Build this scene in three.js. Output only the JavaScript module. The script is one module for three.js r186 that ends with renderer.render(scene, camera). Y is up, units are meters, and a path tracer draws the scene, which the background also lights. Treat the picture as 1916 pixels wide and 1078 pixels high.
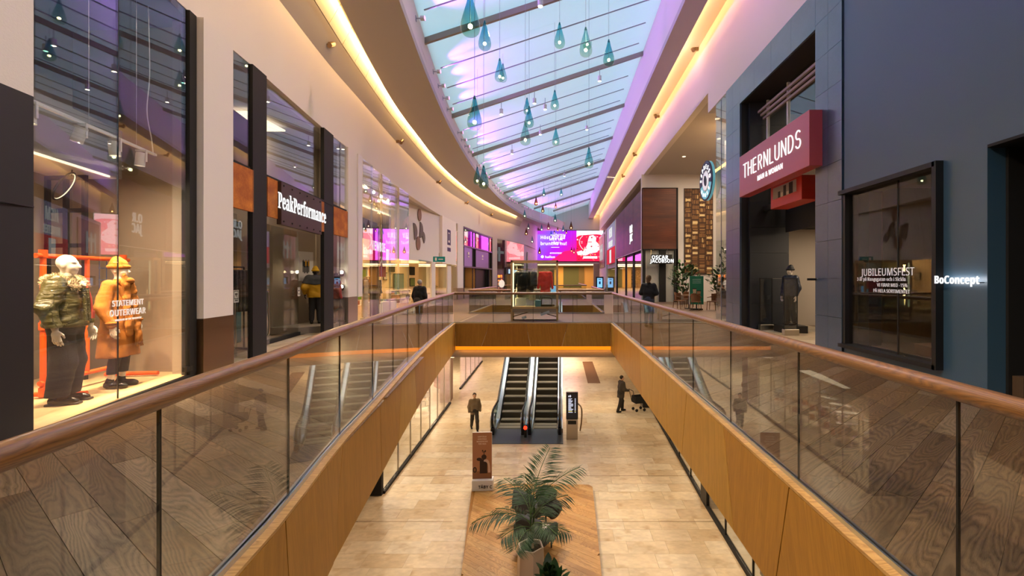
import * as THREE from 'three';
import { mergeGeometries, mergeVertices } from 'three/addons/utils/BufferGeometryUtils.js';
import { RoundedBoxGeometry } from 'three/addons/geometries/RoundedBoxGeometry.js';
import { TextGeometry } from 'three/addons/geometries/TextGeometry.js';
import { FontLoader } from 'three/addons/loaders/FontLoader.js';
import { RectAreaLightUniformsLib } from 'three/addons/lights/RectAreaLightUniformsLib.js';
RectAreaLightUniformsLib.init();

// ---------------------------------------------------------------- camera, sky, lights, exposure
const scene = new THREE.Scene();
const EYE = 1.63, F = 850;                       // eye height above the upper floor; focal length in pixels of a 1916 x 1078 frame
const camera = new THREE.PerspectiveCamera(2 * Math.atan(539 / F) * 180 / Math.PI, 1916 / 1078, 0.05, 300);
camera.position.set(0, EYE, 0);
camera.setViewOffset(1916, 1078, -93, 17, 1916, 1078);   // the photograph is cropped off-centre
scene.add(camera);
const renderer = new THREE.WebGLRenderer();
renderer.toneMapping = THREE.LinearToneMapping;
renderer.toneMappingExposure = 1.36;
renderer.shadowMap.enabled = true;
scene.background = new THREE.Color().setRGB(0.46, 1.0, 1.28);   // even dusk sky above the skylight
const WARM = 0xffc67c, AMBER = 0xff9a35, SHOP = 0xffe4c4, LOWC = 0xffd2a0;

// depth d runs away from the camera along -z. Curves of the plan: [d, x] pairs.
function curve(pts) {
  const n = pts.length, m = pts.map((p, i) => i === 0 ? (pts[1][1] - p[1]) / (pts[1][0] - p[0]) : i === n - 1 ? (p[1] - pts[i - 1][1]) / (p[0] - pts[i - 1][0]) : (pts[i + 1][1] - pts[i - 1][1]) / (pts[i + 1][0] - pts[i - 1][0]));
  return (d) => {
    let i = 0; while (i < n - 2 && d > pts[i + 1][0]) i++;
    const [a, b] = [pts[i], pts[i + 1]], h = b[0] - a[0], t = (d - a[0]) / h, t2 = t * t, t3 = t2 * t;
    if (t < 0) return a[1] + m[0] * (d - a[0]); if (t > 1) return b[1] + m[n - 1] * (d - b[0]);
    return (2 * t3 - 3 * t2 + 1) * a[1] + (t3 - 2 * t2 + t) * h * m[i] + (3 * t2 - 2 * t3) * b[1] + (t3 - t2) * h * m[i + 1];
  };
}
const wallL = curve([[-8, -3.0], [0, -4.0], [2.5, -4.75], [4.3, -5.3], [6, -5.84], [8, -6.22], [9.5, -6.4], [13.4, -6.98], [16, -7.25], [23.4, -7.97], [32.2, -8.4], [36.7, -8.25], [47.9, -7.33], [53.4, -5.9], [60, -4.5], [70, -3.7]]);
const soffitIn = curve([[-8, -2.6], [4, -3.3], [12, -4.3], [16.1, -4.85], [22.5, -5.5], [29.7, -5.86], [36.4, -5.86], [43.4, -5.6], [50.6, -4.8], [57.5, -3.45], [63, -1.6], [70, 0.5]]);
const coveL = curve([[-8, -3.0], [4, -4.6], [11.9, -5.86], [14.4, -6.32], [19, -7.02], [23, -7.38], [30.7, -7.86], [41.9, -7.4], [53, -5.3], [60, -3.9], [70, -3.0]]);
const edgeL = curve([[-2, -1.3], [0, -1.44], [1.26, -1.57], [2.49, -1.777], [3.07, -1.86], [4.31, -2.12], [5.66, -2.34], [8.63, -2.83], [11.84, -3.3], [16.5, -3.86]]);
const WR = 5.8, ER = 1.78, SR = 4.1, LOW = -4.57;
const roofY = (x) => 11.75 + 0.3286 * x;
const BEAMS = [2.1, 9.1, 16.1, 22.9, 29.7, 36.5, 43.4, 50.4, 57.4, 64.4];

function rect(x, y, d, w, h, face, color, power, yaw = 0) {   // face: down, up or an angle about y
  const l = new THREE.RectAreaLight(color, power, w, h);
  l.position.set(x, y, -d); l.rotation.order = 'YXZ';
  l.rotation.y = typeof face === 'number' ? face : yaw; l.rotation.x = face === 'down' ? -Math.PI / 2 : face === 'up' ? Math.PI / 2 : 0;
  scene.add(l); return l;
}
function point(x, y, d, color, power, r = 2) { const l = new THREE.PointLight(color, power); l.position.set(x, y, -d); l.castShadow = true; l.shadow.radius = r; scene.add(l); return l; }
function spot(x, y, d, tx, ty, td, color, power, angle = 0.5, r = 2) {
  const l = new THREE.SpotLight(color, power, 0, angle, 1); l.position.set(x, y, -d); l.target.position.set(tx, ty, -td); l.castShadow = true; l.shadow.radius = r; scene.add(l, l.target); return l;
}
// cove lights on top of the two soffits, turned toward the walls behind them
const cove = (x, y, d, w, len, tilt, yaw, power) => { const l = rect(x, y, d, w, len, 'up', WARM, power); const q = (X, Y, Z, t) => new THREE.Quaternion().setFromAxisAngle(new THREE.Vector3(X, Y, Z), t); l.quaternion.copy(q(0, 1, 0, yaw)).multiply(q(1, 0, 0, Math.PI / 2)).multiply(q(0, 1, 0, tilt)); };
for (let d = -6; d < 54; d += 4) { const a = coveL(d), b = coveL(d + 4); cove((a + b) / 2 - 0.07, 9.16, d + 2, 0.08, 4, 2.15, -Math.atan2(b - a, 4), 42); }
for (let d = -5; d < 68; d += 6) cove(4.78, 11.2, d + 3, 0.1, 6, -0.75, 0, 30);
// purple spots on the low wall of the skylight well, one cluster to a bay
const PURPLE = new THREE.Color().setRGB(0.5, 0.1, 1.0), PINK = new THREE.Color().setRGB(0.66, 0.32, 1.0);
for (const b of BEAMS) if (b < 60) for (const k of [1.7, 2.9, 4.1, 5.3]) {
  const x = soffitIn(b + k) + 0.36, y = roofY(x) - 0.45; spot(x, y, b + k, x + 1.9, roofY(x + 1.9) + 0.0, b + k, PURPLE, 34, 0.7, 4);
  if (k > 2 && k < 3 && b < 32) spot(x, y, b + k, 5.8, 9.6, b + k - 2, PINK, 40, 0.6, 4);
}
// ---------------------------------------------------------------- helpers
function rng(seed) { let a = seed >>> 0; return () => { a = (a + 0x6d2b79f5) | 0; let t = Math.imul(a ^ (a >>> 15), 1 | a); t = (t + Math.imul(t ^ (t >>> 7), 61 | t)) ^ t; return ((t ^ (t >>> 14)) >>> 0) / 4294967296; }; }
const rnd = rng(7), rr = (a, b) => a + (b - a) * rnd();
const taken = {};
function numbered(n) { const b = n.replace(/_\d{3}$/, ''); const k = taken[b] = (taken[b] ?? -1) + 1; return k ? b + '_' + String(k).padStart(3, '0') : b; }
function shade(o) { o.traverse((m) => { if (m.isMesh) m.castShadow = m.receiveShadow = true; }); return o; }
function thing(name, label, category, pos = [0, 0, 0], turn = 0, group) {
  const o = new THREE.Group(); o.name = numbered(name); o.position.set(...pos); o.rotation.y = turn;
  o.userData = { label, category }; if (group) o.userData.group = group; scene.add(o); return o;
}
function part(parent, name, geo, mat, label, kind) {
  const m = new THREE.Mesh(geo, mat); m.name = name; m.castShadow = m.receiveShadow = true;
  if (label) m.userData.label = label; if (kind) m.userData.kind = kind; parent.add(m); return m;
}
function solo(name, geo, mat, label, category, group, pos, turn = 0) {
  const m = part(scene, numbered(name), geo, mat); m.userData = { label, category }; if (group) m.userData.group = group;
  if (pos) m.position.set(...pos); m.rotation.y = turn; return m;
}
function struct(name, geo, mat) {
  let o; if (geo) o = part(scene, numbered(name), geo, mat); else { o = new THREE.Group(); o.name = numbered(name); scene.add(o); }
  o.userData.kind = 'structure'; return o;
}
function copy(o, label, pos, turn) { const c = o.clone(); c.name = numbered(o.name); c.userData = { ...o.userData }; if (label) c.userData.label = label; if (pos) c.position.set(...pos); if (turn !== undefined) c.rotation.y = turn; scene.add(c); return c; }
const V = (x, y, z) => new THREE.Vector3(x, y, z);
const at = (px, py, d) => [(px - 1051) * d / F, EYE - (py - 522) * d / F, -d];
const move = (g, x = 0, y = 0, z = 0) => g.translate(x, y, z);
const merge = (...g) => mergeGeometries(g.flat().map((x) => { x = x.index ? x.toNonIndexed() : x; for (const k of Object.keys(x.attributes)) if (!['position', 'normal', 'uv'].includes(k)) x.deleteAttribute(k); return x; }));
function metre(g) {   // uv in metres from the position and the facing
  const p = g.attributes.position, n = g.attributes.normal, uv = new Float32Array(p.count * 2);
  for (let i = 0; i < p.count; i++) {
    const ax = Math.abs(n.getX(i)), ay = Math.abs(n.getY(i)), az = Math.abs(n.getZ(i));
    const [u, v] = ay > ax && ay > az ? [p.getX(i), p.getZ(i)] : ax > az ? [p.getZ(i), p.getY(i)] : [p.getX(i), p.getY(i)];
    uv[2 * i] = u; uv[2 * i + 1] = v;
  }
  g.setAttribute('uv', new THREE.BufferAttribute(uv, 2)); return g;
}
function box(w, h, d, x = 0, y = 0, z = 0) { return move(metre(new THREE.BoxGeometry(w, h, d)), x, y, z); }          // centred
function rbox(w, h, d, r, x = 0, y = 0, z = 0, s = 2) { return move(metre(new RoundedBoxGeometry(w, h, d, s, r)), x, y, z); }
function bx(x0, x1, y0, y1, d0, d1) { return metre(new THREE.BoxGeometry(x1 - x0, y1 - y0, d1 - d0).translate((x0 + x1) / 2, (y0 + y1) / 2, -(d0 + d1) / 2)); }
function span(x0, d0, x1, d1, y0, y1, t, side = 0) {   // an upright slab between two plan points
  const L = Math.hypot(x1 - x0, d1 - d0);
  return metre(new THREE.BoxGeometry(L, y1 - y0, t).translate(L / 2, (y0 + y1) / 2, side * t / 2)).applyMatrix4(new THREE.Matrix4().makeRotationY(Math.atan2(d1 - d0, x1 - x0))).translate(x0, 0, -d0);
}
function cyl(r0, r1, h, n = 20, x = 0, y = 0, z = 0) { return new THREE.CylinderGeometry(r1, r0, h, n).translate(x, y + h / 2, z); }    // base at y
function rod(a, b, r, n = 8, r2 = r) {
  const A = V(...a), B = V(...b), L = A.distanceTo(B);
  return new THREE.CylinderGeometry(r2, r, L, n).translate(0, L / 2, 0).applyQuaternion(new THREE.Quaternion().setFromUnitVectors(V(0, 1, 0), B.clone().sub(A).normalize())).translate(A.x, A.y, A.z);
}
function tube(pts, r, seg = 40, n = 8) { return new THREE.TubeGeometry(new THREE.CatmullRomCurve3(pts.map((p) => V(...p)), false, 'centripetal'), seg, r, n, false); }
function lathe(pts, n = 24) { return new THREE.LatheGeometry(pts.map(([r, y]) => new THREE.Vector2(Math.max(r, 1e-4), y)), n); }
function flat(outline, y0, y1, holes = [], bevel = 0) {   // a plan outline of [x, d] made solid between two heights
  const s = new THREE.Shape(outline.map(([x, d]) => new THREE.Vector2(x, d)));
  for (const h of holes) s.holes.push(new THREE.Path(h.map(([x, d]) => new THREE.Vector2(x, d))));
  return metre(new THREE.ExtrudeGeometry(s, { depth: y1 - y0, bevelEnabled: bevel > 0, bevelSize: bevel, bevelThickness: bevel, bevelOffset: -bevel, bevelSegments: 2 }).rotateX(-Math.PI / 2).translate(0, y0, 0));
}
function along(f, d0, d1, n) { return Array.from({ length: n + 1 }, (_, i) => { const d = d0 + (d1 - d0) * i / n; return [f(d), d]; }); }
function ribbon(f, d0, d1, n, y0, y1, t) {   // a curved wall whose room face follows f; thickness t away to -x (or +x if negative)
  const a = along(f, d0, d1, n), b = along((d) => f(d) - t, d0, d1, n).reverse();
  return flat(t > 0 ? [...a, ...b] : [...a, ...b], y0, y1);
}
function clip(poly, nx, nd, c) {   // keep nx*x + nd*d <= c
  const out = [];
  for (let i = 0; i < poly.length; i++) {
    const p = poly[i], q = poly[(i + 1) % poly.length], a = nx * p[0] + nd * p[1] - c, b = nx * q[0] + nd * q[1] - c;
    if (a <= 0) out.push(p);
    if ((a < 0 && b > 0) || (a > 0 && b < 0)) { const t = a / (a - b); out.push([p[0] + t * (q[0] - p[0]), p[1] + t * (q[1] - p[1])]); }
  }
  return out;
}
// boards or tiles laid in a region (convex list of half planes), each a thin piece with its own outline
function laid(parent, name, y0, y1, planes, box4, ang, w, len, gap, mats, seed, stagger = true) {
  const r = rng(seed), c = Math.cos(ang), s = Math.sin(ang), R = Math.hypot(box4[2] - box4[0], box4[3] - box4[1]) / 2 + len, ox = (box4[0] + box4[2]) / 2, od = (box4[1] + box4[3]) / 2;
  let n = 0;
  for (let v = -R; v < R; v += w) {
    const off = stagger ? r() * len : 0;
    for (let u = -R - off; u < R; u += len) {
      let poly = [[u + gap, v + gap], [u + len - gap, v + gap], [u + len - gap, v + w - gap], [u + gap, v + w - gap]].map(([a, b]) => [ox + a * c - b * s, od + a * s + b * c]);
      for (const p of [[1, 0, box4[2]], [-1, 0, -box4[0]], [0, 1, box4[3]], [0, -1, -box4[1]], ...planes]) { poly = clip(poly, ...p); if (poly.length < 3) break; }
      if (poly.length < 3) continue;
      let A = 0; for (let i = 0; i < poly.length; i++) { const p = poly[i], q = poly[(i + 1) % poly.length]; A += p[0] * q[1] - p[1] * q[0]; }
      if (Math.abs(A) < 0.012) continue;
      const g = flat(poly, y0, y1 - r() * 0.0012), p = g.attributes.position, uv = g.attributes.uv, u0 = r() * 7, v0 = r() * 5;
      for (let i = 0; i < p.count; i++) { const x = p.getX(i) - ox, d = -p.getZ(i) - od; uv.setXY(i, u0 + x * c + d * s, v0 - x * s + d * c); }
      part(parent, name, g, mats[Math.floor(r() * mats.length)]); n++;
    }
  }
  return n;
}
// ---------------------------------------------------------------- noise and textures
const NB = 256, nz = (() => { const r = rng(99); return Float32Array.from({ length: NB * NB }, r); })();
function vn(x, y, px, py) {   // value noise that repeats every px, py cells
  const i = Math.floor(x), j = Math.floor(y), fx = x - i, fy = y - j, s = fx * fx * (3 - 2 * fx), t = fy * fy * (3 - 2 * fy);
  const m = (a, p) => ((a % p) + p) % p, g = (a, b) => nz[(m(a, px) * 7 & 255) + (m(b, py) * 13 & 255) * NB];
  return (g(i, j) * (1 - s) + g(i + 1, j) * s) * (1 - t) + (g(i, j + 1) * (1 - s) + g(i + 1, j + 1) * s) * t;
}
function fbm(u, v, fx, fy, o = 4) { let a = 0, k = 0.5, t = 0; for (let i = 0; i < o; i++) { a += k * vn(u * fx, v * fy, fx, fy); t += k; k *= 0.5; fx *= 2; fy *= 2; } return a / t; }
function tex(w, h, su, sv, fn, srgb = true) {   // su, sv: metres that one repeat covers
  const data = new Uint8Array(w * h * 4);
  for (let j = 0; j < h; j++) for (let i = 0; i < w; i++) {
    const c = fn(i / w, j / h), k = (j * w + i) * 4, a = Array.isArray(c);
    for (let q = 0; q < 3; q++) data[k + q] = Math.max(0, Math.min(255, 255 * (a ? c[q] : c))); data[k + 3] = 255;
  }
  const t = new THREE.DataTexture(data, w, h); t.wrapS = t.wrapT = THREE.RepeatWrapping; t.magFilter = THREE.LinearFilter; t.minFilter = THREE.LinearMipmapLinearFilter; t.generateMipmaps = true;
  if (srgb) t.colorSpace = THREE.SRGBColorSpace; t.repeat.set(1 / su, 1 / sv); t.needsUpdate = true; return t;
}
const mix = (a, b, t) => a.map((x, i) => x + (b[i] - x) * t), hex = (h) => [(h >> 16 & 255) / 255, (h >> 8 & 255) / 255, (h & 255) / 255];
function canvasTex(w, h, draw) { const c = document.createElement('canvas'); c.width = w; c.height = h; draw(c.getContext('2d'), w, h); const t = new THREE.CanvasTexture(c); t.colorSpace = THREE.SRGBColorSpace; t.magFilter = THREE.LinearFilter; t.anisotropy = 8; return t; }
const std = (o) => new THREE.MeshStandardMaterial(o), phy = (o) => new THREE.MeshPhysicalMaterial(o);
function oakTex(dark, light, line, su, sv) {
  return tex(1024, 512, su, sv, (u, v) => {
    const w = fbm(u, v, 4, 6, 3) - 0.5, h = 7 * u + 3.6 * Math.cos(6.2832 * v) + 1.4 * Math.cos(12.566 * v + 6.28 * u) + 3.2 * w;
    const ring = Math.pow(0.5 + 0.5 * Math.sin(6.2832 * h), 5), ring2 = Math.pow(0.5 + 0.5 * Math.sin(6.2832 * (h * 2 + 0.3)), 3), pore = vn(u * 48, v * 256, 48, 256), big = fbm(u, v, 3, 3, 3);
    let c = mix(dark, light, 0.25 + 0.75 * big); c = mix(c, line, 0.7 * ring * (0.4 + 0.6 * pore) + 0.2 * ring2); return mix(c, line, 0.28 * Math.max(0, pore - 0.55) * 2);
  });
}
const straightTex = (dark, light, su, sv) => tex(512, 1024, su, sv, (u, v) => {
  const s = fbm(u, v, 60, 3, 3), b = fbm(u, v, 6, 2, 3), p = vn(u * 256, v * 24, 256, 24); return mix(dark, light, Math.min(1, Math.max(0, 0.2 + 0.55 * s + 0.4 * (b - 0.3)))).map((x) => x * (0.92 + 0.12 * p));
});
const T = {
  floor: oakTex(hex(0x7c644e), hex(0xb0937a), hex(0x382a20), 1.9, 0.55),
  rail: oakTex(hex(0x67431f), hex(0x8f6334), hex(0x3a2412), 1.2, 0.32),
  veneer: straightTex(hex(0x8f671c), hex(0xbb8f3d), 1.3, 2.2),
  deck: oakTex(hex(0xa07a44), hex(0xd0a768), hex(0x7e5a2e), 1.6, 0.6),
  brown: tex(512, 512, 3, 3, (u, v) => { const b = fbm(u, v, 2, 10, 4), s = fbm(u, v, 3, 90, 3); return mix(hex(0x3e1c0e), hex(0x8e451f), 0.15 + 0.6 * b * s + 0.35 * (b - 0.4)); }),
  stone: tex(1024, 1024, 2.4, 2.4, (u, v) => { const a = fbm(u, v, 4, 7, 5), b = fbm(u + 0.3, v, 20, 30, 4), c = fbm(u, v + 0.4, 9, 9, 3); let k = mix(hex(0xbfb094), hex(0xd8cbb2), 0.2 + 0.8 * a); k = mix(k, hex(0xa08460), Math.max(0, c - 0.62) * 1.8); return k.map((x) => x * (0.9 + 0.16 * b)); }),
  plaster: tex(256, 256, 0.7, 0.7, (u, v) => 0.35 * fbm(u, v, 8, 8, 3) + 0.65 * fbm(u, v, 60, 60, 2), false),
  corten: tex(512, 512, 1.2, 1.2, (u, v) => { const a = fbm(u, v, 5, 5, 5), b = fbm(u, v, 50, 50, 3); return mix(hex(0x9a5010), hex(0xd08228), Math.min(1, Math.max(0, 1.5 * a - 0.35 + 0.5 * (b - 0.5)))); }),
  slate: tex(512, 512, 1.6, 1.6, (u, v) => mix(hex(0x2c4054), hex(0x3a5068), 0.5 * fbm(u, v, 6, 6, 4) + 0.5 * fbm(u, v, 70, 70, 2))),
  knit: tex(256, 256, 0.06, 0.06, (u, v) => 0.5 + 0.3 * Math.sin(u * 6.2832 * 6) + 0.3 * (vn(u * 24, v * 24, 24, 24) - 0.5), false),
  wool: tex(256, 256, 0.2, 0.2, (u, v) => fbm(u, v, 40, 40, 3), false),
  crease: tex(512, 512, 0.5, 0.5, (u, v) => { const a = fbm(u, v, 4, 9, 4), b = fbm(u + 0.5, v, 8, 14, 3); return 0.5 * Math.abs(2 * a - 1) * 2 + 0.3 * b; }, false),
  brush: tex(256, 256, 0.3, 0.3, (u, v) => fbm(u, v, 3, 110, 2), false),
  greenleaf: tex(128, 128, 0.2, 0.2, (u, v) => mix(hex(0x16301a), hex(0x2a5026), fbm(u, v, 5, 20, 3))),
};
const G = {
  white: std({ color: 0xd9d4cf, roughness: 0.85, bumpMap: T.plaster, bumpScale: 0.0015 }), grey: std({ color: 0x8d8880, roughness: 0.8 }), greige: std({ color: 0x9c8f7e, roughness: 0.8, bumpMap: T.plaster, bumpScale: 0.001 }),
  soffit: std({ color: 0xb9b4b0, roughness: 0.85, bumpMap: T.plaster, bumpScale: 0.001 }), black: std({ color: 0x0d0d0f, roughness: 0.5 }), blackGloss: std({ color: 0x0b0b0d, roughness: 0.25 }), dark: std({ color: 0x1b1a1c, roughness: 0.6 }),
  frame: std({ color: 0x0a0909, roughness: 0.75 }), steel: std({ color: 0xb9b2a8, roughness: 0.28, metalness: 1, bumpMap: T.brush, bumpScale: 0.0004 }), alu: std({ color: 0xc3ccd4, roughness: 0.3, metalness: 1 }),
  bronze: std({ color: 0x8f775c, roughness: 0.3, metalness: 1 }), whiteMetal: std({ color: 0xd8d6d2, roughness: 0.4 }), whiteMatte: std({ color: 0xe4dfd8, roughness: 0.7 }),
  glass: phy({ color: 0xf2f8f5, transmission: 1, thickness: 0, roughness: 0, ior: 1.45 }), shopglass: phy({ color: 0xf4f6f5, transmission: 1, thickness: 0, roughness: 0, ior: 1.42 }),
  railglass: phy({ color: 0xe9edeb, transmission: 1, thickness: 0, roughness: 0, ior: 1.38 }), seal: std({ color: 0x14120f, roughness: 0.6 }),
  pane: phy({ color: 0xffffff, transmission: 0.6, thickness: 0, roughness: 1, ior: 1.3 }), beam: std({ color: 0xa0968c, roughness: 0.6 }), rod: std({ color: 0xa4a6ae, roughness: 0.5 }),
  floor: [0xffffff, 0xe0d8d0, 0xf4e6d6, 0xc8bcb0, 0xded0c0].map((c) => std({ map: T.floor, color: c, roughness: 0.42, bumpMap: T.floor, bumpScale: 0.0006 })),
  rail: phy({ map: T.rail, roughness: 0.42, clearcoat: 0.35, clearcoatRoughness: 0.25 }),
  veneer: [0xffffff, 0xf1e4d0, 0xe6d2b4].map((c) => std({ map: T.veneer, color: c, roughness: 0.45 })),
  deck: [0xffffff, 0xf2e8da, 0xe3d3bf, 0xfff6e8].map((c) => std({ map: T.deck, color: c, roughness: 0.4 })),
  stone: [0xffffff, 0xf7f3ec, 0xf2ebe0, 0xfffaf2, 0xeee4d6].map((c) => std({ map: T.stone, color: c, roughness: 0.3 })),
  brown: std({ map: T.brown, roughness: 0.5 }), corten: std({ map: T.corten, roughness: 0.75 }), slate: phy({ map: T.slate, roughness: 0.4, clearcoat: 1, clearcoatRoughness: 0.22 }), navy: phy({ color: 0x2c4a60, roughness: 0.5, clearcoat: 0.6, clearcoatRoughness: 0.35, bumpMap: T.plaster, bumpScale: 0.001 }),
  orange: std({ color: 0xe2571c, roughness: 0.4 }), red: std({ color: 0xc0271c, roughness: 0.6 }), leaf: std({ map: T.greenleaf, roughness: 0.5, side: THREE.DoubleSide }), soil: std({ color: 0x3a2a1c, roughness: 1 }),
  skin: std({ color: 0xc79a7c, roughness: 0.6 }), mannequin: std({ color: 0xcfc5b8, roughness: 0.35 }), teal: std({ color: 0x2d8a8c, roughness: 0.6 }),
};
const glow = (c, k) => std({ color: 0x000000, emissive: c, emissiveIntensity: k, roughness: 1 });
const L = { warm: glow(0xffc26e, 3), cool: glow(0xffffff, 2.2), shop: glow(0xffe2b8, 1.6), amber: glow(0xff8410, 1.0), spark: glow(0xfff0d0, 18), letter: glow(0xffffff, 0.85), pink: glow(0xff8fe0, 2.2) };
const fonts = {}; for (const f of ['sans_bold', 'sans_regular', 'serif_bold', 'serif_regular']) fonts[f] = await new FontLoader().loadAsync('fonts/droid/droid_' + f + '.typeface.json');
function letters(s, size, depth, font = 'sans_bold', sx = 1) { const g = new TextGeometry(s, { font: fonts[font], size, depth, curveSegments: 4 }); g.computeBoundingBox(); const b = g.boundingBox; return g.translate(-(b.min.x + b.max.x) / 2, -(b.min.y + b.max.y) / 2, 0).scale(sx, 1, 1); }
// thin lettering made of round strokes; each letter a list of polylines in a box 0.62 wide and 1 high
const ARC = (cx, cy, rx, ry, a, b, n = 10) => Array.from({ length: n + 1 }, (_, i) => { const t = a + (b - a) * i / n; return [cx + rx * Math.cos(t), cy + ry * Math.sin(t)]; });
const STROKES = { T: [[[0, 1], [0.62, 1]], [[0.31, 1], [0.31, 0]]], H: [[[0.03, 0], [0.03, 1]], [[0.58, 0], [0.58, 1]], [[0.03, 0.52], [0.58, 0.52]]], E: [[[0.5, 1], [0.04, 1], [0.04, 0], [0.52, 0]], [[0.04, 0.52], [0.45, 0.52]]], R: [[[0.04, 0], [0.04, 1], [0.28, 1], ...ARC(0.28, 0.76, 0.24, 0.24, 1.57, -1.57), [0.04, 0.52]], [[0.28, 0.52], [0.54, 0]]], N: [[[0.04, 0], [0.04, 1], [0.58, 0], [0.58, 1]]], L: [[[0.04, 1], [0.04, 0], [0.48, 0]]], U: [[[0.04, 1], [0.04, 0.28], ...ARC(0.31, 0.28, 0.27, 0.28, 3.14, 6.28), [0.58, 1]]], D: [[[0.04, 0], [0.04, 1], [0.2, 1], ...ARC(0.2, 0.5, 0.38, 0.5, 1.57, -1.57, 16), [0.04, 0]]], S: [[...ARC(0.29, 0.75, 0.24, 0.25, 0.5, 4.4, 12), ...ARC(0.29, 0.26, 0.26, 0.26, 1.3, -2.7, 12)]] };
function strokes(word, size, r, gap = 0.2) { const g = []; let x = 0; for (const c of word) { for (const l of STROKES[c]) for (let i = 0; i < l.length - 1; i++) g.push(rod([(x + l[i][0]) * size, l[i][1] * size, 0], [(x + l[i + 1][0]) * size, l[i + 1][1] * size, 0], r, 6), new THREE.SphereGeometry(r, 6, 4).translate((x + l[i + 1][0]) * size, l[i + 1][1] * size, 0)); x += (c === 'L' ? 0.5 : 0.62) + gap; } return metre(merge(g)).translate(-(x - gap) * size / 2, -size / 2, 0); }
// ---------------------------------------------------------------- the large structure
// openings in the upper floor
const hole1 = [...along(edgeL, 0.7, 16.5, 28), [ER, 16.5], [ER, 0.7]];
const hole2 = [[-4.3, 21.5], [-4.3, 28.2], [1.92, 28.2], [1.92, 21.5]], hole3 = [[-4.6, 37], [-4.6, 54], [1.92, 54], [1.92, 37]];
const grow = (h, k) => h.map(([x, d], i) => [x + (x < -0.5 ? -k : k), d + (d < (Math.min(...h.map((p) => p[1])) + 1) ? -k : d > Math.max(...h.map((p) => p[1])) - 1 ? k : 0)]);
const outer = [[-20, -9], [-20, 75], [20, 75], [20, -9]];
const floorUp = struct('floor'); part(floorUp, 'slab', flat(outer, -0.3, -0.012, [grow(hole1, 0.035), grow(hole2, 0.03), grow(hole3, 0.03)]), G.floor[0]);
struct('ceiling', flat(outer, -1.42, -0.3, [grow(hole1, 1.2), grow(hole2, 1.2), grow(hole3, 1.2)]), G.soffit);
// boards of the two galleries, laid on the skew
const NL = [[1, -0.137, -1.6]], SL = [[-1, -0.27, 4.22]];
laid(floorUp, 'floorboard', -0.012, 0, [[1, 0.145, -1.5], [-1, -0.21, 4.0]], [-6.6, 0.4, -1.6, 9.5], -0.6, 0.24, 2.0, 0.0022, G.floor, 3);
laid(floorUp, 'floorboard', -0.012, 0, [], [1.88, 0.4, 5.45, 10.5], 0.73, 0.24, 2.0, 0.0022, G.floor, 4);
laid(floorUp, 'floorboard', -0.012, 0, [], [1.88, 10.5, 5.8, 16.5], 0.73, 0.24, 2.4, 0.0022, G.floor, 5);
part(floorUp, 'floor_covering', flat([...along((d) => edgeL(d) - 0.1, 9.5, 16.5, 8), [-3.97, 21.4], [-4.5, 21.4], [-4.5, 30], [-8.4, 30], ...along((d) => wallL(d) + 0.42, 10, 30, 10).reverse(), [-6.0, 9.5]], -0.012, -0.001), G.floor[4], undefined, 'stuff');
part(floorUp, 'floor_covering', bx(-3.8, 5.8, -0.012, -0.001, 16.62, 21.4), std({ color: 0x9a7c62, roughness: 0.5, map: T.floor }), 'brown boards of the bridge');
// pale stone strip along the shop fronts
for (let d = 2; d < 30; d += 0.9) part(floorUp, 'border_stone', flat([[wallL(d) + 0.4, d + 0.004], [wallL(d + 0.9) + 0.4, d + 0.896], [wallL(d + 0.9) - 0.6, d + 0.896], [wallL(d) - 0.6, d + 0.004]], -0.012, 0.004), G.stone[Math.floor(rnd() * 5)]);
for (let d = 9.4; d < 18; d += 0.9) part(floorUp, 'border_stone', bx(5.47, 8.6, -0.012, 0.004, d + 0.004, d + 0.896), G.stone[Math.floor(rnd() * 5)]);
// lower floor: stone slabs
const floorLow = struct('floor'); part(floorLow, 'slab', bx(-20, 20, LOW - 0.4, LOW - 0.012, -9, 76), G.stone[2]);
laid(floorLow, 'stone_tile', LOW - 0.012, LOW, [], [-5.2, 8.2, 4.2, 17], 0, 0.5, 0.92, 0.0018, G.stone, 8);
laid(floorLow, 'stone_tile', LOW - 0.012, LOW, [], [-6, 17, 4.6, 25], 0, 0.72, 1.3, 0.0025, G.stone, 9);
part(floorLow, 'stone_paving', flat([[-20, 25], [-20, 76], [20, 76], [20, 25]], LOW - 0.012, LOW - 0.001), G.stone[0], undefined, 'stuff');
part(floorLow, 'stone_paving', flat([[4.65, -9], [4.65, 25], [20, 25], [20, -9]], LOW - 0.012, LOW - 0.002), G.stone[0], undefined, 'stuff');
part(floorLow, 'stone_paving', flat([[-20, -9], [-20, 25], [-6.05, 25], [-6.05, -9]], LOW - 0.012, LOW - 0.002), G.stone[0], undefined, 'stuff');
for (const [x0, x1, d] of [[-5.3, -2.8, 11.6], [0.95, 3.9, 11.6], [-5.2, 4.1, 16.95], [-5.2, 4.2, 14.3]]) part(floorLow, 'expansion_joint', bx(x0, x1, LOW - 0.004, LOW + 0.0012, d, d + 0.018), G.bronze);
// outer shell
struct('wall_outer_left', bx(-20.4, -20, LOW, 13, -9.4, 86), G.grey); struct('wall_outer_right', bx(20, 20.4, LOW, 13, -9.4, 86), G.grey);
struct('wall_back', bx(-20.4, 20.4, LOW - 0.4, 15.5, -9.4, -9), G.white);
// roof slabs over the galleries: their underside is the trough ceiling of the coves
struct('ceiling', flat([...along(soffitIn, -9, 70, 40), [-20, 70], [-20, -9]], 9.48, 9.72), G.white);
struct('ceiling', bx(SR + 0.02, 20.2, 11.43, 11.7, -9, 70), G.white);
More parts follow.
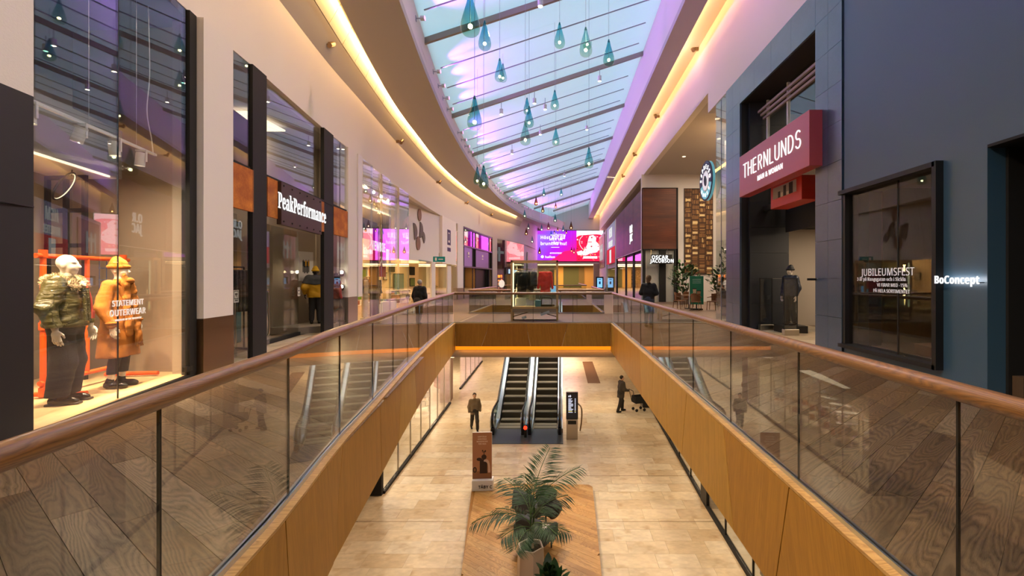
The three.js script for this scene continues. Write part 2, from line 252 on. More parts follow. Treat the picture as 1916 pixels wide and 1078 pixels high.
// jointed panels under the left trough
const trough = struct('ceiling'), lay = (d, t) => [wallL(d) + (coveL(d) - 0.04 - wallL(d)) * t, 8.1 + 1.37 * t, -d];
for (let d = 0; d < 56; d += 1.15) for (const [t0, t1, n, m] of [[0, 0.46, 'cove_panel', G.soffit], [0.475, 1, 'ceiling_panel', G.whiteMatte]]) { const a = d + (t0 ? 0.014 : 0), b = d + 1.15 - (t0 ? 0.014 : 0); quadPanel(a, b, t0, t1, n, m); }
function quadPanel(a, b, t0, t1, n, m) { const p = [lay(a, t0), lay(b, t0), lay(b, t1), lay(a, t1)].map((q) => V(...q)), q = p.map((v) => v.clone().add(V(-0.03, 0.02, 0))), g = new THREE.BufferGeometry().setFromPoints([p[0], p[1], p[2], p[0], p[2], p[3], q[0], q[2], q[1], q[0], q[3], q[2], p[0], q[0], q[1], p[0], q[1], p[1], p[2], q[2], q[3], p[2], q[3], p[3], p[0], p[3], q[3], p[0], q[3], q[0], p[1], q[1], q[2], p[1], q[2], p[2]]); g.computeVertexNormals(); part(trough, n, metre(g), m); }
// the two soffits and the walls of the skylight well
struct('ceiling', flat([...along(soffitIn, -9, 70, 60), ...along(coveL, -9, 70, 60).reverse()], 9.0, 9.22), G.soffit);
struct('wall_well_left', ribbon((d) => soffitIn(d), -9, 70, 70, 9.22, 10.35, 0.16), G.white);
{ const t = struct('trim_1'); for (let d = -6; d < 54; d += 4) part(t, 'led_strip', span(coveL(d) - 0.025, d, coveL(d + 4) - 0.025, d + 4, 9.13, 9.19, 0.03), L.warm); }
struct('ceiling', bx(SR, 4.85, 10.88, 11.1, -9, 70), G.soffit);
struct('wall_well_right', bx(SR, SR + 0.2, 11.1, 13.4, -9, 70), G.white);
part(struct('trim_2'), 'led_strip', bx(4.68, 4.74, 11.105, 11.15, -5, 67), L.warm);
// fascias above the shop fronts
struct('wall_left', ribbon(wallL, -9, 70, 80, 6.03, 9.48, 0.3), G.white);
struct('wall_right', merge(bx(WR, WR + 0.3, 9.05, 11.43, 18, 70), bx(WR, WR + 0.3, 8.2, 11.43, 9.35, 18)), G.white);
struct('ceiling', flat([...along((d) => wallL(d) - 0.3, -9, 70, 60), [-20, 70], [-20, -9]], 6.03, 6.25), G.soffit);
struct('ceiling', bx(WR + 0.3, 20, 9.05, 9.3, 16, 70), G.soffit);
// end of the mall: gable wall over a low passage
{
  const end = new THREE.Shape([[-20, 3.95], [20, 3.95], [20, 16], [-20, 16]].map((p) => new THREE.Vector2(...p)));
  struct('wall_end', metre(new THREE.ExtrudeGeometry(end, { depth: 0.4, bevelEnabled: false }).translate(0, 0, -70.4)), G.white);
  struct('ceiling', bx(-20, 20, 3.95, 4.2, 70.4, 86), G.soffit); struct('wall_far', bx(-20, 20, LOW, 4.2, 85.6, 86), G.greige);
  struct('floor', bx(-20, 20, -0.3, 0, 75, 86), G.floor[1]); struct('wall_lower_end', bx(-20, 20, LOW, -0.3, 75, 75.4), G.greige);
  struct('column_1', bx(4.9, 6.2, 0, 3.95, 69.9, 70.3), G.greige);
  const pas = struct('ceiling'); for (const d of [70.9, 73.2, 75.8]) part(pas, 'light_panel', bx(-8, 5.5, 3.9, 3.945, d, d + 0.35), L.shop);
  rect(-1.5, 3.88, 73.4, 12, 4, 'down', 0xffcf90, 6); rect(0, 3.85, 81, 14, 5, 'down', 0xffcf90, 5);
  for (const [x0, x1, c, h] of [[-3.6, -2.2, 0x8b6b42, 3.9], [-2.2, -1.4, 0x3a2a1c, 3.3], [-1.4, 0.3, 0xc09a58, 3.9], [0.3, 3.2, 0x4f5538, 3.9], [3.2, 4.2, 0x6a5a3a, 3.9], [4.2, 8, 0xb08a58, 3.9], [-9, -3.6, 0x7c6a54, 3.9]]) struct('wall_passage', bx(x0, x1, 0, h, 84.8 + rnd() * 0.3, 85.6), std({ color: c, roughness: 0.7 }));
}
// skylight: main beams, thin rods and frosted panes on a slope
const sky = struct('skylight');
const slope = Math.atan(0.3286), roofBox = (x0, x1, d0, d1, h, lift) => metre(new THREE.BoxGeometry((x1 - x0) / Math.cos(slope), h, d1 - d0)).rotateZ(slope).translate((x0 + x1) / 2, roofY((x0 + x1) / 2) + lift, -(d0 + d1) / 2);
const edges = [-9, ...BEAMS, 70];
for (let i = 0; i < edges.length - 1; i++) {
  const a = edges[i], b = edges[i + 1], n = Math.max(2, Math.round((b - a) / 1.7));
  for (let k = 0; k < n; k++) part(sky, 'skylight_pane', roofBox(-6.3, SR + 0.25, a + (b - a) * k / n + 0.0015, a + (b - a) * (k + 1) / n - 0.0015, 0.02, 0.02), G.pane);
}
for (const d of BEAMS) {
  part(sky, 'beam', roofBox(Math.min(soffitIn(d), 3.5) - 0.05, SR + 0.02, d - 0.06, d + 0.06, 0.2, -0.1), G.beam);
  if (d < 45) for (const k of [1.7, 3.4, 5.1]) { const e = d + k, x = soffitIn(e) + 0.3; part(sky, 'tie_rod', rod([x, roofY(x) - 0.3, -e], [SR - 0.5, roofY(SR - 0.5) - 0.3, -e], 0.024, 10), G.rod); }
}
// purple spotlights at the low ends of the rods
{
  const proto = new THREE.Group();
  part(proto, 'bracket', merge(rod([0, 0, 0], [0.2, 0, 0], 0.018), box(0.03, 0.16, 0.1)), G.rod); part(proto, 'housing', cyl(0.075, 0.075, 0.13, 16).rotateZ(-Math.PI / 2).translate(0.16, 0, 0), G.whiteMetal); part(proto, 'lens', cyl(0.066, 0.066, 0.012, 16).rotateZ(-Math.PI / 2).translate(0.288, 0, 0), L.pink);
  const rows = ['nearest', 'second', 'third', 'fourth', 'fifth', 'sixth', 'seventh'];
  BEAMS.slice(1, 8).forEach((b, i) => [1.7, 2.9, 4.1, 5.3].forEach((k, j) => { const d = b + k, x = soffitIn(d); const o = proto.clone(); o.name = numbered('skylight_spotlight'); scene.add(o); o.position.set(x + 0.005, roofY(x) - 0.34, -d); o.rotation.y = -0.05; o.userData = { label: `small pink spotlight, ${['first', 'second', 'third', 'fourth'][j]} from the near beam in the ${rows[i]} skylight bay`, category: 'spotlight', group: `pink spotlights of the ${rows[i]} skylight bay` }; }));
}
// ---------------------------------------------------------------- balustrades and veneered fascias round the openings
function prism(p, t, mat, parent, name, grain = 0) {   // p: corners of a flat piece in order; made solid by t along its normal
  const P = p.map((a) => V(...a)), x = P[1].clone().sub(P[0]).normalize(), n = x.clone().cross(P[2].clone().sub(P[0])).normalize(), y = n.clone().cross(x);
  const q = P.map((a) => { const e = a.clone().sub(P[0]); return new THREE.Vector2(e.dot(x), e.dot(y)); });
  const g = new THREE.ExtrudeGeometry(new THREE.Shape(q), { depth: t, bevelEnabled: false });
  const uv = g.attributes.uv, c = Math.cos(grain), s = Math.sin(grain), o = rnd() * 5; for (let i = 0; i < uv.count; i++) { const a = g.attributes.position.getX(i), b = g.attributes.position.getY(i); uv.setXY(i, o + a * c - b * s, a * s + b * c); }
  g.applyMatrix4(new THREE.Matrix4().makeBasis(x, y, n).setPosition(P[0])); return part(parent, name, g, mat);
}
function fascia(pts, inward, drop = 0.98) {   // pts: plan points; inward: which way the veneer faces, +1 = to the left of the walking direction
  const o = struct('trim_fascia'); let lean = rnd() < 0.5 ? 1 : -1;
  const Ls = [0]; for (let i = 1; i < pts.length; i++) Ls.push(Ls[i - 1] + Math.hypot(pts[i][0] - pts[i - 1][0], pts[i][1] - pts[i - 1][1]));
  const P = (s) => { s = Math.max(0, Math.min(Ls.at(-1), s)); let i = 0; while (i < pts.length - 2 && s > Ls[i + 1]) i++; const t = (s - Ls[i]) / (Ls[i + 1] - Ls[i]); return [pts[i][0] + t * (pts[i + 1][0] - pts[i][0]), pts[i][1] + t * (pts[i + 1][1] - pts[i][1])]; };
  let s = 0, sl = 0;
  while (s < Ls.at(-1) - 0.05) {
    let e = Math.min(Ls.at(-1), s + rr(1.0, 1.6)), el = lean * rr(0.1, 0.3); if (Ls.at(-1) - e < 0.5) { e = Ls.at(-1); el = 0; } lean = -lean;
    const g = 0.007, c = [P(s + g), P(e - g), P(e + el - g), P(s + sl + g)], y = [-0.005, -0.005, -drop, -drop];
    const q = c.map(([x, d], i) => [x, y[i], -d]); prism(inward > 0 ? q : q.slice().reverse().map((_, i, a) => a[i]), 0.03, G.veneer[Math.floor(rnd() * 3)], o, 'veneer_panel', rr(-0.25, 0.25));
    s = e; sl = el;
  }
  return o;
}
// runs for the five balustrades: plan points of the edge, side of the opening
function balustrade(pts, off, label, joints) {   // off: distance of the glass from the edge, positive = to the left of the walking direction
  const b = thing('glass_balustrade', label, 'railing');
  const nrm = pts.map((p, i) => { const a = pts[Math.max(0, i - 1)], c = pts[Math.min(pts.length - 1, i + 1)], l = Math.hypot(c[0] - a[0], c[1] - a[1]); return [-(c[1] - a[1]) / l, (c[0] - a[0]) / l]; });
  const sh = (k) => pts.map((p, i) => [p[0] + nrm[i][0] * k, p[1] + nrm[i][1] * k]), C = sh(off), dist = [0];
  for (let i = 1; i < C.length; i++) dist.push(dist[i - 1] + Math.hypot(C[i][0] - C[i - 1][0], C[i][1] - C[i - 1][1]));
  const P = (s) => { let i = 0; while (i < C.length - 2 && s > dist[i + 1]) i++; const t = (s - dist[i]) / (dist[i + 1] - dist[i]); return [C[i][0] + t * (C[i + 1][0] - C[i][0]), C[i][1] + t * (C[i + 1][1] - C[i][1])]; };
  const strip = (k0, k1, y0, y1) => flat([...sh(k0), ...sh(k1).reverse()], y0, y1), sg = Math.sign(off);
  part(b, 'wood_cap', strip(0, off - sg * 0.022, 0, 0.022), G.deck[0]); part(b, 'base_channel', merge(strip(off - sg * 0.022, off - sg * 0.008, 0, 0.055), strip(off + sg * 0.008, off + sg * 0.024, 0, 0.055)), G.alu);
  const total = dist.at(-1), n = Math.round(total / 1.38), js = joints || Array.from({ length: n + 1 }, (_, i) => total * i / n);
  for (let i = 0; i < js.length - 1; i++) { const [x0, d0] = P(js[i] + 0.004), [x1, d1] = P(js[i + 1] - 0.004); part(b, 'glass_panel', span(x0, d0, x1, d1, 0.01, 1.07, 0.012), G.railglass); if (i) { const [a, c] = P(js[i]); part(b, 'joint_seal', bx(a - 0.006, a + 0.006, 0.05, 1.06, c - 0.006, c + 0.006), G.seal); } }
  const path = new THREE.CatmullRomCurve3(C.map(([x, d]) => V(x, 1.1, -d)), false, 'centripetal'), seg = Math.max(8, Math.round(total * 3));
  const hr = new THREE.TubeGeometry(path, seg, 0.05, 16), uv = hr.attributes.uv; for (let i = 0; i < uv.count; i++) uv.setXY(i, uv.getX(i) * total, uv.getY(i) * 0.32);
  hr.translate(0, -1.1, 0).scale(1, 0.9, 1).translate(0, 1.1, 0); part(b, 'handrail', hr, G.rail);
  return b;
}
const left1 = along(edgeL, 0.7, 16.5, 28), right1 = Array.from({ length: 9 }, (_, i) => [ER, 0.7 + 15.8 * i / 8]);
fascia(left1, 1); fascia(right1, -1); fascia([[-3.86, 16.5], [ER, 16.5]], 1, 0.82); fascia([[-1.5, 0.7], [ER, 0.7]], -1);
fascia([[-4.3, 21.5], [-4.3, 28.2]], 1); fascia([[1.92, 21.5], [1.92, 28.2]], -1); fascia([[-4.3, 28.2], [1.92, 28.2]], 1); fascia([[-4.6, 37], [-4.6, 54]], 1); fascia([[1.92, 37], [1.92, 54]], -1);
balustrade(left1, 0.085, 'long curved glass balustrade with brown oak handrail along the left gallery');
balustrade(right1, -0.085, 'straight glass balustrade with oak handrail in front of the dark right-hand shops');
balustrade([[-3.95, 16.5], [ER + 0.08, 16.5]], 0.085, 'glass balustrade across the near edge of the bridge before the display case');
balustrade([[-4.38, 21.5], [2.0, 21.5]], -0.085, 'glass balustrade across the far edge of the bridge behind the display case');
balustrade([[-4.3, 21.6], [-4.3, 30.2]], 0.085, 'short glass balustrade beyond the bridge, left of the escalator well');
balustrade([[1.92, 21.6], [1.92, 30.2]], -0.085, 'short glass balustrade beyond the bridge, right of the escalator well');
balustrade([[-4.6, 36.9], [2.0, 36.9]], -0.085, 'far glass balustrade across the gallery, in front of the third floor opening');
balustrade([[1.92, 37], [1.92, 54]], -0.085, 'farthest glass balustrade running toward the end wall on the right');
// orange light line tucked under the bridge
solo('led_strip_light', bx(-4.9, 2.9, -1.13, -0.99, 17.66, 17.698), L.amber, 'orange glowing light line under the near edge of the bridge', 'light strip'); rect(-1, -1.06, 17.6, 6, 0.1, 0, new THREE.Color(AMBER), 8);
for (const [x0, x1] of [[-4.6, -2.2], [0.4, 2.6]]) rect((x0 + x1) / 2, -1.45, 19, 1.6, 1.6, 'down', SHOP, 2.5);
// ---------------------------------------------------------------- figures: a field of tapered limbs meshed with surface nets
const cap = (a, b, ra, rb = ra) => { const d = b.map((x, i) => x - a[i]), l2 = d[0] ** 2 + d[1] ** 2 + d[2] ** 2 || 1e-9; return (x, y, z) => { const t = Math.max(0, Math.min(1, ((x - a[0]) * d[0] + (y - a[1]) * d[1] + (z - a[2]) * d[2]) / l2)); return Math.hypot(x - a[0] - t * d[0], y - a[1] - t * d[1], z - a[2] - t * d[2]) - ra - (rb - ra) * t; }; };
const ell = (c, r) => { const m = Math.min(...r); return (x, y, z) => { const k = Math.hypot((x - c[0]) / r[0], (y - c[1]) / r[1], (z - c[2]) / r[2]); return (k - 1) * (k < 1 ? m : 1 / Math.hypot((x - c[0]) / r[0] ** 2 / Math.max(k, 1e-6), (y - c[1]) / r[1] ** 2 / Math.max(k, 1e-6), (z - c[2]) / r[2] ** 2 / Math.max(k, 1e-6))); }; };
const join = (list, k) => (x, y, z) => { let a = list[0](x, y, z); for (let i = 1; i < list.length; i++) { const b = list[i](x, y, z), h = Math.max(k - Math.abs(a - b), 0) / k; a = Math.min(a, b) - h * h * k * 0.25; } return a; };
function net(f, lo, hi, cell) {
  const n = lo.map((a, i) => Math.ceil((hi[i] - a) / cell) + 2), [nx, ny, nz_] = n, v = new Float32Array(nx * ny * nz_);
  for (let k = 0, q = 0; k < nz_; k++) for (let j = 0; j < ny; j++) for (let i = 0; i < nx; i++, q++) v[q] = f(lo[0] + i * cell, lo[1] + j * cell, lo[2] + k * cell);
  const pos = [], idx = [], id = new Int32Array(v.length).fill(-1), st = [1, nx, nx * ny];
  for (let k = 0; k < nz_ - 1; k++) for (let j = 0; j < ny - 1; j++) for (let i = 0; i < nx - 1; i++) {
    const q = i + j * nx + k * nx * ny; let s = 0, c = [0, 0, 0], m = 0;
    for (let e = 0; e < 8; e++) if (v[q + (e & 1) + (e >> 1 & 1) * nx + (e >> 2) * nx * ny] < 0) s++;
    if (s === 0 || s === 8) continue;
    for (let e = 0; e < 8; e++) for (let a = 0; a < 3; a++) if (!(e >> a & 1)) {
      const o = q + (e & 1) + (e >> 1 & 1) * nx + (e >> 2) * nx * ny, A = v[o], B = v[o + st[a]]; if ((A < 0) === (B < 0)) continue;
      const t = A / (A - B), p = [e & 1, e >> 1 & 1, e >> 2]; p[a] += t; c = c.map((x, w) => x + p[w]); m++;
    }
    id[q] = pos.length / 3; pos.push(lo[0] + (i + c[0] / m) * cell, lo[1] + (j + c[1] / m) * cell, lo[2] + (k + c[2] / m) * cell);
  }
  for (let k = 1; k < nz_ - 1; k++) for (let j = 1; j < ny - 1; j++) for (let i = 1; i < nx - 1; i++) {
    const q = i + j * nx + k * nx * ny;
    for (let a = 0; a < 3; a++) {
      const A = v[q], B = v[q + st[a]]; if ((A < 0) === (B < 0)) continue; const b = st[(a + 1) % 3], c = st[(a + 2) % 3], w = [id[q], id[q - b], id[q - b - c], id[q - c]]; if (w.some((x) => x < 0)) continue;
      if (A < 0) idx.push(w[0], w[1], w[2], w[0], w[2], w[3]); else idx.push(w[0], w[2], w[1], w[0], w[3], w[2]);
    }
  }
  const g = new THREE.BufferGeometry(); g.setAttribute('position', new THREE.Float32BufferAttribute(pos, 3)); g.setIndex(idx); g.computeVertexNormals(); return metre(g);
}
const wob = (f, amp, fr, seed = 0) => (x, y, z) => { const d = f(x, y, z); if (Math.abs(d) > 0.08) return d; const n = vn(x * fr + 50 + seed, (y + 0.35 * z) * fr + 50, 256, 256) + vn(z * fr * 1.2 + 80, (y - 0.3 * x) * fr * 1.3 + 20 + seed, 256, 256) - 1; return d + amp * n; };
function headField(hy, z0 = 0, bald = true) {
  return join([ell([0, hy + 0.025, z0 - 0.012], [0.074, 0.095, 0.094]), ell([0, hy - 0.04, z0 + 0.022], [0.056, 0.075, 0.066]), cap([0, hy + 0.02, z0 + 0.084], [0, hy - 0.026, z0 + 0.11], 0.01, 0.015), ell([0, hy - 0.06, z0 + 0.078], [0.024, 0.012, 0.014]), ell([0, hy - 0.095, z0 + 0.062], [0.024, 0.02, 0.022]), ell([0.028, hy + 0.03, z0 + 0.066], [0.026, 0.008, 0.014]), ell([-0.028, hy + 0.03, z0 + 0.066], [0.026, 0.008, 0.014]), ell([0.032, hy - 0.03, z0 + 0.055], [0.026, 0.03, 0.028]), ell([-0.032, hy - 0.03, z0 + 0.055], [0.026, 0.03, 0.028]), ell([0.076, hy - 0.01, z0 - 0.01], [0.012, 0.032, 0.02]), ell([-0.076, hy - 0.01, z0 - 0.01], [0.012, 0.032, 0.02])], 0.024);
}
function hand(w, side, dir = [0, -1, 0.12]) {   // wrist point, side +1/-1; fingers hang down slightly curled forward
  const [x, y, z] = w, D = V(...dir).normalize(), A = (t, u, f) => [x + D.x * t + f * side * -0.2, y + D.y * t + 0.05 * f, z + D.z * t + u + 0], list = [cap([x, y + 0.05, z], [x, y, z], 0.03, 0.026), ell(A(0.05, 0, 0), [0.02, 0.055, 0.042])];
  [[-0.03, 0.075, 0.0082], [-0.01, 0.09, 0.0088], [0.011, 0.097, 0.0092], [0.031, 0.088, 0.0088]].forEach(([u, l, r], i) => { const a = A(0.085, u, 0), b = A(0.085 + l * 0.5, u * 1.12, 0), c = [b[0] - side * 0.016, b[1] - l * 0.32, b[2] + 0.004], e = [c[0] - side * 0.016, c[1] - l * 0.2, c[2]]; list.push(cap(a, b, r + 0.0012, r), cap(b, c, r, r * 0.93), cap(c, e, r * 0.93, r * 0.8)); });
  const a = A(0.03, 0.035, 0), b = [a[0] - side * 0.012, a[1] - 0.03, a[2] + 0.022], c = [b[0] - side * 0.012, b[1] - 0.032, b[2] + 0.006]; list.push(cap(a, b, 0.013, 0.011), cap(b, c, 0.011, 0.009));
  return net(join(list, 0.007), [x - 0.09, y - 0.22, z - 0.08], [x + 0.09, y + 0.09, z + 0.1], 0.0042);
}
// pose p: elbows, wrists, knees, ankles as [left, right] points (person's left is +x, facing +z)
function pose(o = {}) {
  const s = o.stride ?? 0.0, ln = o.lean ?? 0;
  return { hip: 0.93, lean: ln, sh: [[0.18, 1.43, ln], [-0.18, 1.43, ln]], el: o.el || [[0.25, 1.14, ln - 0.03], [-0.25, 1.14, ln - 0.03]], wr: o.wr || [[0.26, 0.9, ln + 0.06], [-0.26, 0.9, ln + 0.06]],
    hipj: [[0.09, 0.92, 0], [-0.09, 0.92, 0]], kn: [[0.1, 0.5, s * 0.32 + 0.02], [-0.1, 0.5, -s * 0.2 + 0.03]], an: [[0.11, 0.085, s * 0.42 - 0.03], [-0.11, 0.085, -s * 0.45 - 0.03]] };
}
function bodyGeo(p, cell, o = {}) {
  const k = p.lean, list = [cap([0.06, 0.95, 0], [0.05, 1.2, k * 0.6], 0.1, 0.1), cap([-0.06, 0.95, 0], [-0.05, 1.2, k * 0.6], 0.1, 0.1), cap([0.07, 1.22, k * 0.7], [0.09, 1.38, k], 0.1, 0.085), cap([-0.07, 1.22, k * 0.7], [-0.09, 1.38, k], 0.1, 0.085), cap([0, 1.4, k], [0, 1.56, k + 0.02], 0.06, 0.05)];
  for (const i of [0, 1]) list.push(cap(p.sh[i], p.el[i], 0.052, 0.042), cap(p.el[i], p.wr[i], 0.042, 0.028), cap(p.hipj[i], p.kn[i], 0.085, 0.056), cap(p.kn[i], p.an[i], 0.055, 0.036));
  const g = [net(join(list, 0.05), [-0.4, 0.02, -0.5], [0.4, 1.62, 0.5], cell), net(join([headField(1.655, k + 0.02), cap([0, 1.5, k], [0, 1.6, k + 0.005], 0.05, 0.048)], 0.03), [-0.13, 1.5, k - 0.15], [0.13, 1.83, k + 0.2], o.headCell || 0.0075)];
  if (o.hands !== false) g.push(hand(p.wr[0], 1), hand(p.wr[1], -1));
  return merge(g);
}
function coatField(p, r, o = {}) {   // torso and sleeves inflated by r, down to hem
  const k = p.lean, hem = o.hem ?? 0.86, w = o.flare ?? 0, list = [];
  for (const s of [1, -1]) list.push(cap([s * (0.07 + w), hem, o.hemz ?? 0], [s * 0.07, 1.2, k * 0.7], 0.1 + r + w, 0.1 + r), cap([s * 0.07, 1.2, k * 0.7], [s * 0.1, 1.38, k], 0.1 + r, 0.085 + r * 0.9));
  list.push(cap([0, 1.42, k], [0, 1.47, k], 0.085 + r * 0.5, 0.07 + r * 0.4));
  const j = p.wr.map((q, i) => q.map((x, a) => x + (p.el[i][a] - x) * (o.cuff ?? 0.08)));
  for (const i of [0, 1]) list.push(cap(p.sh[i], p.el[i], 0.06 + r * 0.9, 0.055 + r * (o.sleeve ?? 0.8)), cap(p.el[i], j[i], 0.055 + r * (o.sleeve ?? 0.8), 0.04 + r * (o.cuffr ?? 0.35)));
  return join(list, o.k ?? 0.05);
}
const cut = (f, y0) => (x, y, z) => Math.max(f(x, y, z), y0 - y);
function coat(p, r, o, cell) { let f = coatField(p, r, o); if (o.wob) f = wob(f, o.wob, o.freq || 14, o.seed || 0); return net(cut(f, o.bottom ?? (o.hem ?? 0.86) - 0.02), [-0.52, (o.bottom ?? (o.hem ?? 0.86)) - 0.06, -0.45], [0.52, 1.62, 0.45], cell); }
function trousers(p, r, cell, y0 = 0.1, wid = 0) {
  const list = [cap([0.05, 0.99, 0], [0.06, 0.92, 0], 0.115 + r), cap([-0.05, 0.99, 0], [-0.06, 0.92, 0], 0.115 + r)];
  for (const i of [0, 1]) list.push(cap(p.hipj[i], p.kn[i], 0.09 + r, 0.066 + r + wid), cap(p.kn[i], p.an[i], 0.066 + r + wid, 0.05 + r + wid));
  return net(cut(wob(join(list, 0.04), 0.006, 12, 3), y0), [-0.36, y0 - 0.05, -0.45], [0.36, 1.12, 0.45], cell);
}
function shoe(a, cell = 0.008) { const [x, , z] = a; return net(cut(join([cap([x, 0.05, z - 0.03], [x, 0.045, z + 0.13], 0.045, 0.042), cap([x, 0.03, z + 0.05], [x, 0.035, z + 0.17], 0.042, 0.036), cap([x, 0.06, z - 0.02], [x, 0.12, z], 0.042, 0.045)], 0.03), 0.0), [x - 0.08, -0.02, z - 0.12], [x + 0.08, 0.18, z + 0.26], cell); }
function sole(a) { const [x, , z] = a; return move(metre(new RoundedBoxGeometry(0.1, 0.03, 0.31, 2, 0.012)), x, 0.012, z + 0.065); }
function figure(name, label, category, pos, turn, o) {
  const t = thing(name, label, category, pos, turn), p = pose(o.pose), c = o.cell || 0.018;
  part(t, 'body', bodyGeo(p, c, o), o.skin || G.mannequin, o.mannequin ? 'pale mannequin body' : 'skin of face, neck and hands');
  part(t, 'trousers', trousers(p, o.legR ?? 0.02, c, o.legEnd ?? 0.1, o.legWide ?? 0), o.legMat);
  if (o.coat) part(t, o.coatName || 'jacket', coat(p, o.coatR, o.coat, o.coatCell || c * 0.75), o.coatMat);
  for (const i of [0, 1]) { const s = part(t, 'shoe', shoe(p.an[i]), o.shoeMat || G.blackGloss); if (o.sole) part(s, 'sole', sole(p.an[i]), o.sole); }
  if (o.hat) { const k = p.lean, h = net(cut(wob(join([ell([0, 1.72, k + 0.0], [0.094, 0.105, 0.108]), ell([0, 1.79, k - 0.02], [0.06, 0.06, 0.06])], 0.03), 0.004, 30), 1.69), [-0.15, 1.64, k - 0.16], [0.15, 1.9, k + 0.16], 0.007); const q = part(t, 'beanie', h, o.hat); part(q, 'cuff', metre(new THREE.TorusGeometry(0.092, 0.024, 10, 40).rotateX(Math.PI / 2).scale(1, 1.3, 1.14).translate(0, 1.7, k + 0.005)), o.hat); }
  if (o.hair) { const k = p.lean, hl = o.hairLong ?? 0; part(t, 'hair', net((x, y, z) => Math.max(wob(join([ell([0, 1.69, k - 0.005], [0.087, 0.1, 0.105]), ...(hl ? [cap([0, 1.66, k - 0.05], [0, 1.66 - hl, k - 0.075], 0.08, 0.055)] : [])], 0.03), 0.006, 40)(x, y, z), (z - k - 0.045) - (y - 1.69) * 0.9), [-0.14, 1.45 - hl, k - 0.2], [0.14, 1.83, k + 0.16], 0.009), o.hair); }
  return { t, p };
}
// ---------------------------------------------------------------- the left-hand shops
const onL = (d, off = 0) => [wallL(d) + off, d];                                  // a plan point at the left shop line
const pane = (parent, d0, d1, y0, y1, off = 0, name = 'glass_panel', f = wallL) => part(parent, name, span(f(d0) + off, d0, f(d1) + off, d1, y0, y1, 0.014), G.shopglass);
const wallAt = (name, d0, d1, y0, y1, t, off, mat) => struct(name, span(wallL(d0) + off, d0, wallL(d1) + off, d1, y0, y1, t, -1), mat);
const wallYaw = (d) => Math.atan2(1, (wallL(d + 0.3) - wallL(d - 0.3)) / 0.6);      // turn of something laid along the wall, reading from the corridor
function lineUp(o, d, off, y, yawPlus = 0) { o.position.set(wallL(d) + off, y, -d); o.rotation.y = wallYaw(d) + yawPlus; return o; }
// backs, party walls and light of the shop units
{
  const back = (d0, d1, k, mat) => struct('wall_shop_back', span(wallL(d0) - k, d0, wallL(d1) - k, d1, 0, 6.03, 0.15, -1), mat);
  back(2, 8.3, 2.3, G.greige); back(8.3, 15.4, 4.2, std({ color: 0x9a8b78, roughness: 0.8 })); back(15.4, 23.6, 6, std({ color: 0xcbb48c, roughness: 0.85 })); back(23.4, 36, 6, std({ color: 0xdcc8a0, roughness: 0.85 })); back(36, 48.6, 5, G.dark); back(48.6, 66, 4, G.dark);
  for (const [d, m] of [[8.35, G.greige], [15.4, G.greige], [36.4, G.white], [48.8, G.dark]]) { const x = wallL(d) - 0.25; struct('wall_party', span(x - 8, d + 0.6, x, d, 0, 6.03, 0.12), m); }
  struct('wall_party', span(wallL(2.1) - 8, 2.1, wallL(2.1) - 0.1, 2.1, 0, 6.03, 0.2), G.black);
  const lamps = struct('ceiling'), shopLamp = (x, d, w, l, y, pw, c = SHOP, m = L.shop) => { part(lamps, 'light_panel', bx(x - w / 2, x + w / 2, y, y + 0.04, d - l / 2, d + l / 2), m); rect(x, y - 0.02, d, w, l, 'down', c, pw); };
  shopLamp(-9.9, 11, 1.2, 4, 5.9, 9); shopLamp(-8.4, 12.4, 0.8, 1.5, 5.9, 9);
  for (const x of [-9.2, -11]) { shopLamp(x, 19, 0.2, 5, 5.9, 65, 0xffcf8e); shopLamp(x - 0.6, 28.5, 0.2, 8, 5.9, 85, 0xffcf8e); }; shopLamp(-10.6, 42, 1.5, 6, 5.4, 2.0); shopLamp(-8.5, 53, 1.2, 5, 5.2, 3);
}
// shop 1: black pier, display window
struct('wall_pier_left', span(...onL(-8), ...onL(4.66), 0, 3.5, 0.5, -1), G.dark); struct('wall_pier_upper', span(...onL(-8), ...onL(4.66), 3.5, 6.03, 0.4, -1), G.white);
struct('trim_3', span(wallL(3.2) + 0.006, 3.2, wallL(4.66) + 0.006, 4.66, 2.36, 2.375, 0.02, -1), G.black);
const win1 = struct('window_1');
pane(win1, 4.67, 5.96, 0.06, 6.0); pane(win1, 5.975, 7.58, 0.06, 6.0); part(win1, 'glass_joint', span(...onL(5.963), ...onL(5.972), 0.06, 6.0, 0.016), G.seal);
part(win1, 'window_frame', merge(span(wallL(4.67), 4.67, wallL(7.6), 7.6, 0, 0.06, 0.06), span(wallL(7.4) - 0.02, 7.42, wallL(7.6) - 0.02, 7.6, 0.06, 6.03, 0.12)), G.frame); part(win1, 'lock', span(wallL(7.35) + 0.02, 7.35, wallL(7.5) + 0.02, 7.5, 0.12, 0.2, 0.05), G.black);
struct('floor_display', flat([onL(2.2, -0.04), onL(4.67, -0.04), onL(7.6, -0.04), onL(8.3, -2.3), onL(2.2, -2.3)], 0.0, 0.055), std({ color: 0xb79a70, roughness: 0.75 }));
wallAt('wall_display_side', 7.55, 7.7, 0, 6.03, 0.2, -0.1, G.greige); struct('wall_display_end', span(wallL(7.7) - 2.4, 7.9, wallL(7.7) - 0.05, 7.72, 0, 6.03, 0.1), std({ color: 0x9c8a76, roughness: 0.7 }));
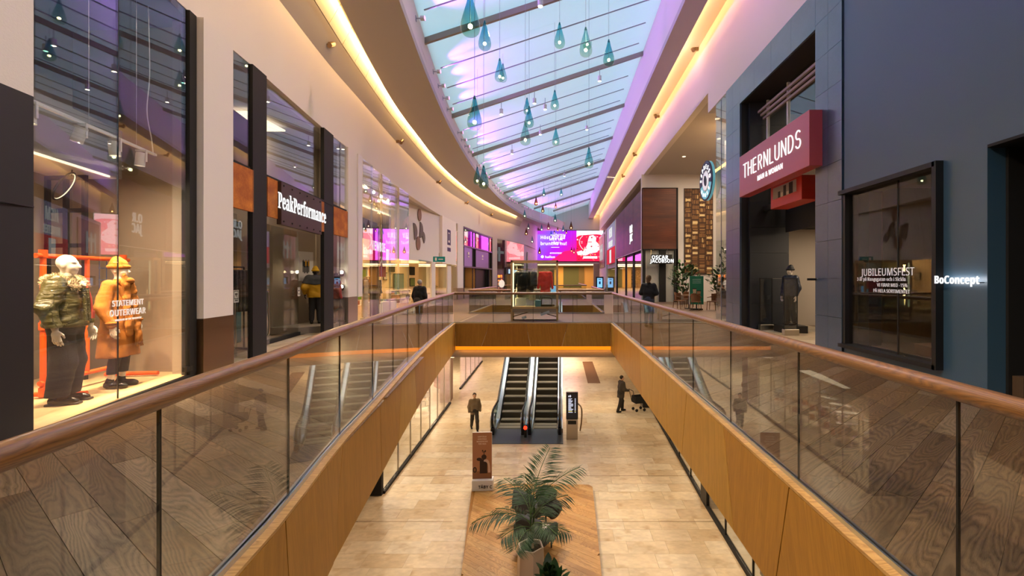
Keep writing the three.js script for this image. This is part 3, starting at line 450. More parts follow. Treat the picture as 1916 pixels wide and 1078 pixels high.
{ // white band with a soft cove over the window's back
  const x = (d) => wallL(d) - 1.2; struct('ceiling_display', flat([[x(3), 3], [x(7.6), 7.6], [x(7.6) - 1.1, 7.6], [x(3) - 1.1, 3]], 3.3, 3.42), G.white); struct('wall_display_upper', span(wallL(3) - 1.2, 3, wallL(7.6) - 1.2, 7.6, 3.3, 4.1, 0.06, -1), G.grey);
  const ls = solo('led_strip_light', span(wallL(3) - 1.17, 3, wallL(7.3) - 1.17, 7.3, 3.262, 3.29, 0.03), L.shop, 'bright white light line along the top of the mannequin window', 'light strip');
  rect(wallL(5) - 1.35, 3.25, 5, 0.3, 3.6, 'down', SHOP, 48, -0.3);
  struct('ceiling_display', flat([onL(2.2, -0.05), onL(7.7, -0.05), onL(8.3, -2.3), onL(2.2, -2.3)], 5.9, 6.03), G.dark);
}
{ // track with four white spotlights
  const a = [wallL(4.2) - 0.42, 4.2], b = [wallL(7.3) - 0.42, 7.3], y = 3.62, P = (t) => [a[0] + (b[0] - a[0]) * t, y, -(a[1] + (b[1] - a[1]) * t)];
  const tr = thing('light_track', 'white lighting track hanging in the mannequin window', 'light track', [0, 0, 0]); part(tr, 'rail', span(a[0], a[1], b[0], b[1], y - 0.018, y + 0.018, 0.035), G.whiteMetal);
  for (const t of [0.1, 0.55, 0.85]) part(tr, 'hanger', rod(P(t), [P(t)[0], 5.9, P(t)[2]], 0.004), G.steel);
  part(tr, 'power_cord', tube([P(0.98), [P(0.98)[0] - 0.03, y + 0.25, P(0.98)[2]], [P(0.93)[0], y + 0.6, P(0.93)[2]], [P(0.95)[0], y + 1.2, P(0.95)[2]], [P(0.94)[0], 5.9, P(0.94)[2]]], 0.008), G.whiteMetal);
  const tilt = [0.05, -0.3, 0.1, -0.1], names = ['leftmost of the four on the track', 'second from the left, tilted, on the track', 'third from the left on the track', 'rightmost on the track, nearest the cord'];
  [0.27, 0.5, 0.7, 0.88].forEach((t, i) => { const p = P(t), s = thing('track_spotlight', 'white cylinder spotlight in the mannequin window, ' + names[i], 'spotlight', [p[0], y - 0.018, p[2]], 0.25, 'track spotlights in the mannequin window'); part(s, 'bracket', merge(box(0.12, 0.03, 0.03, 0, -0.015, 0), box(0.014, 0.18, 0.03, 0.075, -0.09, 0)), G.whiteMetal); const can = part(s, 'housing', merge(new THREE.CylinderGeometry(0.062, 0.062, 0.2, 24, 1, true), new THREE.CylinderGeometry(0.062, 0.062, 0.005, 24).translate(0, 0.1, 0)).rotateZ(tilt[i]).translate(0, -0.15, 0), G.whiteMetal); part(can, 'lamp', cyl(0.05, 0.05, 0.01, 20, 0, -0.09).rotateZ(tilt[i]).translate(0, -0.15, 0), L.shop); });
  spot(P(0.27)[0] + 0.05, 3.35, 5.0, -6.25, 1.0, 5.8, 0xffd8ac, 60, 0.45); spot(P(0.5)[0] + 0.05, 3.35, 5.7, -6.35, 0.9, 6.5, 0xffd8ac, 60, 0.45); spot(P(0.7)[0], 3.35, 6.4, -6.1, 0.2, 6.1, 0xffd8ac, 55, 0.5); spot(P(0.88)[0], 3.35, 7.0, -6.3, 0.2, 6.8, 0xffd8ac, 55, 0.5);
}
{ // black grid frame and hoop lamp
  const g = thing('display_grid', 'tall black metal grid frame behind the mannequins at the left of the window', 'display frame', [-7.8, 0.055, -7.15], -0.12), b = (x0, x1, y0, y1) => box(x1 - x0, y1 - y0, 0.05, (x0 + x1) / 2, (y0 + y1) / 2, 0);
  for (const x of [-0.34, 0.0, 0.34]) part(g, 'upright', b(x - 0.03, x + 0.03, 0, 3.2), G.frame); for (const y of [0.7, 1.4, 2.1, 2.65, 3.17]) part(g, 'crossbar', b(-0.37, 0.37, y - 0.03, y + 0.03), G.frame);
  const h = thing('hoop_lamp', 'slanted round hoop lamp hanging above the grid frame', 'lamp', [-7.5, 3.03, -6.85]), tilt = new THREE.Quaternion().setFromUnitVectors(V(0, 0, 1), V(0.75, -0.45, -0.48).normalize()); part(h, 'hoop', new THREE.TorusGeometry(0.23, 0.014, 10, 48).applyQuaternion(tilt), G.frame); part(h, 'led', new THREE.TorusGeometry(0.219, 0.007, 8, 48).applyQuaternion(tilt), L.shop); part(h, 'hanger', rod([0, 0.18, -0.1], [0.02, 0.36, -0.1], 0.008), G.frame);
}
{ // orange pipe frame
  const r = thing('pipe_rack', 'orange painted pipe frame standing behind the two mannequins', 'display rack', [-6.85, 0.055, -6.0], Math.atan2(1.3, -0.2)), W = 1.32;
  for (const [x, y] of [[0, 0], [W, 0]]) part(r, 'post', merge(rod([x, 0.06, 0], [x, 1.92, 0], 0.032, 14), cyl(0.045, 0.045, 0.1, 14, x, 1.86), cyl(0.045, 0.045, 0.1, 14, x, 0.9), rod([x, 0.95, 0], [x, 0.95, 0.12], 0.03, 12)), G.orange);
  part(r, 'post', rod([0.66, 0.2, 0.0], [0.66, 1.88, 0], 0.028, 14), G.orange); part(r, 'top_rail', rod([-0.1, 1.88, 0], [W + 0.1, 1.88, 0], 0.032, 14), G.orange); part(r, 'bottom_rail', rod([-0.05, 0.2, 0], [W + 0.05, 0.2, 0], 0.032, 14), G.orange);
  for (const x of [0, W]) part(r, 'foot', merge(rod([x, 0.05, -0.25], [x, 0.05, 0.5], 0.032, 14), cyl(0.045, 0.045, 0.12, 14, x, 0.02)), G.orange);
  for (let i = 0; i < 4; i++) part(r, 'mesh_wire', merge(rod([0.85, 1.2 + i * 0.18, 0], [1.28, 1.2 + i * 0.18, 0], 0.005), rod([0.87 + i * 0.13, 1.1, 0], [0.87 + i * 0.13, 1.85, 0], 0.005)), std({ color: 0x23406f, roughness: 0.5 }));
}
{ // the two mannequins
  const satin = phy({ color: 0x4f4a26, roughness: 0.36, sheen: 0.5, sheenRoughness: 0.4, bumpMap: T.crease, bumpScale: 0.012 });
  const A = figure('mannequin', 'bald mannequin in an olive bomber jacket with a fur collar and black trousers', 'mannequin', [-6.3, 0.055, -5.77], 1.95, { mannequin: true, cell: 0.014, headCell: 0.006, pose: { el: [[0.31, 1.15, -0.02], [-0.32, 1.15, -0.02]], wr: [[0.31, 0.9, 0.09], [-0.33, 0.9, 0.07]] }, legMat: std({ color: 0x0c0c0e, roughness: 0.8, bumpMap: T.wool, bumpScale: 0.002 }), legR: 0.022, legWide: 0.03, coat: { hem: 0.98, bottom: 0.93, flare: 0.012, sleeve: 0.75, cuff: 0.12, wob: 0.02, freq: 13, k: 0.025 }, coatR: 0.045, coatMat: satin, coatCell: 0.009, shoeMat: std({ color: 0x0d0b0a, roughness: 0.22 }), sole: G.black });
  const t = A.t; t.scale.setScalar(1.06);
  const fur = [], r = rng(21); for (let i = 0; i < 2200; i++) { const a = r() * 6.283, b = r() * 6.283, R = 0.145, q = 0.048 + r() * 0.02, c = [Math.sin(a) * (R + q * Math.cos(b)), 1.475 + q * Math.sin(b) - 0.05 * Math.cos(a) * (Math.cos(a) > 0 ? 1.6 : -0.6), Math.cos(a) * (R * 0.85 + q * Math.cos(b)) + 0.0], n = V(Math.sin(a) * Math.cos(b) + r() - 0.5, Math.sin(b) + r() - 0.5, Math.cos(a) * Math.cos(b) + r() - 0.5).normalize().multiplyScalar(0.045); if (Math.cos(a) > 0.93) continue; fur.push(new THREE.ConeGeometry(0.006, 0.036, 4, 1).translate(0, 0.018, 0).applyQuaternion(new THREE.Quaternion().setFromUnitVectors(V(0, 1, 0), n.clone().normalize())).translate(...c)); }
  const fc = part(t, 'fur_collar', merge(net(wob(join(Array.from({ length: 14 }, (_, i) => { const a = 0.4 + i / 13 * 5.48; return ell([Math.sin(a) * 0.145, 1.475 - 0.05 * Math.cos(a) * (Math.cos(a) > 0 ? 1.6 : -0.6), Math.cos(a) * 0.125], [0.05, 0.05, 0.05]); }), 0.03), 0.02, 30), [-0.27, 1.3, -0.25], [0.27, 1.66, 0.25], 0.012), metre(merge(fur))), std({ color: 0xb9a684, roughness: 0.95 }), 'cream coloured fur collar');
  part(t, 'placket', merge(rod([0.02, 1.38, 0.185], [0.02, 0.98, 0.2], 0.022, 8), rod([-0.03, 1.38, 0.18], [-0.03, 0.98, 0.198], 0.018, 8)), satin); part(t, 'waistband', metre(new THREE.TorusGeometry(0.165, 0.034, 10, 48).rotateX(Math.PI / 2).scale(1.28, 1.2, 0.95).translate(0, 0.95, 0)), satin);
  part(t, 'lanyard', merge(tube([[0.05, 1.42, 0.16], [0.06, 1.25, 0.2], [0.055, 1.08, 0.215]], 0.012, 16, 6), box(0.05, 0.09, 0.012, 0.055, 1.05, 0.226)), std({ color: 0xb03a30, roughness: 0.6 }), 'red and white woven lanyard');
  const wool = std({ color: 0x9a5c16, roughness: 0.95, bumpMap: T.wool, bumpScale: 0.003 });
  const B = figure('mannequin', 'mannequin in a long mustard wool coat, fringed scarf and ribbed beanie', 'mannequin', [-6.46, 0.055, -6.62], 1.8, { mannequin: true, cell: 0.014, headCell: 0.006, pose: { el: [[0.27, 1.13, -0.03], [-0.29, 1.13, -0.02]], wr: [[0.25, 0.9, 0.08], [-0.28, 0.89, 0.1]] }, legMat: std({ color: 0x100e0e, roughness: 0.8 }), legR: 0.004, legEnd: 0.2, coat: { hem: 0.46, flare: 0.04, sleeve: 0.7, cuff: 0.05, cuffr: 0.6, wob: 0.012, freq: 8, k: 0.03 }, coatR: 0.03, coatMat: wool, coatName: 'coat', coatCell: 0.01, hat: std({ color: 0xa8650f, roughness: 0.95, bumpMap: T.knit, bumpScale: 0.004 }) });
  B.t.scale.setScalar(1.03);
  const sc = (x, y) => [x, y, 0.17 + (1.45 - y) * 0.07];
  part(B.t, 'scarf', merge(metre(new THREE.TorusGeometry(0.1, 0.045, 12, 40).rotateX(Math.PI / 2 - 0.35).scale(1.1, 1, 1).translate(0, 1.47, 0.03)), ...[[0.09, 0.7, 0.19], [-0.075, 0.84, 0.178]].map(([x, y, z]) => net(wob(join([0, 1, 2, 3, 4].map((i) => ell([x * (1 - i * 0.05), y + i * 0.16, z - i * 0.016], [0.075, 0.12, 0.028])), 0.04), 0.014, 16, x * 40), [x - 0.13, y - 0.16, z - 0.16], [x + 0.13, y + 0.82, z + 0.08], 0.011))), wool);
  const fr = []; for (let i = 0; i < 14; i++) fr.push(rod([0.02 + i * 0.0105, 0.69, 0.19], [0.015 + i * 0.0115, 0.56, 0.195 + 0.01 * (i % 3)], 0.006, 5, 0.004)); part(B.t, 'scarf_fringe', metre(merge(fr)), wool);
  part(B.t, 'lapel', merge(rod([0.13, 1.42, 0.1], [0.06, 1.0, 0.17], 0.035, 10, 0.02), rod([-0.13, 1.42, 0.1], [-0.06, 1.0, 0.17], 0.035, 10, 0.02)), wool); for (const s of [1, -1]) part(B.t, 'sleeve_cuff', metre(new THREE.TorusGeometry(0.056, 0.017, 10, 24).rotateX(Math.PI / 2).translate(...B.p.wr[s > 0 ? 0 : 1].map((v, i) => v + [0, 0.035, -0.005][i]))), wool);
}
{ // lettering printed on the window
  const m = std({ color: 0xe9e6ea, roughness: 0.6, emissive: 0xffffff, emissiveIntensity: 0.12 });
  const put = (s, size, d, y) => { const o = solo('window_lettering', letters(s, size, 0.004), m, `white printed words ${s.toLowerCase()} on the mannequin window glass`, 'lettering'); lineUp(o, d, 0.02, y); return o; };
  put('STATEMENT', 0.078, 6.14, 1.31); put('OUTERWEAR', 0.085, 6.14, 1.185); put('WARMING UP THE WARDROBE', 0.026, 6.14, 1.09);
}
// white column with a steel foot
const column = (d0, d1, off, foot, name, sm = G.steel) => { struct(name, span(wallL(d0) + off, d0, wallL(d1) + off, d1, foot, 6.03, 0.3 + off, -1), G.white); struct(name, span(wallL(d0) + off + 0.006, d0 - 0.01, wallL(d1) + off + 0.006, d1 + 0.01, 0, foot, 0.32 + off, -1), sm); };
column(7.64, 8.5, 0.14, 0.96, 'column_2', G.bronze);
// shop 2: steel posts, rusty band, sign
{
  const s2 = struct('window_2'), Y0 = 3.0, Y1 = 3.86;
  for (const [a, b] of [[9.3, 9.86], [13.2, 13.92]]) struct('column_3', span(wallL(a) + 0.05, a, wallL(b) + 0.05, b, 0, 6.03, 0.1, -1), G.frame);
  part(s2, 'transom', span(...onL(8.5, 0.02), ...onL(15.1, 0.02), Y1, Y1 + 0.06, 0.1, -1), G.frame);
  pane(s2, 8.52, 9.32, Y1 + 0.05, 6.0); pane(s2, 9.9, 13.22, Y1 + 0.05, 6.0, -0.1); pane(s2, 13.95, 14.55, Y1 + 0.05, 6.0); pane(s2, 14.57, 15.1, Y1 + 0.05, 6.0); pane(s2, 8.52, 9.32, 0.03, Y0); pane(s2, 13.95, 15.1, 0.03, Y0);
  pane(s2, 10.9, 13.2, 0.1, Y0, -0.7); part(s2, 'glass_joint', span(...onL(14.55), ...onL(14.57), 0.03, 6, 0.018), G.seal);
  const c = (a, b, l) => { const o = solo('rust_panel', span(...onL(a, 0.05), ...onL(b, 0.05), Y0, Y1, 0.05, -1), G.corten, l, 'metal panel', null); return o; };
  c(8.52, 9.33, 'rust-brown steel panel left of the first black post, above a door'); c(9.9, 10.36, 'narrow rust-brown steel strip between black post and shop sign'); c(12.86, 13.22, 'narrow rust-brown strip at the right end of the shop sign'); c(13.95, 15.1, 'rust-brown steel panel right of the second black post');
  const sg = thing('shop_sign', 'dark brown metal shop sign with white glowing serif name on the rusty band', 'sign', [0, 0, 0]); part(sg, 'board', span(...onL(10.39, 0.12), ...onL(12.83, 0.12), Y0 - 0.12, Y1, 0.1, -1), std({ color: 0x3a241d, roughness: 0.55 }));
  const lt = part(sg, 'sign_letters', letters('PeakPerformance', 0.36, 0.008, 'serif_bold', 0.66), L.letter); lineUp(lt, 11.65, 0.14, 3.42);
  for (let i = 0; i < 6; i++) for (const y of [Y0 - 0.04, Y1 - 0.08]) { const d = 10.5 + i * 0.44; part(sg, 'rivet', new THREE.SphereGeometry(0.022, 8, 6).translate(wallL(d) + 0.125, y, -d), G.frame); }
  struct('trim_4', span(...onL(13.95, 0.03), ...onL(15.9, 0.03), 0, 0.05, 0.1, -1), G.frame); struct('trim_5', span(...onL(10.8, -0.66), ...onL(13.25, -0.66), 0.0, 0.09, 0.12, -1), G.frame);
  // inside
  struct('floor_riser', flat([[-8.6, 13.3], [wallL(13.3) - 0.75, 13.3], [wallL(14) - 0.1, 14.0], [wallL(15.1) - 0.1, 15.1], [-8.25, 15.3]], 0, 0.2), G.greige);
  struct('wall_display', span(-9.1, 11.2, -8.27, 15.25, 0, 6.03, 0.1, -1), std({ color: 0xa89880, roughness: 0.8 })); struct('wall_dark_upper', span(wallL(9.6) - 1.1, 9.6, wallL(12) - 1.3, 12.2, 3.95, 5.6, 0.1), G.black); struct('wall_dark_lower', span(wallL(8.6) - 2.2, 9.6, wallL(10.4) - 2.5, 11, 0, 6.03, 0.1), std({ color: 0x57493c, roughness: 0.7 }));
  const ps = thing('wall_poster', 'white poster of a small group of people in black and yellow jackets', 'poster', [-8.335, 2.04, -14.8], 1.37); part(ps, 'sheet', box(0.62, 0.95, 0.02), std({ color: 0xd8d4cc, roughness: 0.6 }));
  part(ps, 'print', new THREE.PlaneGeometry(0.58, 0.9).translate(0, 0, 0.012), std({ roughness: 0.6, map: canvasTex(256, 400, (q, w, h) => { q.fillStyle = '#d9d5cc'; q.fillRect(0, 0, w, h); const cl = ['#23262a', '#1c1c1e', '#d8a01c', '#2b2f33', '#b98516']; for (let i = 0; i < 5; i++) { const x = 72 + i * 26, y = 110 + (i % 2) * 16; q.fillStyle = '#8c6d55'; q.beginPath(); q.arc(x, y, 8, 0, 7); q.fill(); q.fillStyle = cl[i]; q.fillRect(x - 14, y + 8, 28, 80); q.fillStyle = '#17181a'; q.fillRect(x - 12, y + 86, 10, 90); q.fillRect(x + 2, y + 86, 10, 90); } }) }));
  const mt = thing('photo_banner', 'tall glowing photo banner of a sunset behind a teal jacket, left of the door', 'banner', [wallL(10.15) - 1.25, 0, -10.75], 1.72); part(mt, 'panel', rbox(0.5, 2.9, 0.05, 0.01, 0, 1.55, 0), G.frame); part(mt, 'print', new THREE.PlaneGeometry(0.48, 2.86).translate(0, 1.55, 0.028), std({ roughness: 0.7, map: canvasTex(128, 512, (q, w, h) => { const g = q.createLinearGradient(0, 0, 0, h); g.addColorStop(0, '#7f9a86'); g.addColorStop(0.4, '#e0a055'); g.addColorStop(0.55, '#d9863f'); g.addColorStop(0.56, '#3c6a70'); g.addColorStop(1, '#1f4a52'); q.fillStyle = g; q.fillRect(0, 0, w, h); }) }));
  const tealM = phy({ color: 0x1f7a80, roughness: 0.45, bumpMap: T.crease, bumpScale: 0.02 });
  for (const [x, d, y, s] of [[-8.05, 10.6, 1.05, 1], [-8.0, 10.5, 0.35, 0.9]]) { const p = pose(); solo('puffer_jacket', coat(p, 0.06, { hem: 0.9, wob: 0.03, freq: 14, seed: y }, 0.02).translate(0, -0.95, 0), tealM, y > 0.7 ? 'shiny teal quilted jacket hanging upright before the sunset banner' : 'shiny teal quilted jacket lying folded low under the banner', 'jacket', null, [x, y, -d], 1.4).scale.set(s, y > 0.7 ? 1 : 0.75, s); }
  const door = (d0, d1, off, l) => { const o = thing('glass_door', l, 'door'); part(o, 'glass_leaf', span(wallL(d0) + off, d0, wallL(d1) + off, d1, 0.03, 2.95, 0.014), G.shopglass); const q = span(0, 0, 0.001, 0, 0, 1, 0.001), x = wallL(d1) + off + 0.05; part(o, 'handle', tube([[x - 0.04, 1.32, -d1 + 0.12], [x, 1.32, -d1 + 0.12], [x, 1.3, -d1 + 0.12], [x, 0.9, -d1 + 0.12], [x, 0.3, -d1 + 0.12], [x - 0.04, 0.28, -d1 + 0.12]], 0.018, 40, 10), G.steel); return o; };
  door(8.6, 9.25, -0.25, 'glass shop door with a long steel handle under the first rust panel'); door(10.0, 11.0, -0.45, 'glass shop door with a long steel handle left of the yellow mannequin');
  const st = std({ roughness: 0.5, map: canvasTex(96, 128, (q, w, h) => { q.fillStyle = '#eceae4'; q.fillRect(0, 0, w, h); q.strokeStyle = '#22252c'; q.lineWidth = 7; q.strokeRect(12, 10, 72, 80); q.fillStyle = '#15171c'; q.fillRect(26, 32, 44, 18); q.fillRect(34, 50, 20, 8); q.fillRect(46, 56, 10, 18); q.fillRect(20, 102, 56, 10); }) });
  for (const [d, off, y, l] of [[9.12, -0.2, 1.28, 'small white camera-warning sticker on the left glass door'], [13.06, -0.64, 1.26, 'small white camera-warning sticker on the glass before the yellow jacket']]) { const o = solo('warning_sticker', new THREE.PlaneGeometry(0.17, 0.25), st, l, 'sticker'); lineUp(o, d, off + 0.02, y); }
  const ym = figure('mannequin', 'mannequin in a yellow and grey ski jacket and yellow cap seen from behind', 'mannequin', [-7.86, 0.2, -14.5], 3.6, { mannequin: true, skin: G.dark, pose: { el: [[0.3, 1.16, -0.1], [-0.3, 1.16, -0.1]], wr: [[0.3, 0.98, 0.06], [-0.3, 0.98, 0.06]] }, legMat: G.dark, coat: { hem: 0.86, wob: 0.015, freq: 12 }, coatR: 0.06, coatMat: std({ color: 0xc79a12, roughness: 0.55 }), hat: std({ color: 0xc9a01a, roughness: 0.9 }) });
  part(ym.t, 'jacket_yoke', net((x, y, z) => Math.max(coatField(pose({ el: [[0.3, 1.16, -0.1], [-0.3, 1.16, -0.1]], wr: [[0.3, 0.98, 0.06], [-0.3, 0.98, 0.06]] }), 0.083, { hem: 0.86 })(x, y, z), 1.24 - y + 0.15 * Math.abs(x)), [-0.5, 1.1, -0.4], [0.5, 1.62, 0.4], 0.016), std({ color: 0x3a3c40, roughness: 0.6 }), 'dark grey shoulders of the jacket');
  figure('mannequin', 'mannequin in a red and dark sport jacket stepping behind the second black post', 'mannequin', [-7.32, 0.2, -14.74], 2.4, { mannequin: true, skin: G.dark, pose: { stride: 0.5 }, legMat: G.dark, coat: { hem: 0.88, wob: 0.012 }, coatR: 0.045, coatMat: std({ color: 0x8c2f2a, roughness: 0.6 }), hands: false }).t.scale.setScalar(0.92);
  for (const [y, l] of [[1.85, 'upper of two dazzling bare spotlights on a stand'], [1.38, 'lower of two dazzling bare spotlights on a stand']]) { const o = thing('window_spotlight', l + ' in the window before the white pillar', 'spotlight', [wallL(15.08) - 0.1, y, -15.08]); part(o, 'housing', cyl(0.07, 0.09, 0.14, 16).rotateX(Math.PI / 2 + 0.5), G.black); part(o, 'lamp', new THREE.SphereGeometry(0.055, 16, 12).translate(0.03, 0.0, 0.16), L.spark); spot(wallL(15) - 0.2, y, 14.7, -4, 0.3, 8, 0xffd8a0, 14, 0.7); }
  const sp = thing('spotlight_stand', 'thin black stand that carries the two dazzling spotlights', 'stand', [wallL(15.1) - 0.11, 0, -15.12]); part(sp, 'pole', cyl(0.015, 0.015, 1.75, 8, 0, 0.2), G.black); part(sp, 'base', cyl(0.1, 0.09, 0.02, 20, 0, 0.2), G.black);
  const rk = thing('shelf_stack', 'low stack of folded beige garments inside the left glass door', 'garments', [wallL(9.0) - 1.15, 0, -9.55]); for (let i = 0; i < 6; i++) part(rk, 'folded_garment', rbox(0.46 + rr(-0.03, 0.03), 0.09, 0.5, 0.035, rr(-0.02, 0.02), 0.3 + i * 0.088, 0), [G.greige, G.dark, G.soffit][i % 3]); part(rk, 'table', merge(rbox(0.7, 0.05, 0.7, 0.01, 0, 0.23, 0), ...[-1, 1].map((s) => box(0.05, 0.21, 0.6, s * 0.3, 0.105, 0))), G.frame);
  const rail = thing('clothes_rail', 'black clothes rail with dark coats inside the left glass door', 'clothes rail', [wallL(9.2) - 1.05, 0, -10.25], 1.4); part(rail, 'frame', merge(rod([-0.28, 0, 0], [-0.28, 1.9, 0], 0.018), rod([0.28, 0, 0], [0.28, 1.9, 0], 0.018), rod([-0.28, 1.9, 0], [0.28, 1.9, 0], 0.018), box(0.06, 0.04, 0.4, -0.28, 0.02, 0), box(0.06, 0.04, 0.4, 0.28, 0.02, 0)), G.frame);
  for (let i = 0; i < 5; i++) part(rail, 'coat', rbox(0.09, 0.95, 0.42, 0.04, -0.2 + i * 0.1, 1.36, 0), [G.dark, G.black, std({ color: 0x2b2620, roughness: 0.8 })][i % 3]);
}
// white pillar with a steel foot, edge of shop 3
column(15.12, 16.0, 0.06, 1.02, 'column_4');
struct('trim_6', span(...onL(15.96, 0.1), ...onL(16.4, 0.1), 1.0, 6.03, 0.08, -1), G.whiteMetal);
// ---- garments
function garment(parent, name, mat, w, h, x, y, z, turn = 0, sleeves = true) {   // hanging top, shoulders at y
  const l = [ell([0, y - 0.05, 0], [w * 0.42, 0.05, 0.06]), cap([w * 0.2, y - 0.12, 0], [w * 0.22, y - h, 0], 0.085), cap([-w * 0.2, y - 0.12, 0], [-w * 0.22, y - h, 0], 0.085), cap([0, y - 0.2, 0], [0, y - h, 0], 0.1)];
  if (sleeves) l.push(cap([w * 0.42, y - 0.08, 0], [w * 0.56, y - h * 0.78, 0.03], 0.065, 0.05), cap([-w * 0.42, y - 0.08, 0], [-w * 0.56, y - h * 0.78, 0.03], 0.065, 0.05));
  const g = net(cut(wob(join(l, 0.05), 0.018, 11, x * 9), y - h - 0.01), [-w * 0.75, y - h - 0.06, -0.18], [w * 0.75, y + 0.06, 0.2], 0.02); return part(parent, name, g.rotateY(turn).translate(x, 0, z), mat);
}
function shelfUnit(label, pos, turn, w, h, rows, cols, mat, tones, seed) {
  const t = thing('shelf_unit', label, 'shelf', pos, turn), r = rng(seed); for (let i = 0; i <= cols; i++) part(t, 'upright', box(0.03, h, 0.35, -w / 2 + w * i / cols, h / 2, 0), mat);
  for (let j = 0; j <= rows; j++) part(t, 'board', box(w, 0.03, 0.35, 0, 0.02 + (h - 0.04) * j / rows, 0), mat); part(t, 'back', box(w, h, 0.015, 0, h / 2, -0.18), mat);
  for (let j = 0; j < rows; j++) for (let i = 0; i < cols; i++) { const W = w / cols, H = h / rows, n = 1 + Math.floor(r() * 3); for (let k = 0; k < n; k++) { const hh = H * (0.35 + 0.45 * r()); part(t, 'goods', rbox(W * 0.8 / n, hh, 0.24, 0.015, -w / 2 + W * (i + 0.15 + 0.75 * (k + 0.5) / n), 0.035 + (h - 0.04) * j / rows + hh / 2, 0), tones[Math.floor(r() * tones.length)]); } }
  return t;
}
const TONES = [0xd8cdb8, 0x8a9a6a, 0xb98a4a, 0x4f7f86, 0x7c4a34, 0xe4dcc8, 0x55606c, 0xc8763c].map((c) => std({ color: c, roughness: 0.7 }));
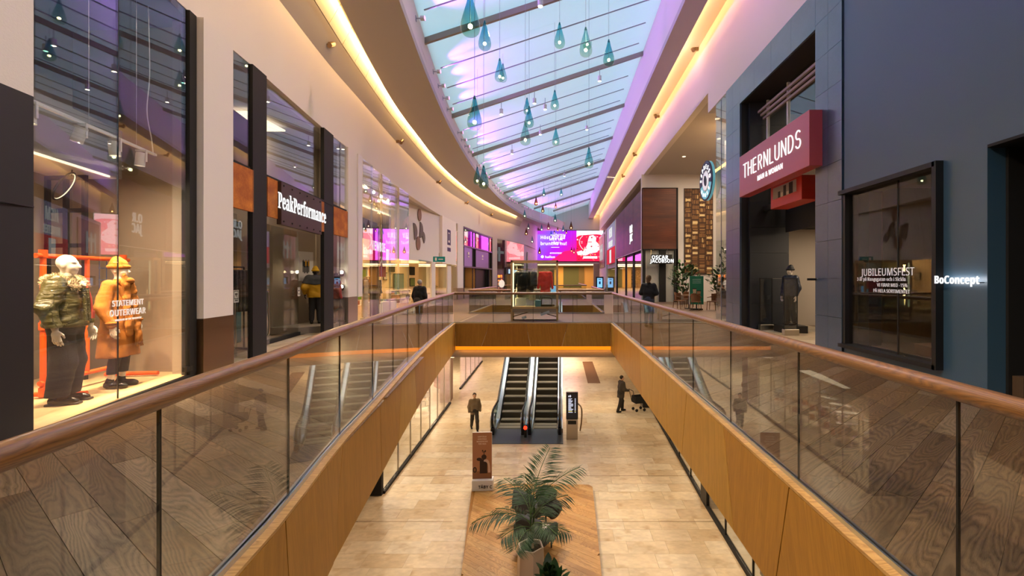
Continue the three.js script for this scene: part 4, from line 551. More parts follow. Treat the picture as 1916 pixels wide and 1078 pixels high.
// shop 3: glass front, clothes, white letters
{
  const s3 = struct('window_3'); const ds = [16.45, 17.6, 18.9, 20.2, 21.6, 23.4];
  for (let i = 0; i < 5; i++) { pane(s3, ds[i], ds[i + 1] - 0.02, 0.02, 6.0, i % 2 ? 0.0 : 0.1); part(s3, 'glass_joint', span(...onL(ds[i + 1] - 0.02, 0.05), ...onL(ds[i + 1], 0.05), 0.02, 6, 0.02), G.rod); }
  struct('column_5', span(wallL(19.3) - 0.3, 19.3, wallL(19.75) - 0.3, 19.75, 0, 3.9, 0.25, -1), G.frame);
  const n = thing('shop_sign', 'white glowing letters above the black post in the glass shop front', 'sign'); const lt = part(n, 'sign_letters', letters('NEWBIE', 0.4, 0.01), L.letter); lineUp(lt, 19.5, -0.25, 3.02);
  const bd = solo('photo_board', span(wallL(17.6) - 0.78, 17.6, wallL(21) - 0.78, 21, 3.35, 4.2, 0.05), std({ roughness: 0.6, map: null, color: 0x3c3552 }), 'wide dark violet board hanging above the white shop letters', 'board');
  const sale = thing('sale_banner', 'red hanging banner with 20 percent printed, in the glass shop front', 'banner'); const sb = part(sale, 'sheet', box(1.0, 1.75, 0.02), std({ color: 0x9a2038, roughness: 0.7 })); lineUp(sb, 21.3, -0.6, 2.6); part(sale, 'cord', merge(rod([-0.45, 0.85, 0], [-0.45, 3.42, 0], 0.006), rod([0.45, 0.85, 0], [0.45, 3.42, 0], 0.006)), G.steel).position.copy(sb.position); sale.children.at(-1).rotation.y = sb.rotation.y; const sp = part(sale, 'print', letters('20%', 0.42, 0.006), std({ color: 0xf0e4e0, roughness: 0.7 })); lineUp(sp, 21.3, -0.57, 2.45);
  const body = thing('dress_form', 'headless torso form in black blazer over a cream top, by the black post', 'mannequin', [wallL(18.6) - 0.55, 0, -18.6], 1.5); part(body, 'stand', merge(cyl(0.17, 0.17, 0.02, 20), cyl(0.018, 0.018, 1.0, 8)), G.steel); part(body, 'neck', cyl(0.055, 0.045, 0.1, 16, 0, 1.62), G.mannequin); garment(body, 'top', std({ color: 0xcbbfa8, roughness: 0.8 }), 0.4, 1.2, 0, 1.6, 0.03, 0, false); garment(body, 'blazer', G.dark, 0.52, 0.72, 0.05, 1.63, -0.02); garment(body, 'trousers', std({ color: 0xd8ccb8, roughness: 0.8 }), 0.36, 0.9, 0, 0.98, 0, 0, false);
  const b2 = thing('dress_form', 'headless torso form in a brown jacket right of the black post', 'mannequin', [wallL(20.4) - 0.6, 0, -20.5], 1.5); part(b2, 'stand', merge(cyl(0.17, 0.17, 0.02, 20), cyl(0.018, 0.018, 1.0, 8)), G.steel); garment(b2, 'jacket', std({ color: 0x40352a, roughness: 0.8 }), 0.5, 0.75, 0, 1.6, 0); garment(b2, 'skirt', std({ color: 0x8a5a34, roughness: 0.8 }), 0.4, 0.45, 0, 0.95, 0, 0, false);
  for (const [d, y, h, m, l] of [[21.5, 0, 0.55, 'white', 'low white display plinth behind the glass shop front'], [22.7, 0, 0.5, 'white', 'low white display plinth at the end of the glass shop front']]) { const o = thing('display_plinth', l, 'plinth', [wallL(d) - 0.9, y, -d], 1.5); part(o, 'block', rbox(1.1, h, 0.7, 0.015, 0, h / 2, 0), G.whiteMatte); for (let i = 0; i < 4; i++) part(o, 'goods', rbox(0.18, 0.12, 0.2, 0.03, -0.38 + i * 0.25, h + 0.06, 0), TONES[(i * 3) % 8]); }
  shelfUnit('bright shelf of coloured goods at the back of the glass-fronted shop', [wallL(20) - 5.6, 0, -20], 1.5, 4.4, 2.6, 4, 6, G.whiteMatte, TONES, 5); shelfUnit('tall shelf of folded clothes near the shop 3 entrance pillar', [wallL(17.2) - 3.2, 0, -18], 1.3, 2.2, 2.6, 6, 3, G.whiteMatte, TONES, 6);
  const sv = thing('folding_screen', 'bright green display panel in the glass-fronted shop', 'panel', [wallL(22.4) - 2.2, 0, -22.6], 1.2); part(sv, 'panel', rbox(0.9, 1.5, 0.05, 0.01, 0, 1.35, 0), std({ color: 0x6f9a1c, roughness: 0.6 })); part(sv, 'stand', merge(box(0.05, 0.7, 0.05, -0.35, 0.35, 0), box(0.05, 0.7, 0.05, 0.35, 0.35, 0)), G.steel);
  const tr = thing('ceiling_spotlights', 'row of bright ceiling spots behind the glass shop front', 'light track'); for (let i = 0; i < 6; i++) { const d = 17 + i * 1.1; part(tr, 'lamp', new THREE.SphereGeometry(0.06, 10, 8).translate(wallL(d) - 0.7, 5.5, -d), L.spark); } part(tr, 'rail', span(wallL(16.6) - 0.7, 16.6, wallL(23) - 0.7, 23, 5.57, 5.61, 0.04), G.whiteMetal);
}
// shop 4: recessed entrance, white bulkhead with leaf emblem, picture shop
{
  struct('wall_bulkhead', span(wallL(23.6) - 1.0, 24.4, wallL(31.6) - 0.1, 31.6, 2.75, 6.03, 0.2, -1), G.white); struct('wall_bulkhead_box', merge(span(...onL(31.6, 0.1), ...onL(35.4, 0.1), 2.72, 6.03, 0.12, -1), span(wallL(31.6) - 3, 31.55, wallL(31.6) + 0.1, 31.6, 2.72, 6.03, 0.12)), G.whiteMatte);
  const em = thing('leaf_emblem', 'brown and grey leaf emblem on the white wall above the picture shop', 'emblem', [0, 0, 0]); const M = std({ color: 0x8a6a58, roughness: 0.7 }), M2 = std({ color: 0x6a5f58, roughness: 0.7 });
  const leaf = (x, y, s, a, half) => { const q = new THREE.Shape(); if (half) { q.moveTo(0, -s); q.absarc(0, 0, s, -Math.PI / 2, Math.PI / 2, false); q.lineTo(0, -s); } else q.absellipse(0, 0, s * 0.75, s, 0, Math.PI * 2); return new THREE.ExtrudeGeometry(q, { depth: 0.03, bevelEnabled: false }).rotateZ(a).translate(x, y, 0); };
  const D = 27.6; [[0.25, 1.0, 0.38, 0, 0, M], [-0.62, -0.1, 0.5, 0.2, 1, M2], [0.3, 0.1, 0.5, -0.1, 1, M2], [0.05, -0.75, 0.42, 0, 0, M], [0.75, -0.35, 0.4, 0.6, 1, M2]].forEach(([x, y, s, a, h, m]) => { const g = part(em, 'leaf_shape', leaf(x, y, s, a, h), m); g.position.set(-8.74, 4.55, -D); g.rotation.y = 1.5; });
  const bs = thing('wall_sign', 'small dark violet square logo on the white bulkhead box', 'sign'); const q = part(bs, 'logo', merge(box(0.9, 0.2, 0.03, 0, 0.62, 0), box(0.2, 1.0, 0.03, -0.35, 0.15, 0), box(0.2, 1.0, 0.03, 0.35, 0.15, 0), box(0.9, 0.18, 0.03, 0, -0.3, 0), box(0.3, 0.5, 0.03, 0, 0.2, 0), box(0.9, 0.28, 0.03, 0, -0.72, 0)), std({ color: 0x3a2c58, roughness: 0.6 })); lineUp(q, 33.3, 0.14, 4.5);
  const ex = thing('exit_sign', 'small green exit sign hanging at the corner of the white bulkhead', 'sign', [wallL(29.3) + 0.4, 2.9, -29.3], 0.3); part(ex, 'sign_box', rbox(0.75, 0.34, 0.08, 0.01), std({ color: 0x0f6a60, emissive: 0x0f6a60, emissiveIntensity: 0.3 })); part(ex, 'hanger', rod([0, 0.17, 0], [0, 0.4, 0], 0.02), G.steel); part(ex, 'arrow', merge(box(0.3, 0.06, 0.01, 0.1, 0, 0.042), box(0.12, 0.2, 0.01, -0.2, 0, 0.042)), G.whiteMatte);
  for (const d of [29.2, 33.6]) struct('column_6', span(...onL(d, -0.05), ...onL(d + 1.0, -0.05), 0, 2.75, 0.35, -1), G.white);
  const s4 = struct('window_4'); pane(s4, 26.2, 29.2, 0.02, 2.75, -0.1); pane(s4, 30.2, 33.6, 0.02, 2.75, -0.1); pane(s4, 34.6, 36.0, 0.02, 6.0, 0);
  struct('wall_picture', span(wallL(30) - 3.6, 29, wallL(36) - 1.4, 36.2, 0, 3.6, 0.1, -1), std({ color: 0xd8c4a2, roughness: 0.85 }));
  const kinds = ['dark brown', 'seascape', 'pale grey', 'teal', 'sepia', 'black', 'green', 'ochre', 'cream'], cl = [0x3a2c20, 0x5a7a78, 0xb0aca4, 0x2c8a94, 0x7a5a3a, 0x1c1a18, 0x5a6a3c, 0xb8843c, 0xd8ccb4];
  [[30.4, 2.4, 0.6, 0.6], [31.1, 1.35, 1.1, 1.3], [29.7, 1.8, 0.4, 0.5], [25.6, 2.3, 0.8, 0.9], [27.0, 1.7, 0.8, 0.8], [32.6, 2.2, 0.6, 0.6], [32.6, 1.4, 0.6, 0.6], [28.2, 2.5, 0.7, 0.4], [33.4, 0.9, 0.6, 0.5]].forEach(([d, y, w, h], i) => { const o = thing('framed_picture', `framed ${kinds[i]} picture on the cream wall of the picture shop`, 'picture', [0, 0, 0]); const k = d < 29 ? wallL(d) + 13.97 + 0.0246 * (d - 23.4) : 3.5 - (d - 29) * 0.31, f = part(o, 'picture_frame', rbox(w, h, 0.06, 0.01), G.frame), p = part(o, 'picture_print', box(w - 0.1, h - 0.1, 0.02), std({ color: cl[i], roughness: 0.7 })); for (const [m, e] of [[f, 0], [p, 0.035]]) { m.position.set(wallL(d) - k + 0.06 + e, y, -d); m.rotation.y = 1.3; } });
  shelfUnit('white shelf of homeware at the back of the picture shop', [wallL(26.5) - 4.6, 0, -27], 1.35, 5, 2.4, 4, 7, G.whiteMatte, TONES, 11); shelfUnit('low white drawer shelf below the framed pictures', [wallL(30.5) - 2.6, 0, -30.6], 1.3, 2.2, 0.9, 3, 2, G.whiteMatte, TONES, 12);
  const pl = thing('potted_plant', 'small dark green bush in a pot by the picture shop window', 'plant', [wallL(33) - 0.9, 0, -32.6]); part(pl, 'pot', lathe([[0, 0], [0.2, 0], [0.26, 0.4], [0.22, 0.4], [0.2, 0.1]], 20), G.greige); const lf = [], r = rng(3); for (let i = 0; i < 120; i++) lf.push(new THREE.ConeGeometry(0.05, 0.3, 4).rotateX(r() * 2 - 1).rotateZ(r() * 2 - 1).translate((r() - 0.5) * 0.6, 0.55 + r() * 0.6, (r() - 0.5) * 0.6)); part(pl, 'foliage', metre(merge(lf)), G.leaf, undefined, 'stuff');
}
// shops 5 and 6: black frames, lavender posters, black doorway
column(36.0, 37.6, 0.05, 0.9, 'column_7');
{
  const s5 = struct('window_5'), ds = [37.7, 40.6, 41.6, 46.6, 47.6];
  for (const d of ds) part(s5, 'window_frame', span(...onL(d, 0.02), ...onL(d + 0.28, 0.02), 0, 6.0, 0.2, -1), G.frame);
  for (const y of [2.6, 4.35, 5.85]) part(s5, 'transom', span(...onL(37.7, 0.03), ...onL(47.8, 0.03), y, y + 0.12, 0.16, -1), std({ color: 0x3a3550, roughness: 0.4 }));
  for (let i = 0; i < 4; i++) { pane(s5, ds[i] + 0.28, ds[i + 1], 4.45, 5.85); if (i !== 2) pane(s5, ds[i] + 0.28, ds[i + 1], 0.02, 2.6); }
  struct('door_1', span(...onL(41.9, -0.3), ...onL(46.6, -0.3), 0, 2.65, 0.2, -1), G.black);
  [[38.0, 40.6, 'left'], [41.9, 46.6, 'right']].forEach(([a, b, s]) => { const o = thing('poster_banner', `${s === 'left' ? 'smaller' : 'larger'} lavender banner with tiny white logo over the black shop front`, 'banner'); part(o, 'sheet', span(...onL(a, 0), ...onL(b, 0), 2.72, 4.35, 0.04, -1), std({ color: 0x8a74b4, roughness: 0.45 })); const l = part(o, 'logo', merge(box(0.5, 0.22, 0.02, 0, 0.14, 0), box(0.5, 0.1, 0.02, 0, -0.14, 0)), G.whiteMatte); lineUp(l, (a + b) / 2, 0.03, 3.7); });
  const rl = thing('clothes_rail', 'rail of dark garments behind the black-framed window', 'clothes rail', [wallL(39) - 0.9, 0, -39.3], 1.4); part(rl, 'frame', merge(rod([-1, 0, 0], [-1, 1.9, 0], 0.025), rod([1, 0, 0], [1, 1.9, 0], 0.025), rod([-1, 1.9, 0], [1, 1.9, 0], 0.025)), G.frame); for (let i = 0; i < 7; i++) part(rl, 'garment', rbox(0.16, 1.0, 0.4, 0.05, -0.8 + i * 0.26, 1.35, 0), [G.dark, std({ color: 0x5a2c30, roughness: 0.8 }), G.grey][i % 3]);
}
column(47.9, 49.3, 0.05, 0.9, 'column_8');
{
  const s6 = struct('window_6'); pane(s6, 49.4, 51.2, 0.02, 6.0); pane(s6, 51.4, 58, 2.95, 6.0); part(s6, 'window_frame', merge(span(...onL(51.2), ...onL(51.5), 0, 6, 0.2, -1), span(...onL(55), ...onL(55.3), 0, 3, 0.2, -1), span(...onL(51.2, 0.02), ...onL(58, 0.02), 2.85, 2.97, 0.2, -1)), G.frame);
  const sg = thing('shop_sign', 'black shop sign band with pale glowing emblem and letters, far left', 'sign'); part(sg, 'board', span(...onL(51.5, 0.1), ...onL(56, 0.1), 2.15, 2.85, 0.1, -1), G.black); const e = part(sg, 'sign_letters', merge(box(0.35, 0.5, 0.05, -1.1, 0, 0), letters('CAMPUS', 0.36, 0.05).translate(0.5, 0, 0)), glow(0xc8e4ff, 0.8)); lineUp(e, 53.4, 0.12, 2.5);
  shelfUnit('warm lit shelf of goods in the far black shop', [wallL(53) - 1.6, 0, -53], 1.1, 2.4, 2.2, 5, 4, G.dark, [0xd89a4a, 0xa85a24, 0xe8c890].map((c) => std({ color: c, roughness: 0.6 })), 15);
  rect(wallL(53) - 1.2, 2.1, 53, 1, 2, 'down', AMBER, 14);
  const mn = thing('menu_screen', 'small white lit menu screen beside the far black shop', 'screen', [wallL(56.8) + 0.5, 0, -56.8], 0.5); part(mn, 'stand', rbox(0.9, 2.2, 0.12, 0.02, 0, 1.1, 0), G.black); for (let i = 0; i < 6; i++) part(mn, 'screen_line', box(0.6 - (i % 3) * 0.12, 0.1, 0.01, 0, 0.6 + i * 0.24, 0.066), L.letter);
  const ck = solo('round_sign', cyl(0.42, 0.42, 0.06, 28).rotateX(Math.PI / 2), std({ color: 0xe8e0d0, emissive: 0xfff0d8, emissiveIntensity: 0.5 }), 'round white lit disc on the wall left of the far black shop', 'sign', null, [wallL(50.4) + 0.1, 1.1, -50.2], 0.9);
}
struct('wall_left_far', span(...onL(58), ...onL(69.9), 0, 6.03, 0.3, -1), G.white); struct('trim_7', span(...onL(60, 0.03), ...onL(64, 0.03), 0, 5.2, 0.1, -1), G.whiteMatte);
// ---------------------------------------------------------------- the right-hand shops
const RT = -Math.PI / 2;   // things that face the corridor from the right wall
// dark blue-grey shop at the right edge: wall with a window box and a black doorway
struct('wall_dark_right', merge(bx(WR, WR + 0.3, 0, 0.3, 6.19, 9.33), bx(WR, WR + 0.3, 3.36, 11.43, 6.19, 9.33), bx(WR, WR + 0.3, 0.3, 3.36, 6.19, 6.98), bx(WR, WR + 0.3, 3.46, 11.43, -9, 6.19), bx(WR, WR + 0.3, 0, 3.46, -9, 4.6)), G.navy);
struct('door_2', merge(bx(WR + 0.5, WR + 0.6, 0, 3.46, 4.4, 6.3), bx(WR + 0.25, WR + 0.6, 0, 3.46, 6.15, 6.19), bx(WR, WR + 0.6, 3.42, 3.46, 4.6, 6.19)), std({ color: 0x050506, roughness: 0.7 }));
{
  const w = struct('window_7');
  part(w, 'window_frame', merge(bx(WR - 0.12, WR + 0.5, 0.24, 0.31, 6.93, 9.35), bx(WR - 0.12, WR + 0.5, 3.35, 3.43, 6.93, 9.35), bx(WR - 0.12, WR + 0.02, 0.24, 3.43, 6.9, 6.98), bx(WR - 0.02, WR + 0.5, 0.24, 3.43, 9.27, 9.35), bx(WR + 0.25, WR + 0.5, 0.3, 3.4, 8.95, 9.3)), G.black);
  part(w, 'glass_panel', bx(WR + 0.06, WR + 0.074, 0.31, 3.35, 7.93, 9.3), G.shopglass); part(w, 'glass_panel', bx(WR + 0.06, WR + 0.074, 0.31, 3.35, 6.98, 7.91), G.shopglass); part(w, 'glass_joint', bx(WR + 0.055, WR + 0.08, 0.31, 3.35, 7.91, 7.93), G.seal);
  struct('wall_window_back', merge(bx(8.3, 8.4, 0.0, 3.6, 5.5, 9.5), bx(WR + 0.3, 8.4, 0, 3.6, 9.35, 9.45), bx(WR + 0.6, 8.4, 0, 3.6, 5.9, 6.0)), std({ color: 0x57452f, roughness: 0.8 }));
  struct('floor_window', bx(WR + 0.3, 8.4, 0.0, 0.32, 6.0, 9.35), std({ color: 0x4a3826, roughness: 0.6 })); struct('ceiling_window', bx(WR + 0.3, 8.4, 3.5, 3.6, 6.0, 9.35), std({ color: 0x5c4a36, roughness: 0.8 }));
  struct('wall_window_panel', bx(7.2, 7.25, 0.32, 2.5, 7.75, 8.5), std({ color: 0x8a7456, roughness: 0.7 }));
  const ms = thing('wall_screen', 'dark framed panel glowing violet at its edge inside the dark window', 'screen', [6.65, 1.32, -7.18], RT); part(ms, 'panel', rbox(0.28, 0.7, 0.05, 0.01), G.blackGloss); part(ms, 'screen_edge', merge(box(0.03, 0.7, 0.03, -0.16, 0, -0.02), box(0.3, 0.03, 0.03, 0, 0.36, -0.02)), glow(0xb9a6ff, 1.2)); rect(6.7, 1.35, 7.4, 0.1, 0.6, 0.0, new THREE.Color().setRGB(0.5, 0.4, 1), 2);
  const lamp = thing('table_lamp', 'round brown pleated shade on a thin stem inside the dark window', 'lamp', [6.35, 0.5, -7.17]); part(lamp, 'shade', lathe([[0.03, 0.85], [0.14, 0.82], [0.21, 0.7], [0.2, 0.52], [0.13, 0.4], [0.06, 0.36]], 14), std({ color: 0x70421c, roughness: 0.7, side: THREE.DoubleSide })); part(lamp, 'stem', cyl(0.035, 0.03, 0.42, 12), G.bronze); part(lamp, 'base', cyl(0.12, 0.1, 0.03, 20), G.bronze);
  const bx1 = thing('wooden_box', 'long low wooden box on the sill of the dark window', 'box', [6.3, 0.32, -7.57]); part(bx1, 'body', rbox(0.3, 0.17, 0.72, 0.012, 0, 0.085, 0), std({ color: 0x4a2d1a, roughness: 0.5 })); part(bx1, 'lid', rbox(0.31, 0.02, 0.73, 0.008, 0, 0.18, 0), std({ color: 0x5a3a22, roughness: 0.5 }));
  const fan = thing('desk_ornament', 'round wire ornament standing on the wooden box', 'ornament', [6.3, 0.51, -7.55], RT); part(fan, 'hoop', merge(new THREE.TorusGeometry(0.1, 0.007, 8, 32).translate(0, 0.12, 0), new THREE.TorusGeometry(0.055, 0.006, 8, 24).translate(0, 0.12, 0)), G.frame); part(fan, 'foot', rbox(0.1, 0.02, 0.06, 0.005, 0, 0.01, 0), G.frame); for (let i = 0; i < 6; i++) part(fan, 'spoke', rod([0, 0.12, 0], [0.1 * Math.cos(i * 1.047), 0.12 + 0.1 * Math.sin(i * 1.047), 0], 0.004), G.frame);
  const cd = thing('candle_cup', 'small glowing copper cup at the window corner', 'candle', [6.25, 0.32, -7.05]); part(cd, 'cup', lathe([[0, 0], [0.06, 0], [0.065, 0.16], [0.055, 0.16], [0.05, 0.02]], 20), std({ color: 0xb06a28, metalness: 0.8, roughness: 0.3 })); part(cd, 'flame', new THREE.SphereGeometry(0.02, 10, 8).translate(0, 0.12, 0), glow(0xffb050, 6)); point(6.25, 0.6, 7.06, AMBER, 0.25, 2);
  rect(7.0, 3.45, 7.8, 0.8, 1.8, 'down', 0xffc88a, 1.3);
  const lm = std({ color: 0xe4e2ec, roughness: 0.6, emissive: 0xffffff, emissiveIntensity: 0.12 });
  const put = (s, size, y, d, f, l) => { const o = solo('window_lettering', letters(s, size, 0.004, f), lm, l, 'lettering'); o.position.set(WR + 0.045, y, -d); o.rotation.y = RT; };
  put('JUBILEUMSFEST', 0.135, 1.74, 8.2, 'sans_regular', 'largest line of white lettering on the dark window, a jubilee offer'); put('3 år på Kungsgatan och i Sickla', 0.062, 1.62, 8.35, 'serif_regular', 'thin serif line of white lettering just under the largest line'); put('VI FIRAR MED -15%', 0.062, 1.52, 8.05, 'sans_regular', 'white window lettering naming a discount, third line'); put('PÅ HELA SORTIMENTET', 0.062, 1.42, 8.07, 'sans_regular', 'lowest line of white lettering on the dark window');
  const sg = thing('wall_sign', 'white halo-lit shop name letters on the dark blue wall at the right', 'sign', [WR - 0.14, 1.6, -6.52], RT); part(sg, 'sign_letters', letters('BoConcept', 0.118, 0.01, 'sans_bold', 0.88), L.letter); part(sg, 'halo_plate', box(0.62, 0.012, 0.12, 0, -0.02, -0.06), G.navy); rect(WR - 0.1, 1.6, 6.52, 0.6, 0.1, -Math.PI / 2, 0xffffff, 6);
}
// tall portal of slate slabs
{
  const slab = (y0, y1, d0, d1, x0 = WR - 0.02) => [x0, y0, y1, d0, d1];
  const P = struct('wall_portal'); const tiles = (d0, d1, x0, x1) => { for (let y = 0, k = 0; y < 8.2; y += 0.82, k++) { const c = d0 + (d1 - d0) * 0.5; for (const [a, b] of [[d0, c], [c, d1]]) part(P, 'tile', bx(x0, x1, y + 0.003, Math.min(8.2, y + 0.817), a + 0.003, b - 0.003), G.slate); } };
  part(P, 'core', merge(bx(WR + 0.03, 6.6, 0, 8.2, 9.36, 10.34), bx(WR + 0.03, 6.6, 0, 8.2, 14.72, 15.95), bx(WR + 0.03, 6.6, 7.3, 8.2, 10.34, 14.72)), G.dark); tiles(9.36, 10.34, WR - 0.03, WR + 0.03); tiles(14.72, 15.95, WR - 0.03, WR + 0.03);
  for (let d = 10.34; d < 14.7; d += 1.095) part(P, 'tile', bx(WR - 0.03, WR + 0.03, 7.31, 8.197, d + 0.003, d + 1.092), G.slate); for (let y = 0; y < 7.2; y += 0.82) part(P, 'tile', bx(6.05, 7.3, y + 0.003, y + 0.817, 14.6, 14.715), std({ color: 0x262a30, roughness: 0.5 }));
  const w = struct('window_8'); for (const d of [11.55, 13.1, 14.4]) part(w, 'mullion', bx(6.5, 6.58, 5.2, 7.3, d - 0.03, d + 0.03), G.whiteMetal); for (const [a, b] of [[10.36, 11.52], [11.58, 13.07], [13.13, 14.37]]) part(w, 'glass_panel', bx(6.53, 6.545, 3.9, 7.3, a, b), G.shopglass);
  part(w, 'transom', bx(6.45, 6.65, 3.8, 3.95, 10.34, 14.7), G.black); for (let i = 0; i < 3; i++) part(w, 'header', bx(6.3 + i * 0.08, 6.36 + i * 0.08, 6.95 - i * 0.1, 7.02 - i * 0.1, 10.34, 14.7), G.beam);
  struct('wall_shop_right', merge(bx(11.5, 11.6, 0, 7.4, 9, 18), bx(6.6, 11.6, 0, 8.2, 15.9, 16.0), bx(6.6, 11.6, 0, 8.2, 9.35, 9.45)), std({ color: 0xb3a99c, roughness: 0.8 })); struct('ceiling_shop_right', bx(6.6, 11.6, 7.4, 7.5, 9.3, 16), G.dark);
  struct('wall_shop_inner', merge(bx(9.2, 9.3, 4.4, 7.3, 12.3, 15), bx(9.0, 9.06, 4.4, 7.2, 9.5, 12.2)), std({ color: 0x9c7c52, roughness: 0.7 })); struct('wall_shop_column', bx(8.9, 9.0, 3.9, 7.2, 12.2, 12.35), std({ color: 0xc8b8d8, roughness: 0.6 }));
  const lp = struct('ceiling'); part(lp, 'light_panel', bx(8.4, 10.4, 7.33, 7.38, 10.5, 14), L.shop); rect(9.2, 3.3, 12.4, 2, 3.2, 'down', SHOP, 5); rect(8.2, 7.25, 12.4, 1, 3, 'down', SHOP, 2.5); part(lp, 'light_panel', bx(8.2, 10.2, 3.33, 3.36, 10.8, 14), L.shop); part(lp, 'mezzanine', bx(7.2, 11.5, 3.36, 3.6, 9.5, 15.9), G.dark);
  const sg = thing('shop_sign', 'large pinkish red shop sign with white lettering across the tall dark portal', 'sign', [5.48, 4.76, -12.03], RT); part(sg, 'board', rbox(3.95, 1.24, 0.3, 0.01, 0, 0, -0.15), phy({ color: 0xc25058, roughness: 0.3, clearcoat: 0.2, clearcoatRoughness: 0.3 })); part(sg, 'sign_letters', strokes('THERNLUNDS', 0.4, 0.018, 0.24).translate(0, 0.1, 0.012), L.letter); part(sg, 'sign_subtitle', letters('MAN & WOMAN', 0.14, 0.008, 'sans_bold', 1.0).translate(0.05, -0.32, 0.005), L.letter);
  const s2 = thing('light_box', 'smaller red box with a black and white photo strip, under the large red sign', 'sign', [6.1, 3.95, -12.3], RT); part(s2, 'box', rbox(1.7, 0.62, 0.5, 0.01, 0, 0, -0.2), std({ color: 0xc8321c, roughness: 0.4 })); part(s2, 'print', new THREE.PlaneGeometry(1.3, 0.32).translate(-0.05, 0.1, 0.056), std({ roughness: 0.6, map: canvasTex(256, 64, (q, w, h) => { q.fillStyle = '#a8a4a0'; q.fillRect(0, 0, w, h); q.fillStyle = '#1a1a1c'; q.fillRect(60, 30, 26, 34); q.fillRect(120, 8, 30, 56); q.fillRect(180, 4, 40, 60); q.fillStyle = '#d8d4ce'; q.fillRect(90, 40, 24, 24); q.fillRect(152, 46, 26, 18); }) }));
  const ph = thing('hand_photo', 'dark photo panel of folded hands over a navy jacket, above the shop entrance', 'panel', [7.12, 3.78, -12.6], RT); part(ph, 'panel', rbox(3.6, 1.35, 0.06, 0.01), std({ color: 0x12161f, roughness: 0.6 })); part(ph, 'print', new THREE.PlaneGeometry(1.5, 1.3).translate(0.95, 0, 0.032), std({ roughness: 0.6, map: canvasTex(256, 220, (q, w, h) => { q.fillStyle = '#10131a'; q.fillRect(0, 0, w, h); q.fillStyle = '#1d1f29'; q.beginPath(); q.moveTo(20, h); q.lineTo(70, 40); q.lineTo(140, 0); q.lineTo(w, 0); q.lineTo(w, h); q.fill(); q.fillStyle = '#9a6a52'; for (let i = 0; i < 4; i++) { q.beginPath(); q.ellipse(130 - i * 3, 118 + i * 12, 44, 8, 0.12, 0, 7); q.fill(); } q.fillStyle = '#8a5c46'; q.beginPath(); q.ellipse(172, 134, 26, 26, 0, 0, 7); q.fill(); }) }));
  figure('mannequin', 'mannequin in black beanie and navy quilted jacket at the entrance under the red sign', 'mannequin', [7.0, 0.22, -15.0 + 1.1], -1.2, { mannequin: true, legMat: G.black, legR: 0.022, coat: { hem: 0.9, wob: 0.01 }, coatR: 0.04, coatMat: phy({ color: 0x1a2436, roughness: 0.35 }), hat: G.dark, pose: {} });
  solo('mannequin_plinth', rbox(0.7, 0.22, 0.7, 0.01, 0, 0.11, 0), G.black, 'low black plinth under the mannequin in the navy jacket', 'plinth', null, [7.0, 0, -13.9]);
  for (const [d, x, l] of [[14.45, 6.5, 'left security gate with a steel foot at the entrance'], [13.1, 6.6, 'right security gate with a steel foot at the entrance']]) { const o = thing('security_gate', l, 'gate', [x, 0, -d], 0.1); part(o, 'frame', merge(box(0.02, 1.5, 0.03, -0.2, 0.9, 0), box(0.02, 1.5, 0.03, 0.2, 0.9, 0), box(0.42, 0.03, 0.03, 0, 1.64, 0)), G.frame); part(o, 'pane', box(0.38, 1.44, 0.012, 0, 0.9, 0), G.shopglass); part(o, 'foot', rbox(0.44, 0.18, 0.16, 0.01, 0, 0.09, 0), G.steel); }
  const sh = thing('grid_shelf', 'black metal grid shelf with folded clothes inside the portal shop', 'shelf', [8.6, 0, -13.4], RT + 0.2); for (const x of [-1.1, -0.6, 0.4, 0.7, 1.1]) part(sh, 'upright', box(0.04, 2.3, 0.04, x, 1.15, 0), G.frame); for (const y of [0.05, 0.75, 1.35, 2.28]) part(sh, 'crossbar', box(2.24, 0.04, 0.3, 0, y, 0), G.frame); for (let i = 0; i < 5; i++) part(sh, 'goods', rbox(0.26, 0.12 + 0.06 * (i % 2), 0.24, 0.03, -0.85 + i * 0.4, 0.86 + 0.6 * (i % 2), 0), TONES[(i * 5) % 8]);
  part(sh, 'back_panel', box(0.5, 1.2, 0.02, 0.5, 1.6, -0.16), G.dark); const bt = thing('light_column', 'warm lit shelf column at the right of the grid shelf', 'shelf light', [9.3, 0, -11.6], RT); part(bt, 'panel', box(0.5, 1.9, 0.1, 0, 1.1, 0), G.dark); part(bt, 'lamp', box(0.1, 1.5, 0.02, 0, 1.1, 0.06), glow(0xffd8a0, 1.6));
  const bl = solo('blade_sign', rbox(0.2, 0.05, 0.04, 0.006), G.black, 'tiny black sign sticking out of the right slate pillar', 'sign', null, [WR - 0.14, 1.62, -10.28]);
}
